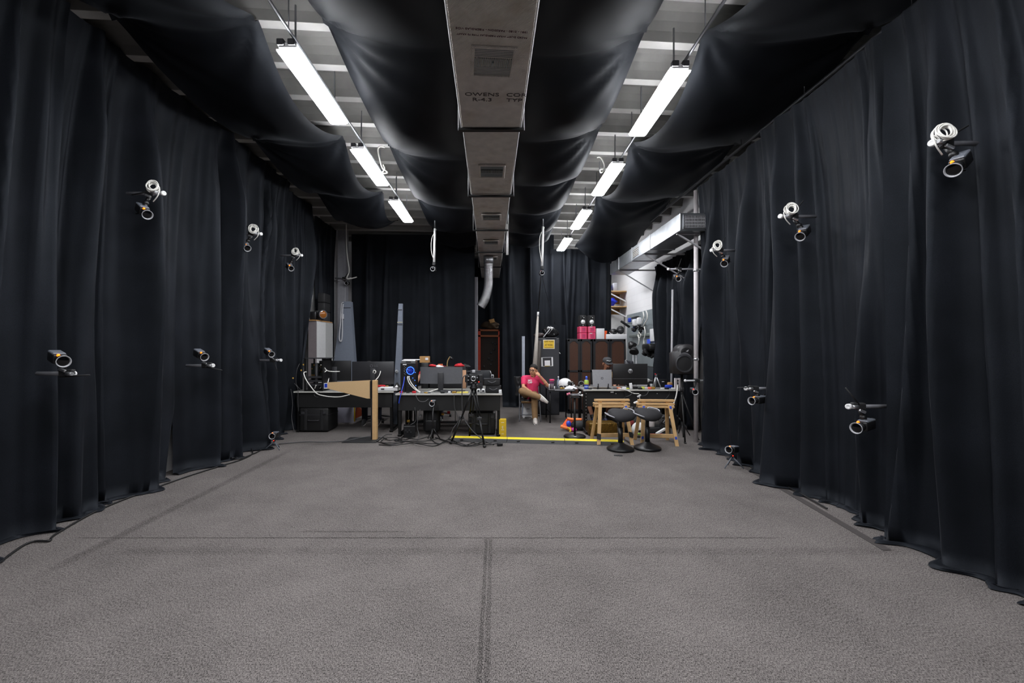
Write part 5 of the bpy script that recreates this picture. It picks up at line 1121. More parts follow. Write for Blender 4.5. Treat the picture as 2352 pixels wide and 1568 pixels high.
# ------------------------------------------------------------------ trestles
m_bluetape = M('blue_tape', (52, 84, 190), 0.6); m_blacktape = M('black_tape', (22, 22, 22), 0.6)
def trestle(label, loc, rot, tape):
    t = thing('wooden_trestle', label, 'trestle', (0, 0, 0), 'wooden trestles')
    MB().box((0.01, 0.0, 0.684), (0.575, 0.06, 0.036), bev=0.004).build('top_beam', m_wood, t)
    for s in (-1, 1): MB().box((0, s * 0.055, 0.588), (0.575, 0.022, 0.034), bev=0.004).build('rail', m_wood, t)
    MB().box((0, 0, 0.63), (0.585, 0.11, 0.03), bev=0.003).build('rail_cap', m_wood, t)
    for s in (-1, 1): MB().box((s * 0.19, 0, 0.655), (0.06, 0.04, 0.03)).build('spacer', m_kraft, t)
    for sx in (-1, 1):
        for sy in (-1, 1):
            a = Vector((sx * 0.205, sy * 0.078, 0.62)); b = Vector((sx * 0.268, sy * 0.225, 0.0)); dv = (b - a)
            mb = MB(); mb.prism([a + Vector((-0.027, -0.011, 0)), a + Vector((0.027, -0.011, 0)), a + Vector((0.027, 0.011, 0)), a + Vector((-0.027, 0.011, 0))], dv); lg_ = mb.build('leg', m_wood, t)
            if sy < 0 and tape == 'black':
                q = a + dv * (0.78 if sx < 0 else 0.74); MB().prism([q + Vector((-0.03, -0.014, 0.045)), q + Vector((0.03, -0.014, 0.03)), q + Vector((0.03, 0.014, 0.03)), q + Vector((-0.03, 0.014, 0.045))], dv.normalized() * 0.085).build('black_tape', m_blacktape, lg_)
            if sy < 0 and (tape == 'blue' or sx > 0):
                qs = (0.05, 0.8) if tape == 'blue' else (0.06,)
                for f_ in qs:
                    q = a + dv * f_; MB().prism([q + Vector((-0.018, -0.0135, 0.018)), q + Vector((0.016, -0.0135, 0.022)), q + Vector((0.016, -0.011, 0.022)), q + Vector((-0.018, -0.011, 0.018))], dv.normalized() * 0.042).build('blue_tape', m_bluetape, lg_)
    for sy in (-1, 1):
        if sy < 0: continue
    MB().bar((-0.25, -0.165, 0.145), (0.25, -0.165, 0.145), 0.06, 0.02, up=(0, -1, 0), bev=0.003).build('lower_rail', m_wood, t)
    t.location = loc; t.rotation_euler = (0, 0, rot); return t
trestle('wooden trestle with black tape on its legs, left of the pair', (WX(1404, 7.12), 7.12, 0), 0.03, 'black')
trestle('wooden trestle with blue tape on its legs, right of the pair', (WX(1504, 7.08), 7.06, 0), -0.06, 'blue')
p = W(1456, 930, 7.05); bx('white_sensor', 'white sensor bar resting between the two trestles', 'sensor', (WX(1459, 7.2), 7.14, 0.634), (0.1, 0.03, 0.03), m_paper, 0.008, (0, -0.3, 0.3))
# ------------------------------------------------------------------ stools
def stool(label, loc, rot):
    t = thing('wobble_stool', label, 'stool', (0, 0, 0), 'black wobble stools')
    MB().lathe([(0, 0.0), (0.17, 0.0), (0.2, 0.012), (0.203, 0.028), (0.185, 0.042), (0.12, 0.07), (0.06, 0.1), (0.045, 0.115), (0, 0.115)], seg=40).build('base', m_black, t)
    MB().cyl((0, 0, 0.1), (0, 0, 0.34), 0.036, seg=20).build('lower_column', m_black, t); MB().cyl((0, 0, 0.33), (0, 0, 0.5), 0.025, seg=18).build('gas_column', m_frame, t)
    mb = MB(); n = 44; lay = []
    def outline(a):
        r = 0.196 * (1 - 0.13 * math.cos(3 * a)) 
        return r
    prof = [(0.0, 0.082), (0.45, 0.08), (0.8, 0.068), (0.96, 0.046), (1.0, 0.02), (0.97, -0.005), (0.75, -0.02), (0.0, -0.022)]
    rings = []
    for f_, z in prof:
        if f_ == 0: rings.append([mb.bm.verts.new((0, 0, z))]); continue
        rings.append([mb.bm.verts.new((f_ * outline(2 * math.pi * k / n) * math.cos(2 * math.pi * k / n), f_ * outline(2 * math.pi * k / n) * math.sin(2 * math.pi * k / n), z - 0.035 * (f_ ** 2) * (math.cos(2 * math.pi * k / n) > 0) * math.cos(2 * math.pi * k / n) ** 2)) for k in range(n)])
    for a, b in zip(rings, rings[1:]):
        for k in range(n):
            q = []
            for v in (a[k % len(a)], a[(k + 1) % len(a)], b[(k + 1) % len(b)], b[k % len(b)]):
                if v not in q: q.append(v)
            if len(q) > 2: mb.bm.faces.new(q)
    mb._fin(0, True)
    M_ = Matrix.Translation((0, 0, 0.515)) @ Matrix.Rotation(R(9), 4, 'Y') @ Matrix.Rotation(R(6), 4, 'X')
    for v in mb.bm.verts: v.co = M_ @ v.co
    mb.build('seat', M('black_mesh_fabric', (34, 33, 36), 0.85, var=0.3, scale=120), t)
    for s in (-1, 1):
        mb = MB(); mb.tube([M_ @ Vector((-0.1, s * 0.14, 0.02)), M_ @ Vector((-0.12, s * 0.2, 0.05)), M_ @ Vector((-0.03, s * 0.235, 0.055)), M_ @ Vector((0.06, s * 0.22, 0.045)), M_ @ Vector((0.08, s * 0.15, 0.01))], 0.0095); mb.build('handle', M('pale_grey_handle', (158, 158, 164), 0.4), t)
    t.location = loc; t.rotation_euler = (0, 0, rot); return t
stool('black wobble stool in front of the trestles, left of the pair', (WX(1425, 6.56), 6.56, 0), R(-60))
stool('black wobble stool in front of the trestles, right of the pair', (WX(1487, 6.62), 6.62, 0), R(-52))
# ------------------------------------------------------------------ under and beside the right desk
c = Vector((WX(1320, 7.5), 7.5, 0)); t = thing('round_stand', 'round-based black stand with a small drone arm on top', 'stand', c)
MB().lathe([(0, 0), (0.185, 0), (0.19, 0.02), (0.17, 0.04), (0.03, 0.055), (0, 0.055)], c, seg=36).build('base', m_black, t)
MB().cyl(c + Vector((0, 0, 0.05)), c + Vector((0, 0, 0.68)), 0.019).build('pole', m_black, t)
MB().box(c + Vector((-0.02, -0.17, 0.046)), (0.04, 0.02, 0.006)).build('white_sticker', m_paper, t)
MB().box(c + Vector((0, 0, 0.685)), (0.16, 0.1, 0.02), bev=0.006).build('tray', m_black2, t)
d_ = thing('small_drone', 'small silver and pink drone lying on the round-based stand', 'drone', c + Vector((0, 0, 0.697)))
MB().box(c + Vector((0, 0, 0.725)), (0.14, 0.1, 0.04), bev=0.012, seg=2).build('body', m_mgrey, d_)
for sx in (-1, 1):
    for sy in (-1, 1):
        MB().cyl(c + Vector((sx * 0.05, sy * 0.03, 0.735)), c + Vector((sx * 0.11, sy * 0.09, 0.725 + 0.03 * (sx * sy > 0))), 0.009).build('arm', m_lgrey, d_)
        MB().cyl(c + Vector((sx * 0.11, sy * 0.09, 0.712 + 0.03 * (sx * sy > 0))), c + Vector((sx * 0.11, sy * 0.09, 0.745 + 0.03 * (sx * sy > 0))), 0.015).build('motor', m_white if sx > 0 else M('pink_motor', (226, 120, 150), 0.5), d_)
def sack(name, label, cat, c, d, mat, seed, mats=None):
    c = Vector(c); mb = MB(); mb.ell(c + Vector((0, 0, d[2] / 2)), (d[0] / 2, d[1] / 2, d[2] / 2), seg=26)
    for v in mb.bm.verts:
        q = (v.co - c); s = 1.0 + 0.55 * noise.noise(v.co * 8 + Vector((seed, 0, 0))); q = Vector((q.x * s, q.y * s, q.z * (1.0 + 0.2 * noise.noise(v.co * 9 + Vector((0, seed, 0))))))
        v.co = c + q; v.co.z = max(v.co.z, c.z + 0.004)
    return solo(name, mb, mat, label, cat, c, None)
t = thing('orange_bag', 'open orange and black bag on the carpet by the round-based stand', 'bag', (WX(1305, 8.2), 8.15, 0))
mb = MB(); Yb = 8.1
mb.prism([W(1288, 983, Yb), W(1302, 963, Yb + 0.1), W(1320, 965, Yb + 0.1), W(1312, 984, Yb)], (0, 0.03, 0.01)); mb.build('orange_flap', m_orange, t)
mb = MB(); mb.ell(W(1329, 977, 8.15), (0.16, 0.12, 0.1), seg=18); [setattr(v.co, 'z', max(v.co.z, 0.004)) for v in mb.bm.verts]; mb.build('black_body', m_black2, t)
mb = MB(); mb.tube([W(1288, 978, 8.05), W(1296, 981, 8.03), W(1312, 986, 8.02)], 0.03).tube([W(1303, 961, 8.15), W(1316, 963, 8.15), W(1336, 963, 8.18)], 0.028); mb.build('orange_piping', M('light_orange', (244, 130, 70), 0.7), t)
mb = MB(); mb.lathe([(0, 0), (0.045, 0.0), (0.045, 0.006), (0, 0.006)], W(1306, 973, 8.075), (0, -1, 0.25), 18, sy=1.3); mb.build('blue_badge', m_blue, t)
mb = MB(); mb.tube([W(1304, 981, 8.0), W(1311, 988, 7.96), W(1308, 991, 7.95)], 0.016); solo('yellow_strap', mb, m_yellow, 'yellow strap on the carpet in front of the orange bag', 'strap', W(1308, 991, 7.95))
pile('pink_pouch', 'small magenta pouch on the carpet in front of the orange bag', 'pouch', 1316, 986, 8.0, (0.05, 0.05, 0.04), M('magenta_fabric', (180, 40, 130), 0.7), base=0.0)
m_seq = M('gold_sequins', (104, 78, 26), 0.35, 0.5, var=1.0, scale=38, bump=1.0)
t = thing('sequin_box', 'glittering gold sequin box behind the left trestle', 'box', (WX(1381, 7.75), 7.75, 0))
mb = MB(); mb.box((WX(1381, 7.75), 7.75, 0.115), (0.5, 0.34, 0.22), bev=0.03, seg=4)
for v in mb.bm.verts: v.co += Vector((0.02 * noise.noise(v.co * 12), 0.02 * noise.noise(v.co * 12 + Vector((5, 0, 0))), 0.012 * noise.noise(v.co * 10)))
mb.build('box', m_seq, t)
sack('black_duffel', 'dark bag with red mesh between the two trestles', 'bag', (WX(1446, 7.9), 7.95, 0), (0.36, 0.4, 0.34), m_black2, 3)
sack('red_mesh_bag', 'small red mesh bag on top of the dark bag between trestles', 'bag', (WX(1446, 7.7), 7.7, 0.16), (0.13, 0.12, 0.12), M('red_mesh', (120, 40, 36), 0.8, var=0.6, scale=60), 4)
c = Vector((WX(1467, 7.55), 7.55, 0)); t = thing('motorcycle_helmet', 'white helmet with a green patch on the floor behind the right trestle', 'helmet', c)
mb = MB(); mb.ell(c + Vector((0, 0, 0.125)), (0.12, 0.14, 0.125), seg=22); mb.build('shell', m_white, t); MB().ell(c + Vector((0.0, -0.06, 0.12)), (0.085, 0.085, 0.055)).build('visor_opening', m_black, t)
MB().ell(c + Vector((-0.02, -0.115, 0.07)), (0.04, 0.02, 0.02)).build('green_patch', M('lime_green', (170, 210, 80), 0.5), t)
c = Vector((WX(1496.5, 7.95), 7.95, 0)); h0 = 0.1
bx('black_crate', 'low black crate under the right desk carrying the white jug', 'crate', c + Vector((0.05, 0.05, 0)), (0.5, 0.36, h0), m_black2, 0.01)
t = thing('white_jug', 'white plastic jug on the black crate behind the right trestle', 'jug', c + Vector((0, 0, h0)))
MB().lathe([(0, 0), (0.055, 0), (0.057, 0.01), (0.057, 0.15), (0.05, 0.17), (0.024, 0.19), (0.024, 0.21), (0, 0.21)], c + Vector((0, 0, h0))).build('jug', M('milky_plastic', (186, 180, 178), 0.5), t)
MB().lathe([(0, 0.21), (0.027, 0.205), (0.027, 0.225), (0, 0.225)], c + Vector((0, 0, h0))).build('cap', m_lgrey, t)
c = Vector((WX(1524, 7.85), 7.85, 0)); mb = MB(); rnd = random.Random(6)
for k in range(9): mb.torus(c + Vector((rnd.uniform(-0.03, 0.03), rnd.uniform(-0.05, 0.0), 0.19 + rnd.uniform(-0.07, 0.07))), (rnd.uniform(-0.6, 0.6), -1, rnd.uniform(-0.5, 0.5)), rnd.uniform(0.05, 0.1), 0.007, 26, 6)
mb.torus(c + Vector((0, -0.02, 0.01)), (0, 0, 1), 0.1, 0.01).cyl(c + Vector((0, 0, 0)), c + Vector((0, 0, 0.12)), 0.012)
solo('cable_coil', mb, m_cable_g, 'tangled coil of grey cable behind the right trestle leg', 'cable', c)
c = W(1517, 990, 7.25); t = thing('leaning_strip', 'white power strip leaning across the lower rail of the right trestle', 'power strip', c)
MB().bar(W(1508, 996, 7.2), W(1528, 984, 7.3), 0.035, 0.05, up=(0, -1, 0), bev=0.005).build('body', m_paper, t)
bx('red_cloth', 'red cloth lying under the lower rail of the right trestle', 'cloth', (WX(1512, 7.45), 7.5, 0), (0.26, 0.16, 0.05), M('dark_red_cloth', (150, 30, 34), 0.8), 0.02)
bx('dark_plate', 'dark plate lying on the carpet before the left stool', 'plate', (WX(1421, 6.2), 6.22, 0.001), (0.12, 0.05, 0.01), m_dgrey, 0.004, (0, 0, -0.25))
t = thing('desk_fan', 'small black fan head under the left end of the right desk', 'fan', (WX(1362, 8.4), 8.35, 0))
# ------------------------------------------------------------------ speaker on tripod
SC = Vector((WX(1566, 7.36), 7.36, 0)); zb, zt = 1.1, 1.6
t = thing('speaker_stand', 'black tripod stand under the big rounded speaker', 'stand', SC)
MB().cyl(SC + Vector((0, 0, 0.3)), SC + Vector((0, 0, zb)), 0.022, seg=16).build('pole', m_frame, t)
MB().lathe([(0.023, 0.8), (0.032, 0.8), (0.034, 0.86), (0.023, 0.87)], SC).build('collar', m_dgrey, t)
for e in ((-0.10, -0.36), (0.24, -0.08), (0.02, 0.3)):
    f_ = SC + Vector((e[0], e[1], 0.012)); MB().cyl(SC + Vector((0, 0, 0.78)), f_, 0.013, seg=10).build('leg', m_frame, t)
    MB().cyl(SC + Vector((0, 0, 0.3)), SC * 0.5 + f_ * 0.5 + Vector((0, 0, 0.06)), 0.009, seg=8).build('brace', m_frame, t); MB().ell(f_, (0.02, 0.03, 0.014), seg=10).build('rubber_foot', m_black, t)
MB().box(SC + Vector((0.18, -0.12, 0.5)), (0.035, 0.01, 0.03), (0, 0.3, 0)).build('white_tag', m_paper, t)
MB().box(SC + Vector((0, 0, zb - 0.004)), (0.2, 0.2, 0.012)).build('top_plate', m_frame, t)
t = thing('studio_speaker', 'big rounded black studio speaker on the tripod stand', 'speaker', SC + Vector((0, 0, zb)))
mb = MB(); w = 0.36; x0 = SC.x + 0.01; ol = []
for a in range(0, 181, 12): ol.append((x0 + 0.02 + 0.135 * math.cos(R(a)), SC.y - 0.16, zt - 0.12 + 0.12 * math.sin(R(a))))
ol = [(x0 + w / 2 - 0.015, SC.y - 0.16, zb + 0.005)] + [(x0 + w / 2 - 0.01, SC.y - 0.16, zt - 0.17)] + ol + [(x0 - w / 2 + 0.01, SC.y - 0.16, zt - 0.15), (x0 - w / 2 + 0.01, SC.y - 0.16, zb + 0.005)]
mb.prism(ol, (0.02, 0.34, 0)); bmesh.ops.bevel(mb.bm, geom=[e for e in mb.bm.edges if len(e.link_faces) == 2 and e.calc_face_angle(0) > 0.6], offset=0.018, segments=3, affect='EDGES'); mb._fin(0, True); mb.build('cabinet', M('charcoal_speaker', (40, 39, 41), 0.5), t)
MB().lathe([(0.135, 0.0), (0.15, 0.004), (0.15, 0.012), (0.138, 0.02), (0.12, 0.012)], (x0 - 0.035, SC.y - 0.162, zb + 0.175), (0, -1, 0), 40).build('woofer_ring', m_dgrey, t)
MB().lathe([(0, 0.02), (0.1, 0.012), (0.122, 0.008), (0.134, 0.014)], (x0 - 0.035, SC.y - 0.163, zb + 0.175), (0, -1, 0), 40).build('woofer_grille', m_black2, t)
mb = MB(); mb.ell((x0 + 0.0, SC.y - 0.14, zt - 0.13), (0.13, 0.03, 0.1), seg=20); mb.build('horn', m_black, t)
mb = MB(); mb.prism([(x0 - 0.02, SC.y - 0.176, zt - 0.12), (x0 + 0.03, SC.y - 0.176, zt - 0.09), (x0 + 0.015, SC.y - 0.176, zt - 0.125)], (0, -0.003, 0)); mb.build('logo', m_lgrey, t)
mb = MB(); mb.prism([(x0 - 0.15, SC.y - 0.168, zb + 0.22)] + [(x0 - 0.035 + 0.155 * math.cos(R(a)), SC.y - 0.168, zb + 0.175 + 0.155 * math.sin(R(a))) for a in range(150, 29, -10)] + [(x0 - 0.035 + 0.12 * math.cos(R(a)), SC.y - 0.168, zb + 0.215 + 0.15 * math.sin(R(a))) for a in range(40, 141, 10)], (0, -0.004, 0)); mb.build('waveguide_lip', m_mgrey, t)
# light stand pole behind the speaker
t = thing('light_stand', 'slender white light stand rising behind the big speaker', 'stand', (WX(1543, 8.55), 8.55, 0))
MB().cyl((WX(1541, 8.55), 8.55, 0.02), (WX(1545, 8.55), 8.55, WZ(665, 8.55)), 0.02, seg=12).build('pole', m_lgrey, t)
for a in (90, 210, 330): MB().cyl((WX(1541, 8.55), 8.55, 0.35), (WX(1541, 8.55) + 0.28 * math.cos(R(a)), 8.55 + 0.28 * math.sin(R(a)), 0.012), 0.01).build('leg', m_lgrey, t)
MB().lathe([(0.021, 1.05), (0.028, 1.05), (0.028, 1.12), (0.021, 1.12)], (WX(1541.5, 8.55), 8.55, 0)).build('collar', m_dgrey, t)
# ------------------------------------------------------------------ back row: lockers, boxes, wall gear
def mesh_locker(label, x0, x1, yf, z1, doors, depth=0.45):
    t = thing('mesh_locker', label, 'cabinet', ((x0 + x1) / 2, yf + depth / 2, 0), 'black lockers with mesh doors')
    m_l = M('black_locker_paint', (30, 30, 33), 0.5)
    mb = MB(); xc = (x0 + x1) / 2
    mb.box((xc, yf + depth / 2 + 0.01, z1 / 2), (x1 - x0, depth - 0.02, z1), bev=0.004); mb.build('carcass', m_l, t)
    n = doors; w = (x1 - x0) / n
    for k in range(n):
        a = x0 + w * k + 0.012; b = x0 + w * (k + 1) - 0.012; bt = 0.035
        mb = MB()
        for xx in (a + bt / 2, b - bt / 2): mb.box((xx, yf - 0.006, z1 / 2 + 0.02), (bt, 0.02, z1 - 0.06))
        for zz in (0.08, z1 * 0.57, z1 - 0.03): mb.box(((a + b) / 2, yf - 0.006, zz), (b - a, 0.02, 0.045))
        cr = 0.07
        for sx, xx in ((1, a + bt), (-1, b - bt)):
            mb.prism([(xx, yf - 0.016, z1 - 0.05), (xx + sx * cr, yf - 0.016, z1 - 0.05), (xx, yf - 0.016, z1 - 0.05 - cr)], (0, 0.02, 0))
        d = mb.build('door', m_l, t)
        MB().box(((a + b) / 2, yf - 0.002, z1 / 2), (b - a - 0.04, 0.006, z1 - 0.1)).build('mesh_panel', M('brown_mesh', (68, 38, 22), 0.6, var=0.8, scale=110), d)
LZ1 = 1.74
mesh_locker('black locker with brown mesh doors under the pink boxes', 1.66, 2.24, 10.15, LZ1, 2)
mesh_locker('black locker with brown mesh doors behind the man in the cap', 2.26, 3.02, 10.15, LZ1, 2)
m_pink = M('hot_pink_card', (226, 66, 108), 0.6, var=0.08)
for i in range(2):
    for k in range(2):
        c = Vector((WX((1340, 1360)[i], 10.2) , 10.38, LZ1 + 0.152 * k)); lab = 'pink box on the mesh locker, %s %s of four' % (('lower', 'upper')[k], ('left', 'right')[i])
        t = thing('pink_box', lab, 'box', c, 'pink boxes under the monitor speakers')
        MB().box(c + Vector((0, 0, 0.072)), (0.172, 0.3, 0.144), bev=0.004).build('carton', m_pink, t)
        mb = MB(); 
        for q in range(4): mb.box(c + Vector((0.015, -0.151, 0.035 + q * 0.024)), (0.075, 0.002, 0.008))
        mb.build('printed_text', M('plum_print', (96, 40, 84), 0.6), t)
        MB().box(c + Vector((-0.06, -0.151, 0.072)), (0.03, 0.002, 0.13)).build('pale_stripe', M('light_pink', (226, 110, 140), 0.6), t)
        if i: MB().box(c + Vector((-0.02, -0.152, 0.134)), (0.06, 0.003, 0.014)).build('white_sticker', m_paper, t)
for i, px in enumerate((1340, 1360)):
    c = Vector((WX(px, 10.2), 10.36, LZ1 + 0.304)); t = thing('monitor_speaker', 'black monitor speaker with a white cone on the pink boxes, %s one' % ('left', 'right')[i], 'speaker', c, 'monitor speakers')
    MB().box(c + Vector((0, 0, 0.128)), (0.152, 0.24, 0.254), bev=0.006).build('cabinet', m_black2, t)
    f = c + Vector((0, -0.121, 0))
    MB().lathe([(0.05, 0), (0.056, 0.004), (0.06, 0.0)], f + Vector((0, 0, 0.1)), (0, -1, 0)).build('woofer_rim', m_dgrey, t)
    MB().lathe([(0, 0.012), (0.016, 0.01), (0.018, 0.002), (0.046, 0.008), (0.05, 0.0)], f + Vector((0, 0, 0.1)), (0, -1, 0)).build('white_cone', m_white, t)
    MB().lathe([(0, 0.006), (0.012, 0.004), (0.03, 0.004), (0.034, 0.0)], f + Vector((0, 0, 0.205)), (0, -1, 0)).build('tweeter', m_black, t)
    MB().box(f + Vector((0.018, -0.006, 0.2)), (0.012, 0.004, 0.02), (0, 0.6, 0)).build('tweeter_glint', m_white, t)
    MB().box(f + Vector((0, -0.001, 0.02)), (0.02, 0.004, 0.012)).build('badge', m_white, t)
bx('white_box', 'upright white box right of the pink boxes', 'box', (WX(1380, 10.2), 10.35, LZ1), (0.185, 0.24, 0.25), m_paper, 0.005)
mb = MB(); mb.prism([(WX(1390.5, 10.2), 10.3, LZ1 + 0.002), (WX(1393, 10.2), 10.3, LZ1 + 0.002), (WX(1397, 10.2), 10.3, LZ1 + 0.18), (WX(1396, 10.2), 10.3, LZ1 + 0.2), (WX(1390.5, 10.2), 10.3, LZ1 + 0.2)], (0, 0.16, 0)); solo('orange_case', mb, m_orange, 'orange wedge-shaped case between the white boxes', 'case', (WX(1393, 10.2), 10.36, LZ1))
bx('white_flat_box', 'long flat white box under the black helmets', 'box', (WX(1417, 10.2), 10.36, LZ1), (0.48, 0.3, 0.115), m_paper, 0.005)
for px, lab, r_ in ((1413, 'glossy black visor helmet on the flat white box, left one', (0.1, 0.11, 0.065)), (1429, 'round matt black helmet on the flat white box, right one', (0.085, 0.1, 0.1))):
    c = Vector((WX(px, 10.2), 10.34, LZ1 + 0.116)); t = thing('black_helmet', lab, 'helmet', c, 'black helmets')
    MB().ell(c + Vector((0, 0, r_[2])), r_, seg=20).build('shell', m_black if px < 1420 else m_black2, t)
    MB().ell(c + Vector((0, -0.03, r_[2] * 0.9)), (r_[0] * 0.9, r_[1] * 0.85, r_[2] * 0.5), seg=16).build('visor', m_glass if px < 1420 else m_dgrey, t)
    MB().tube([c + Vector((-r_[0], 0, r_[2] * 0.7)), c + Vector((-r_[0] * 0.8, -0.06, 0.01)), c + Vector((-r_[0] * 0.5, -0.09, 0.012))], 0.006).build('strap', m_lgrey, t)
# draped cabinet and dark sign locker
t = thing('draped_cabinet', 'tall cabinet fully draped in black cloth left of the pink boxes', 'cabinet', (1.57, 10.5, 0))
mb = MB()
def dr_(u, v):
    a = u * 2 * math.pi; sx = 0.235; sy = 0.26; cxx = max(-1, min(1, 1.35 * math.cos(a))); cyy = max(-1, min(1, 1.35 * math.sin(a)))
    k = 1 + 0.04 * math.sin(a * 9 + 1) * (1 - v) + 0.05 * (1 - v)
    return (1.555 + sx * cxx * k * 0.40, 10.55 + sy * cyy * k, 2.07 * v + 0.01)
MB().box((1.4, 10.62, 1.02), (0.42, 0.42, 2.04), bev=0.03, seg=3).build('cabinet', m_black2, t)
def fr(u, v): x = 1.19 + 0.46 * u; return (x, 10.385 - 0.02 * math.sin(u * 14) * (1 - v) - 0.01 * noise.noise((u * 6, v * 3, 0)), 0.01 + 2.07 * v)
mb.grid(fr, 40, 30); mb.build('black_cloth', m_cloth, t)
SX0, SX1, SY, SZ = 0.955, 1.44, 9.95, 1.76
t = thing('dark_locker', 'dark steel locker with a yellow sign and a taped sheet', 'cabinet', ((SX0 + SX1) / 2, SY + 0.2, 0))
m_lock = M('dark_grey_locker', (46, 47, 52), 0.55, var=0.15, scale=60)
xc = (SX0 + SX1) / 2
MB().box((xc, SY + 0.2, SZ / 2), (SX1 - SX0, 0.4, SZ), bev=0.006).build('carcass', m_lock, t)
d_ = MB(); d_.box((xc, SY - 0.006, SZ / 2), (SX1 - SX0 - 0.02, 0.016, SZ - 0.05), bev=0.003); d_ = d_.build('door', m_lock, t)
mb = MB(); mb.bar((SX1 - 0.005, SY - 0.02, 1.43), (SX1 + 0.02, SY - 0.025, 1.4), 0.012, 0.012); mb.build('handle', m_white, d_)
for k in range(3): MB().box((SX1 - 0.04, SY - 0.016, 1.7 - k * 0.022), (0.08, 0.006, 0.006)).build('vent_slot', m_mgrey, d_)
MB().box((SX0 + 0.3, SY - 0.012, SZ + 0.004), (0.24, 0.03, 0.014)).build('top_strip', m_mgrey, t)
sc = W(1260.5, 790.5, SY); t = thing('yellow_sign', 'yellow warning sign with a white border on the dark locker', 'sign', sc + Vector((0, -0.02, 0)))
MB().box(sc + Vector((0, -0.018, 0)), (0.262, 0.006, 0.208), bev=0.002).build('white_border', m_paper, t); MB().box(sc + Vector((0, -0.022, 0)), (0.24, 0.004, 0.185)).build('yellow_face', M('sign_yellow', (222, 184, 50), 0.6), t)
mb = MB(); mb.text('QUIET PLEASE', 0.046, front(sc + Vector((0, -0.0245, 0.064))), 0.0008, bold=0.0012, sx=0.72).text('AT WORK', 0.062, front(sc + Vector((0, -0.0245, -0.018))), 0.0008, bold=0.001, sx=0.6)
mb.box(sc + Vector((0, -0.0245, -0.074)), (0.2, 0.0015, 0.008)); mb.build('lettering', M('dark_brown_ink', (70, 48, 18), 0.7), t)
sc = W(1256.5, 830.5, SY); t = thing('taped_sheet', 'white taped sheet with a dark square frame on the dark locker', 'paper', sc + Vector((0, -0.02, 0)))
ro = Euler((0, R(-2), 0)).to_matrix()
MB().box(sc + Vector((0, -0.018, 0)), (0.268, 0.004, 0.205), ro).build('sheet', m_paper, t); MB().box(sc + Vector((0, -0.0215, 0.0)), (0.2, 0.003, 0.19), ro).build('dark_panel', m_dgrey, t); MB().box(sc + Vector((0.005, -0.0235, -0.03)), (0.125, 0.003, 0.12), ro).build('white_square', m_paper, t); MB().box(sc + Vector((0, -0.0235, -0.098)), (0.11, 0.003, 0.008), ro).build('yellow_tape', m_yellow, t)
zt = SZ
sack('gear_bag', 'glossy black gear bag lying on top of the dark locker', 'bag', (xc + 0.06, SY + 0.2, zt), (0.36, 0.3, 0.26), M('glossy_black_vinyl', (20, 20, 22), 0.25), 12)
sack('brown_gloves', 'dark brown gloves at the left edge of the dark locker top', 'gloves', (SX0 + 0.03, SY + 0.12, zt), (0.2, 0.16, 0.12), M('dark_brown_leather', (52, 40, 38), 0.5), 15)
cable('pale strap curving over the gear bag on the dark locker', [(xc - 0.12, SY + 0.03, zt + 0.02), (xc - 0.06, SY + 0.04, zt + 0.09), (xc + 0.02, SY + 0.05, zt + 0.19), (xc + 0.06, SY + 0.06, zt + 0.27)], 0.012, m_lgrey, 'straps on the dark locker', name='strap')
# furled pale pole with a slack cord
t = thing('furled_screen', 'tall furled pale stand with a dark cover behind the man in pink', 'stand', (WX(1228, 9.85), 9.85, 0))
Yp = 9.85
mb = MB(); mb.cyl(W(1227, 880, Yp), W(1235.5, 722, Yp), 0.075, 0.018, 18); mb.build('pale_sleeve', M('warm_grey_sleeve', (176, 170, 162), 0.6), t)
MB().cyl(Vector((WX(1231, Yp), Yp, 0.0)), W(1236, 782, Yp) + Vector((0.04, 0, 0)), 0.09, 0.03, 14).build('brown_cover', M('dark_brown_cover', (44, 36, 30), 0.7), t)
MB().cyl(W(1235.4, 726, Yp), W(1235.8, 716, Yp), 0.024).build('white_cap', m_white, t)
MB().cyl(W(1235.8, 716, Yp), W(1243, 630, 9.0), 0.01, seg=8).build('black_rod', m_frame, t)
cable('thin cord slanting from the right drop pole camera', [W(1246, 628, 8.9), W(1251, 660, 9.6), W(1262, 700, 10.4), W(1275, 744, 10.9)], 0.006, m_cable_g, 'slack cords')
# red equipment rack seen through the back opening
t = thing('red_rack', 'red-framed equipment rack seen through the gap in the back curtain', 'rack', (WX(1124, 13), 13.2, 0))
m_rr = M('rusty_red_paint', (196, 66, 38), 0.6, var=0.4, scale=40)
xa, xb, Yr, zt = WX(1098, 13), WX(1147, 13), 13.0, WZ(756, 13)
MB().box(((xa + xb) / 2, Yr + 0.3, zt / 2), (xb - xa, 0.5, zt - 0.02)).build('rack_body', M('dark_rack_interior', (46, 36, 30), 0.7), t)
for x, w in ((xa + 0.03, 0.09), (xb - 0.015, 0.035)): MB().box((x, Yr, zt / 2), (w, 0.08, zt)).build('upright', m_rr, t)
for z in (zt - 0.03, zt - 0.2): MB().box(((xa + xb) / 2, Yr, z), (xb - xa, 0.08, 0.05)).build('cross_bar', M('brown_rack_bar', (150, 84, 44), 0.6), t)
rnd = random.Random(2)
for k in range(8): MB().lathe([(0, 0), (0.035, 0), (0.03, 0.01), (0, 0.01)], (rnd.uniform(xa + 0.15, xb - 0.1), Yr + 0.04, rnd.uniform(0.9, zt - 0.4)), (0, -1, 0), 18).build('dial', m_dgrey, t)
sack('tan_toolbag', 'brown bag lying on top of the red equipment rack', 'bag', ((xa + xb) / 2 + 0.06, Yr + 0.2, zt), (0.5, 0.3, 0.24), M('brown_canvas', (70, 54, 36), 0.8), 31)
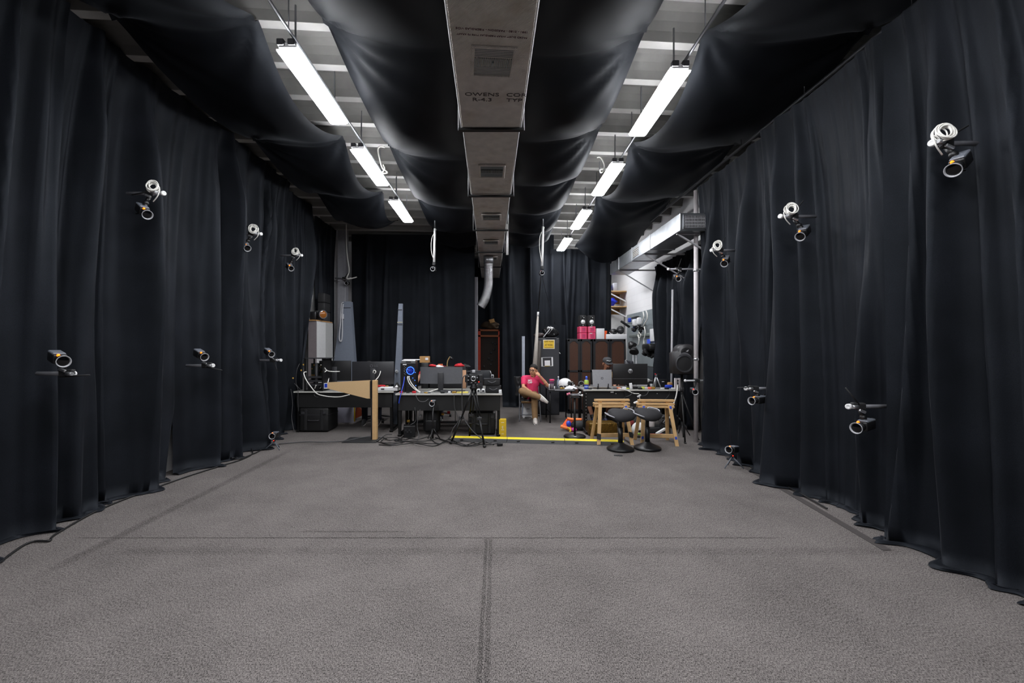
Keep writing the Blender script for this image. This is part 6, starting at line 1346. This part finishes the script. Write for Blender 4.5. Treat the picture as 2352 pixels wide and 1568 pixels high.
bx('tan_carton', 'small tan carton tilted on top of the brown bag', 'box', (WX(1129, 13), Yr + 0.15, zt + 0.2), (0.15, 0.15, 0.11), m_kraft, 0.004, (0, -0.25, 0.2))
bx('tall_white_shelving', 'narrow strip of white shelving left of the red equipment rack', 'shelf', (WX(1093, 12.6), 12.7, 0), (0.05, 0.4, WZ(720, 12.6)), m_lgrey, 0.004)
bx('white_panel_board', 'white board standing left of the flexible duct', 'board', (WX(1093, 12.3), 12.5, 0), (0.1, 0.05, WZ(635, 12.4)), M('pale_grey_board', (170, 170, 178), 0.6), 0.004)
# folding stool and stepping stool near the man
t = thing('step_stool', 'white step stool with a wooden top beneath the folding chair', 'stool', (WX(1211, 9.4), 9.62, 0))
MB().box((WX(1211, 9.5), 9.6, 0.34), (0.24, 0.2, 0.035), bev=0.006).build('wooden_top', m_wood, t)
mb = MB(); mb.prism([(WX(1201, 9.5), 9.52, 0.0), (WX(1205, 9.5), 9.52, 0.32), (WX(1221, 9.5), 9.52, 0.32), (WX(1225, 9.5), 9.52, 0.0), (WX(1221, 9.5), 9.52, 0.0), (WX(1218, 9.5), 9.52, 0.1), (WX(1208, 9.5), 9.52, 0.1), (WX(1205, 9.5), 9.52, 0.0)], (0, 0.02, 0)); mb.build('front_panel', m_white, t)
mb = MB(); mb.prism([(WX(1201, 9.5), 9.68, 0.0), (WX(1205, 9.5), 9.68, 0.32), (WX(1221, 9.5), 9.68, 0.32), (WX(1225, 9.5), 9.68, 0.0)], (0, 0.02, 0)); mb.build('rear_panel', m_white, t)
for s in (-0.018, 0.018): MB().cyl((WX(1213, 9.5) + s, 9.516, 0.2), (WX(1213, 9.5) + s, 9.512, 0.2), 0.01).build('hole', m_black, t)
# wall shelves and goods at the right end of the back wall
for k, (py, lab) in enumerate(((669, 'upper wooden wall shelf beyond the right curtain end'), (704, 'lower wooden wall shelf beyond the right curtain end'))):
    z = WZ(py, 12.9); t = thing('wall_shelf', lab, 'shelf', (3.6, 13.1, z), 'wooden wall shelves')
    MB().box((3.55, 13.2, z), (0.6, 0.7, 0.03), bev=0.003).build('board', m_wood, t); MB().bar((3.28, 12.84, z - 0.03), (3.84, 12.84, z - 0.31), 0.025, 0.035).build('bracket', m_white, t)
    MB().box((3.62, 13.5, z - 0.17), (0.4, 0.04, 0.3)).build('back_board', m_kraft, t)
z1, z2 = WZ(704, 12.9) + 0.016, WZ(669, 12.9) + 0.016
sack('blue_bag', 'bright blue plastic bag on the lower wooden wall shelf', 'bag', (3.44, 13.0, z1), (0.3, 0.3, 0.26), M('bright_blue_bag', (38, 60, 214), 0.35), 41)
sack('blue_bundle', 'blue bundle on the upper wooden wall shelf', 'bag', (3.34, 13.0, z2), (0.2, 0.3, 0.26), M('bright_blue_bag', (38, 60, 214), 0.35), 42)
bx('white_canister', 'white canister beside the blue bundle on the upper shelf', 'canister', (3.53, 13.0, z2), (0.12, 0.2, 0.24), m_lgrey, 0.02)
bx('white_board', 'large white panel standing below the lower wooden shelf', 'board', (3.56, 13.0, 0.0), (0.48, 0.05, WZ(722, 12.95)), M('pale_panel', (204, 202, 200), 0.6), 0.004)
# pegboard with hanging gear
PXX = WR - 0.012
t = thing('pegboard', 'grey metal pegboard of hanging gear on the white right wall', 'board', (PXX, 11.5, 1.7))
MB().box((PXX, 11.5, 1.78), (0.02, 2.5, 1.42), bev=0.002).build('panel', M('grey_pegboard', (158, 168, 172), 0.35, 0.5, var=0.35, scale=3), t)
MB().box((PXX, 11.5, 0.9), (0.02, 2.5, 0.3), bev=0.002).build('lower_panel', M('dark_pegboard', (70, 76, 80), 0.5), t)
def onwall(px, py, dx=0.12):
    Y = (PXX - dx) * 1000.0 / (px - 1140.0); return W(px, py, Y)
HG = 'gear hanging on the pegboard'
def hang_loop(label, pts, r, mat, dx=0.1): cable(label, [onwall(a, b, dx) for a, b in pts], r, mat, HG)
hang_loop('long white cable loop hanging high on the pegboard, nearest the curtain', [(1484, 714), (1487, 722), (1486, 734), (1480, 744), (1478, 748)], 0.018, m_cable_w)
hang_loop('white cable hanging high on the pegboard, second from the curtain', [(1477, 716), (1479, 726), (1476, 736), (1474, 742)], 0.016, m_cable_w)
hang_loop('white cable loop with a knot in the middle of the pegboard', [(1469, 752), (1467, 764), (1465, 770), (1469, 776), (1472, 770), (1469, 764), (1466, 768), (1468, 780), (1466, 792)], 0.016, m_cable_w)
hang_loop('long white cable hanging to the right of the knotted loop', [(1480, 750), (1482, 762), (1481, 772), (1479, 780), (1479, 788), (1480, 792)], 0.016, m_cable_w)
hang_loop('white power lead hanging down beside the white flat box', [(1433, 774), (1436, 785), (1437, 800), (1437.5, 824)], 0.014, m_cable_w, 0.75)
def hgear(name, label, cat, px, py, d, mat, dx=0.16, rot=None, shape='box'):
    c = onwall(px, py, dx); mb = MB()
    if shape == 'box': mb.box(c, d, rot, bev=min(d) * 0.25, seg=2)
    else:
        rq = random.Random(px * 7 + py)
        for k in range(9):
            o_ = Vector((rq.uniform(-0.5, 0.3) * d[0], rq.uniform(-0.4, 0.4) * d[1], rq.uniform(-0.5, 0.3) * d[2]))
            mb.ell(c + o_, (d[0] * rq.uniform(0.1, 0.26), d[1] * rq.uniform(0.1, 0.26), d[2] * rq.uniform(0.1, 0.3)), (rq.uniform(0, 3), rq.uniform(0, 3), 0), 10)
        mb.tube([c + Vector((0, 0, d[2] * 0.3)), c + Vector((-d[0] * 0.4, -d[1] * 0.3, -d[2] * 0.2)), c + Vector((0, -d[1] * 0.2, -d[2] * 0.7))], 0.012)
    mb.bar((c.x, c.y, c.z + d[2] * 0.3), (PXX - 0.008, c.y, c.z + d[2] * 0.3), 0.012, 0.012)
    return solo(name, mb, mat, label, cat, c, HG)
hgear('white_case', 'white case hanging high in the middle of the pegboard', 'case', 1459, 741, (0.13, 0.16, 0.18), m_paper)
hgear('white_case', 'smaller white case hanging right of the high white case', 'case', 1468, 737, (0.1, 0.12, 0.18), m_paper)
hgear('blue_clamp', 'blue clamp hanging high at the left of the pegboard', 'clamp', 1446, 735, (0.08, 0.08, 0.12), m_blue)
hgear('blue_clamp', 'blue-handled clamp low under the first blue clamp', 'clamp', 1456, 756, (0.06, 0.06, 0.14), M('navy_plastic', (36, 50, 120), 0.4))
hgear('black_bar', 'black bar across the top of the white cases', 'bar', 1459, 729, (0.06, 0.5, 0.05), m_black)
hgear('black_harness', 'black harness bundle below the white cases, left one', 'harness', 1457, 752, (0.14, 0.16, 0.16), m_black2, shape='e')
hgear('black_harness', 'black harness bundle below the white cases, right one', 'harness', 1471, 752, (0.16, 0.2, 0.22), m_black, shape='e')
hgear('jointed_mount', 'black jointed mount at the top left of the pegboard', 'mount', 1436, 744, (0.3, 0.06, 0.06), m_black, 0.3, (0, 0.6, 0))
hgear('white_sheet', 'white sheet pinned on the pegboard beside the curtain edge', 'paper', 1500, 769, (0.012, 0.42, 0.3), m_paper, 0.05)
hgear('blue_tape_roll', 'blue tape patch on the pegboard below the white sheet', 'tape', 1490, 785, (0.03, 0.18, 0.14), M('bright_blue_card', (62, 96, 226), 0.5), 0.06)
hgear('grey_rail', 'grey rail along the middle of the pegboard', 'rail', 1468, 770, (0.06, 1.6, 0.08), M('grey_green_rail', (120, 128, 124), 0.5), 0.06)
hgear('black_bag', 'black shoulder bag hanging low on the pegboard, upper one', 'bag', 1497, 797, (0.3, 0.5, 0.16), m_black, 0.3)
hgear('black_bag', 'black shoulder bag hanging low on the pegboard, lower one', 'bag', 1494, 811, (0.3, 0.5, 0.16), m_black2, 0.3, shape='e')
for px, py, lab in ((1450, 790, 'black studio lamp head before the pegboard, left one'), (1457, 803, 'black studio lamp head before the pegboard, right one')):
    Y = 9.75 if px < 1455 else 9.5; c = W(px, py, Y); t = thing('studio_lamp', lab, 'lamp', (c.x, c.y, 0), 'studio lamps on stands')
    MB().lathe([(0.02, 0.06), (0.05, 0.05), (0.095, -0.04), (0.1, -0.07), (0.09, -0.07), (0.0, -0.03)], c, (0.25, 0.5, 0.8) if px > 1455 else (-0.3, 0.4, 0.7), 24).build('reflector', m_black, t)
    MB().cyl((c.x + 0.06, c.y + 0.05, 0.02), (c.x + 0.06, c.y + 0.05, c.z - 0.02), 0.016, seg=10).build('stand_pole', m_lgrey, t); MB().tube([(c.x + 0.06, c.y + 0.05, c.z - 0.03), (c.x + 0.06, c.y + 0.05, c.z + 0.03), (c.x, c.y, c.z + 0.03)], 0.014).build('bent_arm', m_alu, t)
    for a in (30, 150, 270): MB().cyl((c.x + 0.06, c.y + 0.05, 0.3), (c.x + 0.06 + 0.2 * math.cos(R(a)), c.y + 0.05 + 0.2 * math.sin(R(a)), 0.012), 0.008).build('stand_leg', m_frame, t)
t = thing('film_rig', 'black camera rig above the right end of the big monitor', 'rig', W(1442, 833, 9.15))
sack('black_headset', 'dark headset lump above the left edge of the big monitor', 'headset', (WX(1443, 8.75), 8.72, DZ), (0.26, 0.16, WZ(826, 8.75) - DZ), M('satin_black', (38, 38, 44), 0.35), 51)
COL.objects.unlink(t); bpy.data.objects.remove(t)
t = bpy.data.objects.get('desk_fan')
if t: bpy.data.objects.remove(t)
# ------------------------------------------------------------------ people
def soft(mb, name, mat, parent, voxel=0.007, it=4):
    o = mb.build(name, mat, parent)
    r = o.modifiers.new('remesh', 'REMESH'); r.mode = 'VOXEL'; r.voxel_size = voxel; r.use_smooth_shade = True
    s = o.modifiers.new('smooth', 'SMOOTH'); s.factor = 0.5; s.iterations = it
    return o
def hand(mb, wrist, d, nrm, curl=0.5, side=1, sc=1.0):
    """palm along d, fingers curl towards nrm; side +1 puts the thumb on +x of the palm"""
    d = Vector(d).normalized(); nrm = Vector(nrm); nrm = (nrm - d * nrm.dot(d)).normalized(); x = d.cross(nrm)
    w = Vector(wrist); b = Matrix((x, d, nrm)).transposed()
    mb.ell(w + d * 0.045 * sc, (0.04 * sc, 0.052 * sc, 0.016 * sc), b, 14); mb.cap(w, w + d * 0.03 * sc, 0.026 * sc, 0.026 * sc, 10)
    for k, ln in enumerate((0.068, 0.078, 0.072, 0.056)):
        p = w + d * (0.088 - 0.004 * abs(k - 1.3)) * sc + x * side * (0.029 - 0.0195 * k) * sc
        ang = curl * (0.6 + 0.12 * k); dd = d.copy()
        for j, f_ in enumerate((0.45, 0.32, 0.23)):
            dd = (math.cos(ang) * dd + math.sin(ang) * nrm).normalized() if j == 0 else (math.cos(ang * 0.9) * dd + math.sin(ang * 0.9) * (nrm - dd * nrm.dot(dd)).normalized()).normalized()
            q = p + dd * ln * f_ * sc; mb.cap(p, q, (0.0088 - 0.0006 * j) * sc, (0.0082 - 0.0006 * j) * sc, 8); p = q
    p = w + d * 0.025 * sc + x * side * 0.034 * sc; dd = (d * 0.7 + x * side * 0.65 + nrm * 0.25).normalized()
    q = p + dd * 0.04 * sc; mb.cap(p, q, 0.0125 * sc, 0.0105 * sc, 8); r_ = q + (dd * 0.6 + d * 0.5 + nrm * 0.3).normalized() * 0.03 * sc; mb.cap(q, r_, 0.0105 * sc, 0.009 * sc, 8)
def frame_(f, u):
    f = Vector(f).normalized(); u = Vector(u); u = (u - f * u.dot(f)).normalized(); r = f.cross(u)
    return r, f, u, Matrix((r, f, u)).transposed()
def head(mb, c, f, u, s=1.0):
    r, f, u, b = frame_(f, u); c = Vector(c)
    q = lambda x, y, z: c + (r * x + f * y + u * z) * s
    E = lambda p, rad: mb.ell(q(*p), tuple(v * s for v in rad), b, 18)
    E((0, -0.012, 0.03), (0.076, 0.094, 0.086)); E((0, 0.018, -0.03), (0.064, 0.072, 0.082)); E((0, 0.05, -0.092), (0.032, 0.03, 0.02))
    for x in (-0.04, 0.04): E((x, 0.05, -0.02), (0.024, 0.026, 0.026))
    mb.cyl(q(0, 0.084, 0.018), q(0, 0.104, -0.026), 0.009 * s, 0.016 * s, 10); E((0, 0.1, -0.027), (0.017, 0.014, 0.011))
    for x in (-0.078, 0.078): E((x, -0.012, -0.006), (0.011, 0.02, 0.032))
    E((0, 0.074, 0.034), (0.052, 0.018, 0.013)); E((0, 0.084, -0.056), (0.026, 0.012, 0.009))
    return q, b
def face(t, q, b, s, brow=m_black2, beard=None, lips=None):
    for x in (-0.03, 0.03):
        mb = MB(); mb.ell(q(x, 0.083, 0.012), (0.012 * s, 0.006 * s, 0.0058 * s), b, 12); e = mb.build('eye', M('eye_white', (206, 196, 190), 0.3), t)
        mb = MB(); mb.ell(q(x, 0.0875, 0.012), (0.0062 * s, 0.0035 * s, 0.0058 * s), b, 10); mb.build('iris', M('dark_iris', (30, 20, 14), 0.2), e)
        mb = MB(); mb.tube([q(x - 0.018, 0.084, 0.03), q(x, 0.093, 0.035), q(x + 0.018, 0.084, 0.03)], 0.0042 * s, 6, 4); mb.build('eyebrow', M('dark_hair', (26, 21, 19), 0.8), t)
    mb = MB(); mb.tube([q(-0.024, 0.084, -0.056), q(0, 0.096, -0.055), q(0.024, 0.084, -0.056)], 0.005 * s, 6, 4); mb.build('mouth', M('lip_tone', (140, 74, 66), 0.5), t)
def torso(mb, J, fat=0.0):
    P, C, N = J['pelvis'], J['chest'], J['neck']; L, R_ = J['shL'], J['shR']
    ax = (R_ - L).normalized(); up = (N - P).normalized(); fw = ax.cross(up).normalized(); up = fw.cross(ax)
    b = Matrix((ax, fw, up)).transposed()
    mb.ell(P + up * 0.02, (0.155 + fat, 0.115 + fat, 0.11), b, 18); mb.ell((P + C) / 2, (0.145 + fat, 0.108 + fat, 0.15), b, 18); mb.ell(C + up * 0.02, (0.158 + fat, 0.108 + fat, 0.14), b, 18)
    mb.cap(L * 0.86 + R_ * 0.14, R_ * 0.86 + L * 0.14, 0.062 + fat, 0.062 + fat); mb.cap(N - up * 0.06, N + up * 0.0, 0.075 + fat * 0.5, 0.058 + fat * 0.4)
    for s_, e_ in (('shL', 'elL'), ('shR', 'elR')): mb.ell(J[s_], 0.055 + fat, None, 14)
def person(label, J, f, u, skin, shirt, trousers, shoes, hairk='short', sleeve=0.5, leg='long', hs=1.0, hands=None, glasses=False, beard=False, cap=False, group=None):
    J = {k: Vector(v) for k, v in J.items()}
    base = Vector((J['pelvis'].x, J['pelvis'].y, 0)); t = thing('person', label, 'person', base, group)
    mb = MB(); q, b = head(mb, J['head'], f, u, hs)
    mb.cap(J['neck'] - Vector((0, 0, 0.03)), J['head'] + Vector((0, 0.0, -0.05)), 0.056 * hs, 0.054 * hs); torso(mb, J)
    for s in 'LR':
        mb.cap(J['sh' + s], J['el' + s], 0.046, 0.036); mb.cap(J['el' + s], J['wr' + s], 0.037, 0.025); mb.ell(J['el' + s] * 0.7 + J['wr' + s] * 0.3, 0.04, None, 12)
        h = (hands or {}).get(s, ((J['wr' + s] - J['el' + s]), (0, 0.2, -1), 0.5, 1 if s == 'L' else -1)); hand(mb, J['wr' + s], h[0], h[1], h[2], h[3])
        mb.cap(J['hip' + s], J['kn' + s], 0.075, 0.052); mb.cap(J['kn' + s], J['an' + s], 0.05, 0.036); mb.ell(J['kn' + s] * 0.7 + J['an' + s] * 0.3, 0.052, None, 12); mb.cap(J['an' + s], J['an' + s].lerp(J['to' + s], 0.5), 0.034, 0.024)
    soft(mb, 'body', skin, t, 0.006, 3)
    mb = MB(); torso(mb, J, 0.014)
    for s in 'LR':
        e = J['sh' + s].lerp(J['el' + s], sleeve); mb.cap(J['sh' + s], e, 0.066, 0.056)
    mb.cap(J['pelvis'] + Vector((0, 0, -0.02)), J['chest'], 0.15, 0.135)
    soft(mb, 'shirt', shirt, t, 0.009, 4)
    mb = MB(); mb.ell(J['pelvis'] - Vector((0, 0, 0.03)), (0.168, 0.135, 0.1), None, 16)
    for s in 'LR':
        mb.cap(J['hip' + s], J['kn' + s], 0.094, 0.072)
        if leg == 'long': mb.cap(J['kn' + s], J['kn' + s].lerp(J['an' + s], 0.97), 0.071, 0.058)
    soft(mb, 'trousers' if leg == 'long' else 'shorts', trousers, t, 0.009, 4)
    for s in 'LR':
        a, o_ = J['an' + s], J['to' + s]; d = (o_ - a); dn = d.normalized(); shin = (a - J['kn' + s]).normalized(); sole = (shin - dn * shin.dot(dn)).normalized()
        bb = Matrix((dn.cross(sole), dn, sole)).transposed()
        mb = MB(); mb.ell(a + dn * 0.075 + sole * 0.022, (0.046, 0.128, 0.04), bb, 16); mb.ell(a + dn * 0.005 + sole * 0.005, (0.046, 0.062, 0.055), bb, 14); mb.ell(a + dn * 0.05 + sole * 0.005, (0.042, 0.08, 0.045), bb, 14); so = soft(mb, 'shoe', shoes, t, 0.007, 3)
        mb = MB(); mb.ell(a + dn * 0.07 + sole * 0.046, (0.047, 0.13, 0.015), bb, 18); mb.build('sole', M('white_sole', (214, 212, 208), 0.6), so)
        MB().cyl(a + shin * 0.01, a + shin * -0.09, 0.045, 0.047, 14).build('sock', m_black, t)
    m_hair = M('dark_hair', (26, 21, 19), 0.8)
    if not cap:
        mb = MB(); n = 30
        mb.ell(q(0, -0.016, 0.036), (0.083 * hs, 0.1 * hs, 0.092 * hs), b, 26)
        r, ff, uu, _ = frame_(f, u)
        for v in list(mb.bm.verts):
            l = v.co - Vector(J['head']); y = l.dot(ff) / hs; z = l.dot(uu) / hs; x = l.dot(r) / hs
            lim = 0.075 if y > 0.035 else (0.02 if y > -0.02 else -0.045)
            lim = 0.075 if y > 0.05 else (0.075 - (0.05 - y) * 1.25 if y > -0.03 else -0.04)
            if z < lim: 
                k = 0.86; v.co = Vector(J['head']) + (r * x * k + ff * (y * k if y < 0.03 else min(y, 0.06)) + uu * max(z, lim - 0.03)) * hs
            else: v.co += (v.co - q(0, -0.01, 0.03)).normalized() * 0.006 * noise.noise(v.co * 60)
        mb.build('hair', m_hair, t)
    else:
        mb = MB(); mb.lathe([(0.086 * hs, 0.0), (0.09 * hs, 0.02), (0.088 * hs, 0.055), (0.07 * hs, 0.088), (0.03 * hs, 0.104), (0, 0.106)], q(0, -0.012, 0.032), u, 28, sy=1.12, up=None)
        cp = mb.build('cap', M('charcoal_cap', (54, 54, 56), 0.8), t)
        mb = MB(); rim = [q(-0.082, 0.06, 0.042), q(-0.07, 0.12, 0.034), q(-0.035, 0.158, 0.03), q(0.035, 0.158, 0.03), q(0.07, 0.12, 0.034), q(0.082, 0.06, 0.042)]
        mb.prism(rim, Vector(u).normalized() * 0.008); mb.build('cap_brim', M('charcoal_cap', (54, 54, 56), 0.8), cp)
        mb = MB(); r, ff, uu, bb = frame_(f, u); mt = Matrix.Translation(q(0.0, 0.094, 0.085)) @ Matrix((r * 1, uu, -ff * -1)).transposed().to_4x4() @ Matrix.Rotation(R(-8), 4, 'Z')
        mb.tube([q(-0.04, 0.08, 0.084), q(-0.02, 0.094, 0.092), q(0.0, 0.095, 0.086), q(0.02, 0.09, 0.094), q(0.045, 0.075, 0.086)], 0.006, 6, 4); mb.build('cap_lettering', m_paper, cp)
        mb = MB()
        for x in (-0.07, 0.07): mb.ell(q(x, -0.01, 0.0), (0.012, 0.03, 0.03), b, 10)
        mb.ell(q(0, -0.07, -0.02), (0.065, 0.03, 0.045), b, 12); mb.build('hair', m_hair, t)
    face(t, q, b, hs)
    if beard:
        mb = MB(); mb.tube([q(-0.03, 0.078, -0.06), q(-0.018, 0.094, -0.042), q(0, 0.1, -0.04), q(0.018, 0.094, -0.042), q(0.03, 0.078, -0.06)], 0.006 * hs, 6, 5); mb.ell(q(0, 0.062, -0.092), (0.036 * hs, 0.03 * hs, 0.026 * hs), b, 14); mb.build('beard', m_hair, t)
    if glasses:
        mb = MB(); r, ff, uu, bb = frame_(f, u)
        for x in (-0.031, 0.031): mb.torus(q(x, 0.1, 0.01), ff, 0.023 * hs, 0.0026 * hs, 20, 6, up=uu, sy=0.78)
        mb.tube([q(-0.008, 0.102, 0.014), q(0.008, 0.102, 0.014)], 0.0026, 6, 1)
        for x in (-1, 1): mb.tube([q(x * 0.054, 0.1, 0.014), q(x * 0.08, 0.03, 0.012), q(x * 0.082, -0.01, 0.005)], 0.0024, 6, 3)
        mb.build('glasses', M('dark_glasses_frame', (30, 26, 26), 0.4), t)
    return t, J, q
m_skin = M('warm_skin', (204, 150, 116), 0.55, var=0.06); m_skin2 = M('tan_skin', (180, 124, 96), 0.55, var=0.06); m_skin3 = M('light_brown_skin', (192, 138, 108), 0.55, var=0.06)
m_pinkshirt = M('pink_cotton', (224, 58, 104), 0.8, var=0.1, scale=14, bump=0.6); m_khaki = M('khaki_cotton', (136, 106, 72), 0.8, var=0.2, scale=16, bump=0.6)
m_sneaker = M('off_white_sneaker', (196, 188, 182), 0.6, var=0.12)
# man in pink: ankle crossed over knee, left elbow on the side table, fist at the cheek
J1 = dict(pelvis=(0.725, 9.27, 0.555), chest=(0.745, 9.22, 0.775), neck=(0.768, 9.2, 0.925), head=(0.772, 9.13, 1.065),
          shR=(0.585, 9.2, 0.885), elR=(0.560, 9.06, 0.715), wrR=(0.640, 8.84, 0.69),
          shL=(0.915, 9.19, 0.885), elL=(1.075, 9.12, 0.745), wrL=(0.905, 9.05, 0.945),
          hipR=(0.63, 9.22, 0.55), knR=(0.520, 8.86, 0.655), anR=(0.875, 8.72, 0.545), toR=(0.985, 8.66, 0.44),
          hipL=(0.79, 9.22, 0.55), knL=(0.775, 8.88, 0.53), anL=(0.785, 8.86, 0.10), toL=(0.79, 8.70, 0.045))
p1, J_, q_ = person('man in a pink T-shirt sitting cross-legged, fist against his cheek', J1, (-0.42, -0.88, -0.12), (0.10, 0, 1), m_skin, m_pinkshirt, m_khaki, m_sneaker, glasses=True, hs=1.02,
       hands={'L': ((-0.55, -0.1, 0.55), (-0.4, 0.6, -0.5), 1.5, -1), 'R': ((0.35, -0.35, -0.75), (-0.1, 0.7, -0.4), 0.45, 1)}, sleeve=0.55)
mb = MB(); fwd = Vector((0, -1, 0.1)); mt = Matrix.Translation((0.700, 9.062, 0.835)) @ Matrix.Rotation(R(80), 4, 'X')
mb.text('MO\nCAP', 0.05, mt, 0.004, bold=0.0015); mb.build('shirt_lettering', m_paper, p1)
# folding chair under him
t = thing('folding_chair', 'black folding chair the man in pink is sitting on', 'chair', (0.70, 9.3, 0))
MB().box((0.70, 9.27, 0.438), (0.42, 0.40, 0.035), bev=0.012, seg=2).build('seat', m_black, t)
for s in (-1, 1):
    MB().tube([(0.70 + s * 0.22, 9.02, 0.01), (0.70 + s * 0.21, 9.2, 0.44), (0.70 + s * 0.20, 9.46, 0.86)], 0.0125, 8, 6).build('front_leg', m_mgrey, t)
    MB().cyl((0.70 + s * 0.19, 9.1, 0.43), (0.70 + s * 0.20, 9.56, 0.01), 0.0125).build('rear_leg', m_mgrey, t)
MB().cyl((0.49, 9.08, 0.14), (0.91, 9.08, 0.14), 0.01).build('cross_bar', m_mgrey, t)
MB().box((0.70, 9.455, 0.76), (0.42, 0.035, 0.24), (R(-10), 0, 0), bev=0.012, seg=2).build('backrest', m_black, t)
t = thing('dark_jacket', 'dark jacket draped over the left of the folding chair back', 'jacket', (0.46, 9.42, 0.5))
def jk(u, v): return (0.40 + 0.15 * u + 0.02 * math.sin(v * 5), 9.40 - 0.05 * math.sin(u * 3.1) - 0.02 * noise.noise((u * 5, v * 5, 1.0)), 0.50 + 0.42 * v)
mb = MB(); mb.grid(jk, 14, 18); o = mb.build('jacket', m_black2, t); sm = o.modifiers.new('solid', 'SOLIDIFY'); sm.thickness = 0.02
# man in the cap behind the laptop
m_olive = M('tan_olive_cotton', (150, 128, 92), 0.8); m_dkshort = M('black_shorts', (24, 24, 27), 0.8)
J2 = dict(pelvis=(2.2, 9.5, 0.55), chest=(2.32, 9.42, 0.80), neck=(2.365, 9.38, 1.04), head=(2.365, 9.28, 1.195),
          shL=(2.55, 9.38, 0.95), elL=(2.62, 9.2, 0.8), wrL=(2.48, 8.98, 0.8), shR=(2.17, 9.38, 0.95), elR=(2.08, 9.2, 0.8), wrR=(2.2, 8.98, 0.8),
          hipR=(2.1, 9.45, 0.54), knR=(1.87, 9.0, 0.50), anR=(1.97, 8.84, 0.09), toR=(1.94, 8.68, 0.045),
          hipL=(2.32, 9.45, 0.54), knL=(2.38, 8.98, 0.50), anL=(2.20, 8.78, 0.09), toL=(2.2, 8.6, 0.045))
person('man in a dark cap looking down behind the silver laptop', J2, (0.06, -0.93, -0.26), (0.02, -0.2, 1), m_skin2, m_olive, m_dkshort, M('dark_blue_sneaker', (38, 44, 74), 0.6), leg='short', beard=True, cap=True, hs=1.08)
def task_chair(label, cx, cy):
    t = thing('task_chair', label, 'chair', (cx, cy, 0), 'chairs of the desk workers')
    for k in range(5):
        a = R(72 * k + 10); e = Vector((cx + 0.28 * math.cos(a), cy + 0.28 * math.sin(a), 0.07)); MB().bar((cx, cy, 0.11), e, 0.04, 0.028, bev=0.005).build('base_arm', m_black, t); MB().cyl(e + Vector((-0.02, 0, -0.042)), e + Vector((0.02, 0, -0.042)), 0.028).build('caster', m_black, t)
    MB().cyl((cx, cy, 0.08), (cx, cy, 0.4), 0.026).build('gas_post', m_black, t); MB().box((cx, cy, 0.42), (0.46, 0.44, 0.07), bev=0.03, seg=3).build('seat', m_black2, t)
    MB().box((cx, cy + 0.27, 0.72), (0.42, 0.06, 0.4), bev=0.03, seg=3).build('backrest', m_black2, t); MB().bar((cx, cy + 0.17, 0.42), (cx, cy + 0.27, 0.58), 0.05, 0.02).build('back_bracket', m_black, t)
task_chair('black task chair under the man in the cap', 2.36, 9.55)
task_chair('black task chair under the person in red', -1.3, 9.65)
# person in red bent over the rear desk, mostly hidden by the curved monitor
J3 = dict(pelvis=(-1.3, 9.6, 0.55), chest=(-1.3, 9.4, 0.88), neck=(-1.3, 9.18, 1.08), head=(-1.3, 9.0, 1.075),
          shR=(-1.51, 9.2, 1.09), elR=(-1.605, 9.0, 0.92), wrR=(-1.62, 8.8, 0.79), shL=(-1.09, 9.2, 1.09), elL=(-0.98, 9.0, 0.92), wrL=(-1.06, 8.8, 0.79),
          hipR=(-1.4, 9.55, 0.54), knR=(-1.42, 9.12, 0.52), anR=(-1.42, 9.1, 0.09), toR=(-1.42, 8.92, 0.045), hipL=(-1.2, 9.55, 0.54), knL=(-1.17, 9.12, 0.52), anL=(-1.17, 9.1, 0.09), toL=(-1.17, 8.92, 0.045))
person('dark-haired person in a red shirt bent over behind the curved monitor', J3, (0.0, -0.5, -0.86), (0, -0.86, 0.5), m_skin3, M('red_cotton', (204, 42, 58), 0.8), M('dark_denim', (40, 46, 60), 0.8), M('grey_sneaker', (90, 90, 92), 0.6), sleeve=0.6)
# person behind the round-logo monitor: only the top of the hair shows
J4 = dict(pelvis=(-2.52, 9.1, 0.66), chest=(-2.56, 9.06, 0.82), neck=(-2.6, 9.04, 0.97), head=(-2.63, 8.98, 1.135),
          shR=(-2.78, 9.05, 0.93), elR=(-2.84, 8.86, 0.83), wrR=(-2.76, 8.64, 0.8), shL=(-2.40, 9.05, 0.93), elL=(-2.34, 8.86, 0.83), wrL=(-2.44, 8.64, 0.8),
          hipR=(-2.62, 9.08, 0.64), knR=(-2.64, 8.72, 0.6), anR=(-2.64, 8.74, 0.1), toR=(-2.64, 8.58, 0.045), hipL=(-2.42, 9.08, 0.64), knL=(-2.36, 8.72, 0.6), anL=(-2.36, 8.74, 0.1), toL=(-2.36, 8.58, 0.045))
person('brown-haired person hidden behind the monitor with the round logo', J4, (0.0, -0.95, -0.3), (0, -0.1, 1), m_skin3, M('charcoal_cotton', (44, 44, 48), 0.8), M('dark_denim', (40, 46, 60), 0.8), M('grey_sneaker', (90, 90, 92), 0.6), sleeve=0.6)
